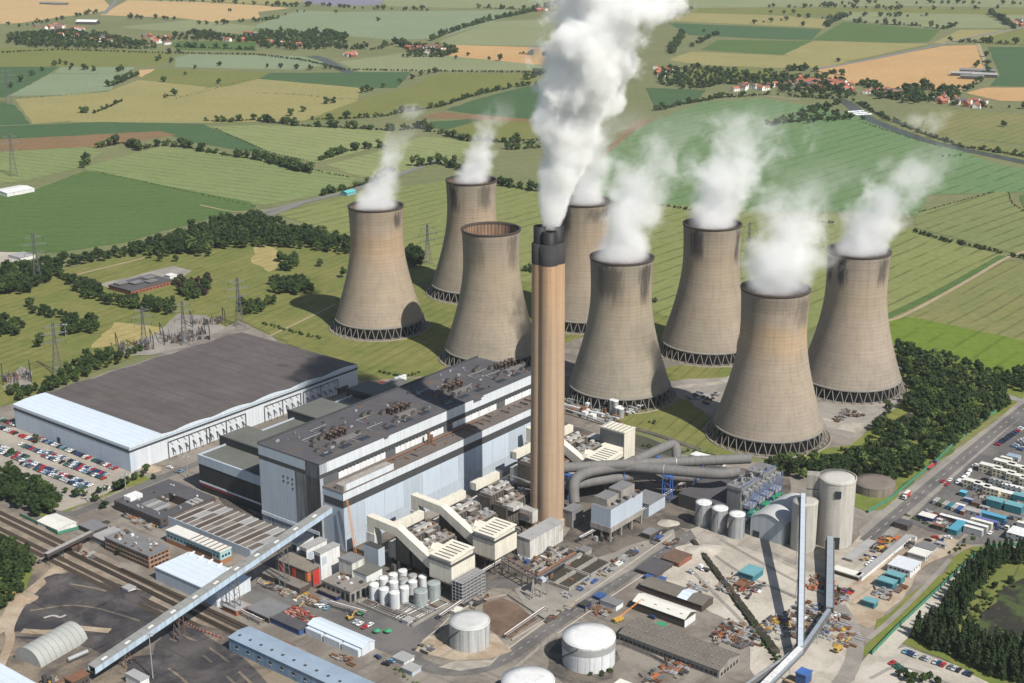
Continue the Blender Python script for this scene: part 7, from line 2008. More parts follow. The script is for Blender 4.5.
single(9, [(55, 66), (60, 64), (66, 65), (72, 67), (42, 71), (32, 76), (21, 82), (11, 88), (70, 70), (84, 70), (87, 70), (94, 71), (118, 72), (122, 71), (157, 61), (160, 59), (171, 63), (178, 53), (170, 54), (195, 69), (220, 66), (185, 75), (164, 82), (219, 84), (166, 98), (174, 96), (82, 113), (86, 113), (267, 68), (281, 68), (297, 69), (310, 70), (326, 69), (331, 69), (362, 93), (368, 92), (372, 91), (383, 88), (400, 83), (412, 79), (421, 76), (429, 74), (435, 73), (326, 104), (334, 103), (303, 112), (291, 116), (442, 106), (378, 21), (456, 59), (468, 56), (489, 60), (500, 61), (677, 12), (673, 12), (682, 33), (704, 32), (708, 39), (717, 36), (715, 98), (722, 98), (986, 57), (1003, 127), (803, 26), (838, 62), (230, 12), (88, 165), (82, 168), (86, 163)], .9, 1.55)
_keep = []
for T_ in TREES:
    if T_[6] != 9 and (any(math.hypot(T_[1] - x, T_[2] - y) < 50 for x, y in TOWERS) or (G(874, 490.5) - Vector((T_[1], T_[2], 0))).length < 19 or (G(905, 419) - Vector((T_[1], T_[2], 0))).length < 8): continue
    _keep.append(T_)
TREES = _keep
TREES.sort(key=lambda t: t[0])
NEAR = 300
proto = {}
rest = {}
ntree = 0
for (d, x, y, s, kind, lf, idx) in TREES:
    if ntree < NEAR and idx != 9:
        v = rnd.randrange(len(CON) if kind == 'con' else len(VAR))
        nm = 'conifer_tree' if kind == 'con' else 'leafy_tree'
        t = thing(nm, WL[idx], 'tree', (x, y, 0), rnd.uniform(0, 6.28), 'trees: ' + WL[idx].split(' in ')[-1][:40] if False else {0: 'trees of the long belt', 1: 'trees of the right wood', 2: 'plantation conifers', 3: 'trees round the club house', 4: 'trees behind the white shed', 5: 'trees by the car park', 6: 'trees of the left wood', 7: 'trees on the golf grass', 8: 'trees by the marsh', 10: 'scrub trees'}[idx])
        sz = s * rnd.uniform(.9, 1.1)
        t.scale = (s, s * rnd.uniform(.9, 1.1), sz)
        link('trunk', TRK, t)
        link('crown', crown_me(kind, v, lf), t)
        ntree += 1
    else:
        rest.setdefault((idx if idx in (0, 9) else 11, kind, lf), []).append((x, y, s))
RN = {0: ('woodland', 'dense dark tree belt between the large green field and the golf grass'), 9: ('hedgerow_trees', 'far hedgerow and village trees across the fields'), 11: ('woodland', 'farther trees of the woods round the power station')}
out = []
for x, y, s in HB:
    a = rnd.uniform(0, 6.28)
    c, sn = math.cos(a) * s, math.sin(a) * s
    out.append(FARB[rnd.randrange(4)] @ np.array([[c, -sn, 0], [sn, c, 0], [0, 0, s]]).T + np.array([x, y, 0.0]))
tag(link('hedgerow_shrubs', quads_mesh('hedgerow_shrubs', np.concatenate(out), LV[0])), 'far field hedges running between the crops', kind='stuff')
for (idx, kind, lf), L in rest.items():
    out = []
    for (x, y, s) in L:
        if kind == 'con': B_ = CON[rnd.randrange(len(CON))]
        elif idx == 9: B_ = FAR[rnd.randrange(len(FAR))]
        else: B_ = VAR[rnd.randrange(len(VAR))]
        a = rnd.uniform(0, 6.28)
        c, sn = math.cos(a) * s, math.sin(a) * s
        M = np.array([[c, -sn, 0], [sn, c, 0], [0, 0, s * rnd.uniform(.85, 1.1)]])
        out.append(B_ @ M.T + np.array([x, y, 0.0]))
    me = quads_mesh('leaves', np.concatenate(out), LV[lf])
    nm, lb = RN[idx]
    tag(link(nm, me), lb, kind='stuff')
# hedges
def hedge(px, label, sp=2.6, s0=.7, s1=1.2, lf=0, w=1.0):
    P = [G(x, y) for x, y in px]
    out = []
    c0 = P[0]
    for a, b in zip(P, P[1:]):
        n = max(1, int((b - a).length / sp))
        for k in range(n):
            q = a.lerp(b, (k + rnd.random()) / n)
            an, s = rnd.uniform(0, 6.28), rnd.uniform(s0, s1)
            c, sn = math.cos(an) * s, math.sin(an) * s
            M = np.array([[c, -sn, 0], [sn, c, 0], [0, 0, s]])
            out.append(BUSH[rnd.randrange(4)] @ M.T + np.array([q.x - c0.x + rnd.uniform(-w, w), q.y - c0.y + rnd.uniform(-w, w), .5]))
    o = link('hedge', quads_mesh('hedge', np.concatenate(out), LV[lf]), None, (c0.x, c0.y, 0))
    return tag(o, label, 'hedge', 'field hedges')
hedge([(912, 231), (940, 240), (985, 250), (1003, 254)], 'dark thick hedge along the drain right of the rightmost tower', 3.5, 1.0, 1.6, 0, 3)
hedge([(1008, 256), (1040, 262), (1060, 266)], 'dark hedge beyond the track gap at the right edge', 3.5, 1, 1.6, 0, 3)
hedge([(785, 220), (810, 222), (833, 224)], 'thin hedge showing through steam behind the nearest tower', 3.5, .7, 1.2)
hedge([(655, 206), (675, 208), (698, 212)], 'short hedge behind the sooty tower', 3.5, .7, 1.2)
hedge([(600, 203), (640, 205)], 'hedge behind the tower right of the chimney', 3.5, .7, 1.2)
hedge([(918, 213), (955, 203), (993, 193)], 'thin curved hedge between two green fields on the right', 5, .4, .7, 0, .6)
hedge([(1008, 192), (1012, 204), (1024, 212)], 'thin hedge curving at the right edge', 5, .4, .7, 0, .6)
hedge([(95, 172), (165, 187), (256, 207)], 'thin field edge above the rich green field', 7, .3, .6, 0, .6)
hedge([(215, 129), (270, 153), (316, 164)], 'brown green field edge below the striped field', 5, .4, .7, 1, 1)
hedge([(240, 150), (262, 152), (320, 172), (350, 178)], 'thin hedge beside the striped field', 5, .5, .8, 0, 1)
hedge([(0, 53), (60, 50), (150, 53), (256, 55), (300, 60), (345, 70), (400, 71), (470, 72), (540, 73)], 'long dark hedge along the far river bank', 5, .9, 1.5, 0, 3)
hedge([(860, 122), (890, 132), (940, 147)], 'low hedge on the near river bank', 6, .4, .8, 1, 2)
hedge([(15, 99), (60, 96), (107, 92)], 'faint field edge among the pale crops', 8, .3, .6, 0, .5)
hedge([(175, 99), (200, 93), (222, 87), (250, 79)], 'faint diagonal field edge in the straw fields', 8, .3, .6, 0, .5)
hedge([(256, 93), (300, 95), (345, 100)], 'dark thin field edge among the straw fields', 7, .4, .7, 0, .5)
hedge([(64, 326), (66, 327)], 'single round bush on the golf grass', 3, 1, 1.2)
for px, lb in (([(640, 446), (662, 450), (668, 452)], 'dark shrubs on the canal lawn'), ([(650, 422), (656, 425)], 'small shrubs on the lawn below the tower'), ([(690, 452), (700, 455)], 'shrubs by the nearest tower'), ([(582, 674), (600, 676), (612, 672)], 'shrubs at the foot of the white tank'), ([(842, 470), (848, 480), (838, 486)], 'pale scrub beside the road wood'), ([(885, 400), (890, 412), (878, 425)], 'pale scrub by the pond'), ([(330, 374), (350, 380)], 'green scrub behind the great white shed'), ([(262, 324), (285, 330), (320, 340)], 'dark low hedge on the grass'), ([(378, 372), (400, 378), (420, 374)], 'low dark hedge on the grass by the towers'), ([(780, 668), (766, 648), (758, 634), (752, 622)], 'green scrub along the lower pipe trench')):
    hedge(px, lb, 2.4, .5, .9, 1, 2.0)
hedge([(778, 660), (752, 624), (735, 600)], 'dark growth along the lower pipe trench', 2.2, .5, .8, 0, 2.0)
hedge([(905, 516), (935, 528), (955, 535)], 'green bank of scrub behind the yard cabins', 1.8, .4, .7, 2, 1.5)
hedge([(985, 528), (965, 545), (950, 556)], 'green scrub strip beside the road fence', 2.0, .4, .7, 1, 2)
hedge([(920, 552), (905, 570), (885, 600)], 'scrub strip between containers and path', 2.6, .3, .6, 1, 2)
hedge([(982, 610), (1000, 592), (1020, 582)], 'scrub along the upper edge of the marsh', 2.6, .4, .9, 1, 4)
hedge([(966, 640), (976, 622), (986, 606)], 'scrub along the left edge of the marsh', 2.6, .4, .9, 1, 3)
hedge([(985, 646), (1010, 632), (1030, 640)], 'reedy tufts inside the marsh', 2.6, .3, .6, 2, 4)
hedge([(392, 672), (410, 680), (425, 690)], 'rough green growth beside the railway', 2, .3, .6, 2, 2.5)
# ---- pylons
def pylon(px, py, h, label, rz=.5):
    t = thing('electricity_pylon', label, 'pylon', G(px, py), rz, 'lattice pylons')
    W0, W1 = h * .085, h * .018
    b = MB()
    wid = lambda f: W0 + (W1 - W0) * min(1, f * 1.45) ** .8
    for sx_, sy_ in ((-1, -1), (1, -1), (1, 1), (-1, 1)):
        pts = [(sx_ * wid(f), sy_ * wid(f), h * f) for f in (0, .2, .4, .6, .8, 1)]
        for p, q in zip(pts, pts[1:]): b.bar(p, q, .32, steel_m)
    N = 9
    for k in range(N):
        f0, f1 = k / N, (k + 1) / N
        for s_ in (0, 1, 2, 3):
            c = [(-1, -1), (1, -1), (1, 1), (-1, 1)]
            (xa, ya), (xb, yb) = c[s_], c[(s_ + 1) % 4]
            b.bar((xa * wid(f0), ya * wid(f0), h * f0), (xb * wid(f1), yb * wid(f1), h * f1), .2, steel_m)
            b.bar((xb * wid(f0), yb * wid(f0), h * f0), (xa * wid(f1), ya * wid(f1), h * f1), .2, steel_m)
    b.build('lattice', t)
    for f, L in ((.60, .19), (.76, .24), (.90, .17)):
        a = MB()
        for s_ in (-1, 1):
            for e_ in (-1, 1):
                a.bar((s_ * wid(f), e_ * wid(f), h * f), (s_ * h * L, 0, h * f + .6), .26, steel_m)
                a.bar((s_ * wid(f + .05), e_ * wid(f), h * (f + .05)), (s_ * h * L, 0, h * f + .6), .2, steel_m)
        ca = a.build('crossarm', t)
        for s_ in (-1, 1): MB().tube([(s_ * h * L, 0, h * f + .4), (s_ * h * L, 0, h * f - 2.6)], .22, brown_m, 5).build('insulator', ca)
for a in ((38, 284, 54, 'tall pylon at the left end of the tree belt'), (240, 327, 48, 'pylon on the grass right behind the great white shed roof'), (185, 345, 41, 'pylon in the substation behind the great white shed'), (145, 350, 40, 'pylon beside the mown strip behind the great white shed'), (428, 264, 44, 'pylon between the two left cooling towers'), (58, 374, 46, 'pylon left of the great white shed'), (14, 176, 60, 'faint pylon at the left edge by the rich green field'), (9, 104, 66, 'faint far pylon at the left edge among pale crops'), (949, 268, 40, 'pylon right of the rightmost tower')):
    if a[0] != 949: pylon(*a)
pylon(748, 262, 44, 'pylon half hidden in steam between the towers')
# ---- substation gear
def substation(px, py, w, l, n, label):
    t = thing('substation_gear', label, 'substation', G(px, py), R(20))
    mb = MB()
    for k in range(n):
        x, y = rnd.uniform(-w / 2, w / 2), rnd.uniform(-l / 2, l / 2)
        mb.bar((x, y, 0), (x, y, rnd.uniform(3, 6.5)), rnd.uniform(.35, .7), rnd.choice([dsteel_m, rust_m, steel_m]))
        if k % 3 == 0: mb.bar((x, y, 4.5), (x + rnd.choice((-5, 5)), y, 4.5), .25, steel_m)
        if k % 7 == 0: mb.box(x - 1.4, x + 1.4, y - 1, y + 1, 0, 3, dsteel_m)
    tag(mb.build('switchgear', t), kind='stuff')
    for s_ in (-1, 1):
        g_ = MB()
        g_.bar((s_ * w / 2, -l / 2, 0), (s_ * w / 2, -l / 2, 13), .7, dsteel_m).bar((s_ * w / 2, l / 2, 0), (s_ * w / 2, l / 2, 13), .7, dsteel_m).bar((s_ * w / 2, -l / 2, 12.6), (s_ * w / 2, l / 2, 12.6), .6, dsteel_m)
        g_.build('portal', t)
substation(135, 348, 30, 22, 46, 'dark switchgear and portals nearest the mown strip')
substation(185, 338, 40, 30, 80, 'dark switchgear around the middle pylon')
substation(208, 324, 30, 14, 40, 'row of dark switchgear behind the far corner of the white shed')
substation(17, 380, 22, 20, 46, 'small switchgear compound at the left of the white shed')
# ---- houses
def house_mesh(w, l, h, wm_, rm):
    a = MB()
    a.gable(-w / 2, w / 2, -l / 2, l / 2, 0, h, h + w * .38, wm_, rm, 'y', .35)
    wl, rf = MB(), MB()
    for i, f in enumerate(a.f): (wl if a.mats[a.mi[i]] is wm_ else rf).add([a.v[j] for j in f], [tuple(range(len(f)))], a.mats[a.mi[i]])
    ch = MB().box(-.5, .5, l * .3, l * .3 + .9, h + w * .3, h + w * .38 + 1.2, redbrick_m)
    for s_ in (-1, 1):
        for k in range(3):
            for z in (1, 3.6):
                if z < h - 1: wl.box(s_ * w / 2 - .06, s_ * w / 2 + .06, -l / 2 + l * (k + .3) / 3, -l / 2 + l * (k + .7) / 3, z, z + 1.3, window_m)
    return wl.mesh('wall'), rf.mesh('roof'), ch.mesh('chimney')
redroof_m = mat('red tile roof', (.33, .12, .075), .9, .3, .4)
HM = [('red roofed house', *house_mesh(8, 13, 5.4, mat('white render', (.72, .70, .66), .8, .1, .3), redroof_m)), ('brick house', *house_mesh(8.5, 12, 5.4, redbrick_m, redroof_m)), ('white house', *house_mesh(9, 15, 5.6, mat('white render', (.72, .70, .66), .8, .1, .3), tile_m)), ('grey roofed house', *house_mesh(8, 14, 5, brick_m, mat('slate roof', (.12, .115, .12), .8, .3, .4)))]
VIL = [([(28, 26), (50, 25), (78, 29), (98, 37), (60, 38), (32, 33)], 26, 'the far left village'), ([(90, 37), (112, 38), (110, 44), (92, 43)], 8, 'the terrace in the far left village'), ([(140, 36), (172, 38), (168, 45), (150, 44)], 14, 'the village in the middle of the far left trees'), ([(188, 38), (262, 42), (325, 45), (300, 48), (260, 44)], 12, 'the village among trees at upper centre left'), ([(338, 55), (360, 55), (352, 58)], 5, 'the hamlet beside the far river'), ([(400, 46), (450, 47), (445, 55), (410, 54)], 14, 'the hamlet by the orange field'),
       ([(655, 68), (674, 70), (668, 78), (655, 76)], 8, 'the hamlet beside the smoke'), ([(735, 86), (775, 84), (775, 90), (735, 93)], 12, 'the village road right of the smoke'), ([(775, 79), (800, 79), (850, 85), (860, 92), (800, 89), (775, 88)], 34, 'the village below the large orange field'), ([(860, 90), (905, 93), (900, 97), (865, 95)], 10, 'the hamlet at the corner of the large orange field'), ([(935, 97), (965, 99), (990, 104), (985, 109), (940, 105)], 20, 'the houses behind the drifting steam at upper right'), ([(1008, 20), (1040, 22), (1040, 28), (1012, 26)], 8, 'the hamlet at the top right edge'), ([(537, 9), (548, 9), (548, 12), (538, 12)], 4, 'the farm left of the smoke')]
for px, n, where in VIL:
    P = px
    x0, x1, y0, y1 = min(p[0] for p in P), max(p[0] for p in P), min(p[1] for p in P), max(p[1] for p in P)
    k = g_ = 0
    while k < n and g_ < 400:
        g_ += 1
        x, y = rnd.uniform(x0, x1), rnd.uniform(y0, y1)
        if not in_poly(x, y, P): continue
        nm, wme, rme, cme = HM[rnd.choice((0, 0, 1, 1, 2, 3))]
        t = thing('house', nm + ' in ' + where, 'house', G(x, y), rnd.choice((0, 1.57)) + rnd.uniform(-.3, .3) + AX, 'houses of ' + where)
        s_ = rnd.uniform(.85, 1.25)
        t.scale = (s_, s_ * rnd.uniform(.8, 1.4), s_)
        link('wall', wme, t)
        link('chimney', cme, link('roof', rme, t))
        k += 1
def barn(px, py, w, l, h, roof, label, rz=0.2):
    t = thing('barn', label, 'barn', G(px, py), rz)
    a = MB().gable(-w / 2, w / 2, -l / 2, l / 2, 0, h, h + w * .18, brown_m, roof, 'y', .4)
    wl, rf = MB(), MB()
    for i, f in enumerate(a.f): (wl if a.mats[a.mi[i]] is brown_m else rf).add([a.v[j] for j in f], [tuple(range(len(f)))], a.mats[a.mi[i]])
    wl.build('wall', t)
    rf.build('roof', t)
barn(88, 24, 26, 60, 7, white2_m, 'large white roofed barn in the far left village', 1.4)
for q, (x, y, l) in enumerate(((966, 76, 60), (977, 73, 70), (984, 77, 50), (972, 79, 45))): barn(x, y, 16, l, 6, greyroof_m if q % 2 else lgrey_m, ('long grey barn', 'longest barn', 'short barn', 'low barn')[q] + ' of the farm at the edge of the large orange field', 1.25)
for q, x in enumerate((48, 54, 60)): barn(x, 4 + q * .3, 14, 50, 4, greyroof_m, ('left', 'middle', 'right')[q] + ' long shed in the tan field at top left', 1.5)
for q, x in enumerate((246, 251, 256)): barn(x, 35 + q * .5, 10, 26, 8, orange_m if q < 2 else lgrey_m, ('first', 'second', 'third')[q] + ' tall store of the far row beside the green strip', 0.3)
# ================================================================== VEHICLES, CABINS, FENCES
tyre_m = mat('tyre rubber', (.015, .015, .016), .8, .2, .5)
def paint(n, c): return mat(n + ' car paint', c, .35, .08, .5, spec=.5)
CP = [('white', paint('white', (.72, .73, .73))), ('silver', paint('silver', (.42, .44, .46))), ('dark blue', paint('dark blue', (.025, .05, .13))), ('black', paint('black', (.018, .018, .02))), ('red', paint('red', (.38, .025, .03))), ('grey', paint('grey', (.13, .14, .15))), ('light blue', paint('light blue', (.16, .28, .38))), ('green', paint('green', (.03, .10, .07)))]
def car_mesh(m, van=False):
    mb = MB()
    prof = [(-2.15, .35), (-2.2, .75), (-1.95, .95), (-1.0, 1.0), (-.35, 1.45), (1.2, 1.48), (1.85, 1.02), (2.15, .9), (2.2, .35)] if not van else [(-2.6, .4), (-2.6, 1.1), (-1.9, 1.2), (-1.3, 2.0), (-.9, 2.2), (2.6, 2.2), (2.65, .4)]
    n = len(prof)
    for (pa, wa, mm) in ((prof, .86, m),):
        V = [(x, -wa + (.14 if z > 1.1 else 0), z) for x, z in pa] + [(x, wa - (.14 if z > 1.1 else 0), z) for x, z in pa]
        mb.add(V, [(i, (i + 1) % n, (i + 1) % n + n, i + n) for i in range(n)] + [tuple(range(n))[::-1], tuple(range(n, 2 * n))], mm)
    if not van:
        for y in (-.80, .80):
            sgn = 1 if y > 0 else -1
            q = [(-.85, .87 * sgn, 1.02), (-.33, .755 * sgn, 1.38), (1.1, .755 * sgn, 1.40), (1.6, .87 * sgn, 1.05)]
            mb.add(q, [(0, 1, 2, 3) if sgn < 0 else (3, 2, 1, 0)], window_m)
        mb.add([(-.98, -.72, 1.03), (-.98, .72, 1.03), (-.42, .64, 1.44), (-.42, -.64, 1.44)], [(0, 1, 2, 3)], window_m)
        mb.add([(1.83, -.7, 1.06), (1.83, .7, 1.06), (1.27, .64, 1.47), (1.27, -.64, 1.47)], [(3, 2, 1, 0)], window_m)
    else:
        mb.add([(-1.88, -.72, 1.24), (-1.88, .72, 1.24), (-1.34, .66, 1.98), (-1.34, -.66, 1.98)], [(0, 1, 2, 3)], window_m)
        for s_ in (-1, 1): mb.add([(-1.4, .875 * s_, 1.25), (-.5, .875 * s_, 1.25), (-.5, .80 * s_, 1.85), (-1.1, .80 * s_, 1.85)], [(0, 1, 2, 3), (3, 2, 1, 0)], window_m)
    for x in (-1.35, 1.35):
        for y in (-.78, .78): mb.tube([(x, y - .1, .33), (x, y + .1, .33)], .33, tyre_m, 8)
    return mb.mesh('car')
CARS = [(n, car_mesh(m)) for n, m in CP]
CS = 1.12
VANS = [(n, car_mesh(m, True)) for n, m in CP[:4]]
CW = (0, 0, 1, 1, 2, 2, 3, 3, 4, 4, 5, 6, 7)
def put_car(p, rz, where, ci=None, van=False):
    n, me = (VANS if van else CARS)[rnd.choice(CW) if ci is None else ci]
    o = link('parked_van' if van else 'parked_car', me, None, p, rz)
    o.scale = (CS, CS, CS)
    return tag(o, n + (' van ' if van else ' car ') + where, 'van' if van else 'car', ('vans ' if van else 'cars ') + where)
def car_row(a, b, n, where, rz, fill=.92, ci=None):
    A, B = G(*a), G(*b)
    for k in range(n):
        if rnd.random() > fill: continue
        p = A.lerp(B, (k + .5) / n)
        put_car(p + Vector((rnd.uniform(-.2, .2), rnd.uniform(-.2, .2), ZG)), rz + rnd.choice((0, math.pi)) + rnd.uniform(-.04, .04), where, ci)
RZ2 = AX + math.pi / 2
for a, b, n, wh in (((39, 440), (117, 470.5), 27, 'in the row under the white shed wall'), ((20, 445.5), (48, 456.5), 10, 'in the second row left end of the full car park'), ((44, 452.5), (108, 477), 25, 'in the third row of the full car park'), ((43, 456.5), (105, 480.5), 24, 'in the fourth row of the full car park'), ((24, 461), (92, 487.5), 27, 'in the fifth row of the full car park'), ((22, 464.5), (86, 490), 24, 'in the front row of the full car park'), ((-6, 446), (28, 459), 13, 'in the row left of the full car park'), ((-8, 450), (24, 462.5), 12, 'in the row nearest the left edge trees'), ((-10, 425), (36, 442.5), 15, 'behind the corner of the white shed'), ((-10, 417), (24, 429), 11, 'parked farthest left of the white shed')):
    car_row(a, b, n, wh, RZ2, .95)
car_row((996, 447), (1022, 429), 12, 'beside the main road near the right edge', AX, .95, None)
car_row((1012, 449), (1034, 433), 9, 'in the second row by the main road', AX, .9)
car_row((1018, 452), (1040, 436), 9, 'in the third row by the main road', AX, .9)
car_row((903, 653), (972, 677), 18, 'along the plantation at the bottom right', RZ2, .75)
car_row((890, 664), (910, 676), 5, 'by the bushes at the bottom right', R(40), .8)
for x, y, c, wh in ((360, 626, 0, 'in the yard behind the long white shed'), (365, 629, 4, 'in the yard behind the long white shed'), (370, 627, 0, 'nearest the green canopies in the yard'), (356, 624, 1, 'in the yard behind the long white shed'), (378, 659, 2, 'parked at the end of the long white shed'), (391, 663, 6, 'beside the pale huts near the railway'), (386, 666, 3, 'beside the pale huts near the railway'), (318, 608, 0, 'before the navy container'), (323, 608, 0, 'before the navy container'), (327, 610, 6, 'before the navy container'),
                    (170, 469, 0, 'on the road by the white shed'), (181, 473, 6, 'on the road by the turbine hall'), (152, 521, 0, 'beside the courtyard office'), (163, 528, 2, 'beside the brick office'), (690, 574, 1, 'on the stone yard by the trench'), (704, 571, 0, 'on the stone yard by the trench'), (652, 619, 2, 'by the yard hut'), (934, 464, 4, 'beside the main road')):
    put_car(G(x, y) + Vector((0, 0, ZG)), rnd.choice((AX, RZ2)) + rnd.uniform(-.2, .2), wh, c)
for x, y in ((976, 468), (958, 484), (963, 480.5), (967, 477.5), (969, 474)): put_car(G(x, y) + Vector((0, 0, ZG)), RZ2 if x < 970 else AX, 'parked by the site cabins next to the main road', 0, True)
for x, y in ((943, 483), (947, 486), (950, 482)): put_car(G(x, y) + Vector((0, 0, ZG)), RZ2, 'beside the main road kerb', rnd.choice((3, 4, 0)))
for x, y in ((885, 560), (892, 556), (868, 566), (872, 562), (990, 535), (998, 530)): put_car(G(x, y) + Vector((0, 0, ZG)), RZ2, 'on the earth yard beside the narrow pale shed', rnd.choice((0, 2, 4)), False)
# lorry and low loader on the main road
def lorry(px, py, rz, L, cabm, boxm, label, flat=False):
    t = thing('lorry', label, 'lorry', G(px, py) + Vector((0, 0, ZG)), rz)
    MB().box(-L / 2, -L / 2 + 2.2, -1.2, 1.2, .8, 3.1, cabm).build('cab', t)
    MB().box(-L / 2 - .06, -L / 2 + .3, -1.0, 1.0, 1.9, 2.8, window_m).build('windscreen', t)
    MB().box(-L / 2, L / 2, -1.0, 1.0, .6, 1.0, dsteel_m).build('chassis', t)
    MB().box(-L / 2 + 2.6, L / 2, -1.25, 1.25, 1.0, 1.7 if flat else 4.0, boxm, top=white2_m if not flat else boxm).build('flatbed' if flat else 'box_body', t)
    wh = MB().tube([(0, -1.25, .5), (0, 1.25, .5)], .5, tyre_m, 10).mesh('wheel')
    for x in (-L / 2 + 1.2, L / 2 - 1.2, L / 2 - 2.6): link('wheel', wh, t, (x, 0, 0))
lorry(906, 499, RZ2 + .05, 9.5, white2_m, red_m, 'lorry with white cab and red box driving down the main road')
lorry(931, 468, RZ2 + math.pi, 13, navy_m, red_m, 'red low loader with dark cab waiting at the road edge', True)
lorry(838, 652, RZ2, 7, yellow_m, yellow_m, 'small yellow dumper by the yard bend', True)
lorry(880, 551, RZ2, 7, yellow_m, yellow_m, 'yellow digger truck on the earth yard', True)
lorry(889, 543, RZ2, 6, yellow_m, orange_m, 'second yellow machine on the earth yard', True)
lorry(704, 571.5, AX, 7, white2_m, dsteel_m, 'white tipper on the pale stone yard', True)
lorry(1008, 530, RZ2, 7, white2_m, dsteel_m, 'white truck beside the container stack at the right edge', True)
# ---- cabins and containers
def cabin(px, py, L, W, Hh, wall, roof, label, rz=None, win=4, name='site_cabin', cat='cabin', z0=0.0, group=None):
    rz = AX if rz is None else rz
    p = G(px, py, z0)
    t = thing(name, label, cat, p + Vector((0, 0, ZG)), rz, group)
    MB().box(-L / 2, L / 2, -W / 2, W / 2, 0, Hh - .15, wall).build('body', t)
    MB().box(-L / 2 - .1, L / 2 + .1, -W / 2 - .1, W / 2 + .1, Hh - .15, Hh + .05, roof).build('roof', t)
    if win:
        wm2 = MB().box(-.7, .7, -.06, .06, 0, 1.0, window_m).mesh('window')
        for k in range(win):
            x = -L / 2 + L * (k + .5) / win
            for z in ([1.1] if Hh < 4 else [1.1, 3.8]):
                link('window', wm2, t, (x, -W / 2, z))
        wm3 = MB().box(-.06, .06, -.6, .6, 0, 1.0, window_m).mesh('window')
        link('window', wm3, t, (L / 2, 0, 1.2))
    else:
        dm = MB().box(-.06, .06, -W / 2 + .25, W / 2 - .25, .2, Hh - .5, wall).box(.06, .1, -.05, .05, .2, Hh - .5, dsteel_m).mesh('door')
        link('door', dm, t, (L / 2, 0, 0))
    return t
creamc_m = mat('cream cabin wall', (.56, .52, .38), .7, .2, .2, streak=.2)
gcab_m = mat('grey cabin wall', (.36, .38, .39), .7, .2, .2)
for k in range(4):
    cabin(990 + k * 13.5, 474 + k * 4.9, 15, 5, 6, creamc_m, cream2_m, ('first', 'second', 'third', 'fourth')[k] + ' block from the left of the upper cream two storey cabins', None, 5)
for k in range(3):
    cabin(1004 + k * 13.5, 470 + k * 4.6, 15, 5, 6, creamc_m, cream2_m, ('left', 'middle', 'right')[k] + ' block of the rear cream two storey cabins', None, 5)
for k in range(3):
    cabin(972 + k * 9.6, 489 + k * 3.6, 11, 5, 5.6, creamc_m if k != 1 else gcab_m, cream2_m, ('left', 'middle grey', 'right')[k] + ' block of the lower two storey cabin row', None, 4)
for px, py, L, W, Hh, wa, ro, lb, wi in ((1000, 487, 14, 4, 4, gcab_m, lgrey_m, 'grey white cabin between the cream rows', 4), (1012, 492, 14, 4, 4, gcab_m, white2_m, 'pale cabin at the right end between the cream rows', 4), (1005, 497, 10, 5, 3.4, creamc_m, white2_m, 'white roofed cabin beside the teal sheds', 3), (995, 507, 10, 7, 5, tealdk_m, tealroof_m, 'teal shed in front of the cabins', 0), (1014, 512, 11, 7, 5, tealdk_m, tealroof_m, 'teal shed nearest the right edge', 0), (1021, 502, 10, 6, 4.5, tealdk_m, tealroof_m, 'teal shed behind the one at the right edge', 0), (1013, 461, 9, 6, 3.6, gcab_m, blueroof_m, 'small blue grey office by the road', 3),
                    (963, 496.5, 4.5, 4, 3, tealdk_m, mat('bright blue roof', (.12, .40, .55), .6, .2, .2), 'small bright blue cabin', 0), (927, 521, 10, 7, 3.6, navy_m, cream2_m, 'white striped roof cabin by the road bend', 2), (903, 528, 9, 8, 3.6, brown_m, felt2_m, 'small dark flat roofed hut by the road bend', 0), (956, 523.5, 22, 3, 3, brown_m, white2_m, 'long thin pale roofed shelter', 0), (957, 531, 6, 17, 3.4, tealdk_m, mat('bright blue sheet roof', (.07, .27, .36), .6, .2, .2), 'long bright blue roofed shed', 0), (973, 515, 12, 6, 3, gcab_m, lgrey_m, 'grey cabin among the coloured containers', 3), (993, 520, 16, 4.5, 3.2, tealdk_m, mat('sky blue tarpaulin', (.08, .28, .42), .6, .2, .2), 'sky blue long container cover', 0),
                    (986, 524.5, 15, 3, 3, bluedk_m, mat('violet blue roof', (.12, .13, .34), .6, .2, .2), 'violet blue long container', 0), (981, 528, 14, 3, 4.5, creamc_m, cream2_m, 'cream stacked container beside the violet blue one', 0), (977, 531.5, 13, 3, 4.5, green_m if False else gcab_m, white2_m, 'middle pale stacked container', 0), (973, 535, 12, 3.2, 4.5, gcab_m, cream2_m, 'outermost pale stacked container by the tarmac', 0), (1020, 540, 14, 12, 5, gcab_m, white2_m, 'big white cabin block at the right edge', 3)):
    cabin(px, py, L, W, Hh, wa, ro, lb, None, wi)
for k, (c, nm) in enumerate(((gcab_m, 'grey'), (mat('olive paint', (.10, .11, .07), .7, .2, .3), 'olive'), (creamc_m, 'cream'), (tealdk_m, 'teal'), (creamc_m, 'second cream'), (bluedk_m, 'blue'), (mat('brown container paint', (.17, .07, .045), .7, .2, .3), 'red brown'))):
    cabin(936 + k * 4.6, 504 + k * 1.7, 2.6, 7, 2.7, c, c if k % 2 else lgrey_m, nm + ' container in the row beside the scrub bank', None, 0, 'shipping_container', 'container')
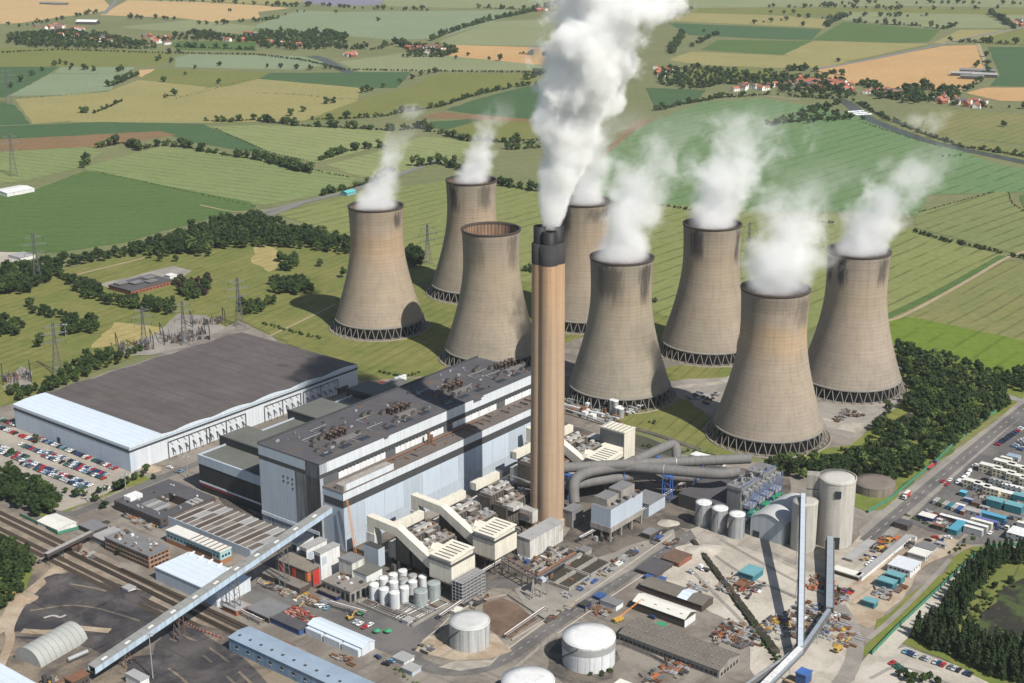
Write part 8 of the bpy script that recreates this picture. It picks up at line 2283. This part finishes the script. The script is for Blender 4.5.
# yard buildings of the earth yard (surveyed roofs)
shed('narrow_shed', 'long narrow pale grey shed on the earth yard', 'shed', (862, 577), (909, 535), (858, 573.5), 3.5, white2_m, lgrey_m)
shed('dark_cabin_row', 'white roofed dark cabin row at the foot of the narrow shed', 'cabin', (858.4, 577), (861.6, 572.7), (836, 566), 3.5, brown_m, cream2_m)
shed('white_cabin_block', 'two storey white cabin block with plain white roof', 'cabin', (910.3, 571), (922.6, 562.2), (891.3, 561.3), 5.5, white2_m, white_m, wins=(('S', 5, 1, 1.2, 1), ('S', 5, 3.6, 1.2, 1), ('E', 4, 3.6, 1.2, 1)))
shed('white_cabin_block', 'smaller white roofed cabin behind the plain white one', 'cabin', (925.2, 557), (932.3, 551.6), (909.4, 550.6), 4, gcab_m, cream2_m, wins=(('E', 3, 1.6, 1.2, 1),))
shed('grey_cabin_block', 'grey flat cabin block by the fence corner', 'cabin', (932, 550.8), (938.4, 545.5), (917, 545), 3.5, gcab_m, greyroof_m)
for lb, N_, R_, L_c, hh in (('nearer of two stacked teal containers', (892.7, 584.2), (898.9, 580.6), (878.6, 578), 5.2), ('farther of two stacked teal containers', (901, 578), (906.5, 574.5), (886.5, 571.8), 5.2), ('single teal container beside the scrap', (874.2, 603.5), (879.5, 600.2), (862.8, 599.6), 4.4)):
    t, w, l = shed('teal_container', lb, 'container', N_, R_, L_c, hh, tealdk_m, tealroof_m)
    MB().box(-w - .05, .05, -.08, .02, hh * .48, hh * .52, dsteel_m).build('joint', t)
# small huts by the railway yard
shed('pale_hut', 'pale hut with a glazed roof near the railway', 'hut', (404, 662), (412, 655), (390, 658), 3.2, white2_m, lgrey_m)
shed('pale_hut', 'lower blue grey hut near the railway', 'hut', (412, 672), (420, 666), (402, 667), 3.2, bluewall_m, lgrey_m)
for x, y, c, lb in ((377, 634, green_m, 'left green canopy on the yard island'), (388, 634, green_m, 'right green canopy on the yard island'), (361, 616, green_m, 'small green tank by the parked cars')): 
    t = thing('canopy', lb, 'canopy', G(x, y), 0)
    MB().lathe([(2.2, 2.2), (1.4, 2.9), (.1, 3.4)], c, 12).build('top', t)
    MB().tube([(0, 0, 0), (0, 0, 3)], .25, white2_m, 6).build('post', t)
for x, y, lb in ((350, 619, 'orange digger by the yard cars'), (297, 611, 'orange machine before the navy container'), (8, 600, 'yellow loader on the coal bank')):
    t = thing('digger', lb, 'digger', G(x, y, ZG), 0.6)
    MB().box(-1.6, 1.6, -1.2, 1.2, .9, 2.2, yellow_m).build('body', t)
    MB().box(-.4, .9, -1, 1, 2.2, 3.3, window_m).build('cab', t)
    a_ = MB()
    a_.bar((1.4, 0, 2), (4, 0, 4.2), .5, yellow_m).bar((4, 0, 4.2), (5.6, 0, 1), .4, yellow_m)
    a_.build('arm', t)
    for s_ in (-1, 1): MB().box(-1.9, 1.9, s_ * 1.3 - .3, s_ * 1.3 + .3, .1, .9, dsteel_m).build('track', t)
# ---- fences and walls
def fence(px, label, h, m, post_m, pl=6.0):
    P = [G(x, y) for x, y in px]
    c0 = P[0]
    t = thing('fence', label, 'fence', c0)
    pnl = {}
    for a, b in zip(P, P[1:]):
        d = b - a
        n = max(1, int(d.length / pl))
        q = round(d.length / n, 2)
        if q not in pnl:
            mb = MB().box(.1, q - .1, -.05, .05, .15, h, m)
            mb.box(-.12, .12, -.12, .12, 0, h + .2, post_m)
            pnl[q] = mb.mesh('panel')
        for k in range(n):
            s_ = a.lerp(b, k / n) - c0
            link('panel', pnl[q], t, s_ + Vector((0, 0, ZG)), math.atan2(d.y, d.x))
gf_m = mat('green mesh fence', (.06, .20, .13), .7, .2, .3)
fence([(872, 656), (895, 632), (930, 599), (975, 557), (990, 549), (1040, 546)], 'green fence along the pale access road at lower right', 2.6, gf_m, gf_m)
fence([(868, 514), (890, 501), (936, 463), (950, 449), (988, 418), (998, 412)], 'green fence between the road wood and the main road', 2.6, gf_m, gf_m)
fence([(488, 694), (552, 640), (566, 636)], 'pale concrete panel wall in front of the white tank', 2.4, concw_m, concw_m, 4)
fence([(600, 640), (622, 646), (650, 658), (668, 668)], 'grey panel fence along the long brown shed', 2.4, concw_m, steel_m, 4)
fence([(20, 517), (45, 529), (58, 536), (80, 530)], 'green fence round the ribbed white shed', 2.2, gf_m, gf_m)
fence([(105, 492), (126, 482), (134, 474)], 'white wall at the corner of the car park', 1.6, white2_m, white2_m, 4)
fence([(166, 614), (200, 632), (222, 640)], 'red and white barrier line on the coal ground', .9, red_m, white2_m, 2.5)
fence([(484, 602), (507, 597), (545, 622), (512, 642)], 'low pale wall of the reddish bund', 1.3, GM['concrete'], GM['concrete'], 5)
fence([(600, 340), (640, 430), (660, 437), (700, 451)], 'stone wall along the canal', 1.2, concw_m, concw_m, 6) if False else None

# more compounds cabins, trucks and stores along the right side
for k, (px, py, L, W, Hh, wa, ro, lb) in enumerate(((1020, 470, 12, 3, 2.8, gcab_m, lgrey_m, 'grey cabin by the second car row'), (1006, 462, 8, 3, 2.8, creamc_m, cream2_m, 'small cream cabin beside the blue grey office'), (968, 503, 6, 2.6, 2.6, bluedk_m, blueroof_m, 'faded blue container behind the scrap'), (976, 507, 6, 2.6, 2.6, rust_m, brownroof_m, 'rust brown container behind the scrap'), (984, 511, 6, 2.6, 2.6, gcab_m, lgrey_m, 'pale grey container behind the scrap'), (960, 509, 6, 2.6, 2.6, gcab_m, white2_m, 'white roofed container beside the coloured row'),
      (1016, 521, 9, 3, 2.8, creamc_m, greyroof_m, 'grey roofed cream cabin below the teal sheds'), (1024, 528, 9, 3, 2.8, gcab_m, cream2_m, 'pale cabin below the teal sheds at the edge'), (938, 530, 7, 3, 2.8, brown_m, rust_m, 'rusty hut between the bright blue shed and road bend'), (912, 541, 5, 3, 2.6, white2_m, lgrey_m, 'tiny white hut behind the narrow shed'), (941, 548, 6, 3, 2.8, gcab_m, lgrey_m, 'pale hut at the fence corner'))):
    cabin(px, py, L, W, Hh, wa, ro, lb, None, 2 if k % 2 == 0 else 0)
for x, y, lb in ((948, 538, 'in the compound by the bright blue shed'), (942, 541, 'in the compound by the bright blue shed'), (935, 538, 'in the compound by the bright blue shed'), (928, 541, 'in the compound by the bright blue shed'), (1004, 524, 'among the cabins at the right edge'), (1010, 519, 'among the cabins at the right edge'), (985, 480, 'between the cabin rows'), (1000, 481, 'between the cabin rows'), (990, 500, 'between the cabin rows')):
    put_car(G(x, y, ZG), rnd.choice((AX, RZ2)) + rnd.uniform(-.2, .2), lb, None, rnd.random() < .35 and False)
for a in ((940, 527, 'bins and barrels in the right compound', 16, 10, 22, [white2_m, rust_m, galv_m], 1.6), (1000, 503, 'timber and steel between the cabins', 18, 8, 26, [rust_m, lgrey_m], 1.4), (1012, 505, 'crates between the teal sheds', 8, 12, 16, [rust_m, white2_m, brown_m], 1.5), (925, 548, 'stores along the back of the narrow shed', 6, 26, 24, [galv_m, rust_m], 1.6), (870, 556, 'parked plant between silo and narrow shed', 8, 26, 14, [yellow_m, rust_m, navy_m], 2.2), (906, 548, 'stacks beside the far end of the narrow shed', 6, 12, 16, [rust_m, dsteel_m], 1.6),
          (842, 640, 'scrap by the yard bend', 10, 22, 30, [rust_m, galv_m, yellow_m], 1.6), (826, 632, 'pipes by the low conveyor', 10, 24, 34, [galv_m, steel_m], 1.4), (556, 615, 'kit along the near works road', 5, 30, 16, [rust_m, steel_m], 1.4), (420, 650, 'small stores on the lower yard', 8, 8, 10, [galv_m, lgrey_m], 1.4), (200, 500, 'scrap beside the courtyard office', 10, 8, 14, [rust_m, brown_m], 1.4), (105, 528, 'stacks behind the brick office', 12, 8, 18, [lgrey_m, brown_m], 1.6), (84, 556, 'rail stores at the footbridge', 12, 5, 14, [rust_m, lgrey_m], 1), (250, 640, 'rail gear by the blue roofed workshop', 14, 5, 16, [rust_m, lgrey_m, yellow_m], 1.2), (340, 660, 'rail gear by the white long shed', 14, 4, 14, [rust_m, lgrey_m], 1.2)):
    gear_patch(*a)
# ================================================================== HAZE
hz = NT('haze air')
hv = hz.n('VolumePrincipled')
hv.inputs['Color'].default_value = (.84, .91, 1.0, 1)
hv.inputs['Density'].default_value = 3.2e-5
hv.inputs['Anisotropy'].default_value = 0.3
hz.l(hv.outputs[0], hz.out.inputs['Volume'])
mbh = MB()
mbh.box(-11500, 11500, -2000, 16500, -1.2, 440, hz.m)
tag(mbh.build('haze'), 'thin pale summer haze over the far fields', kind='stuff')
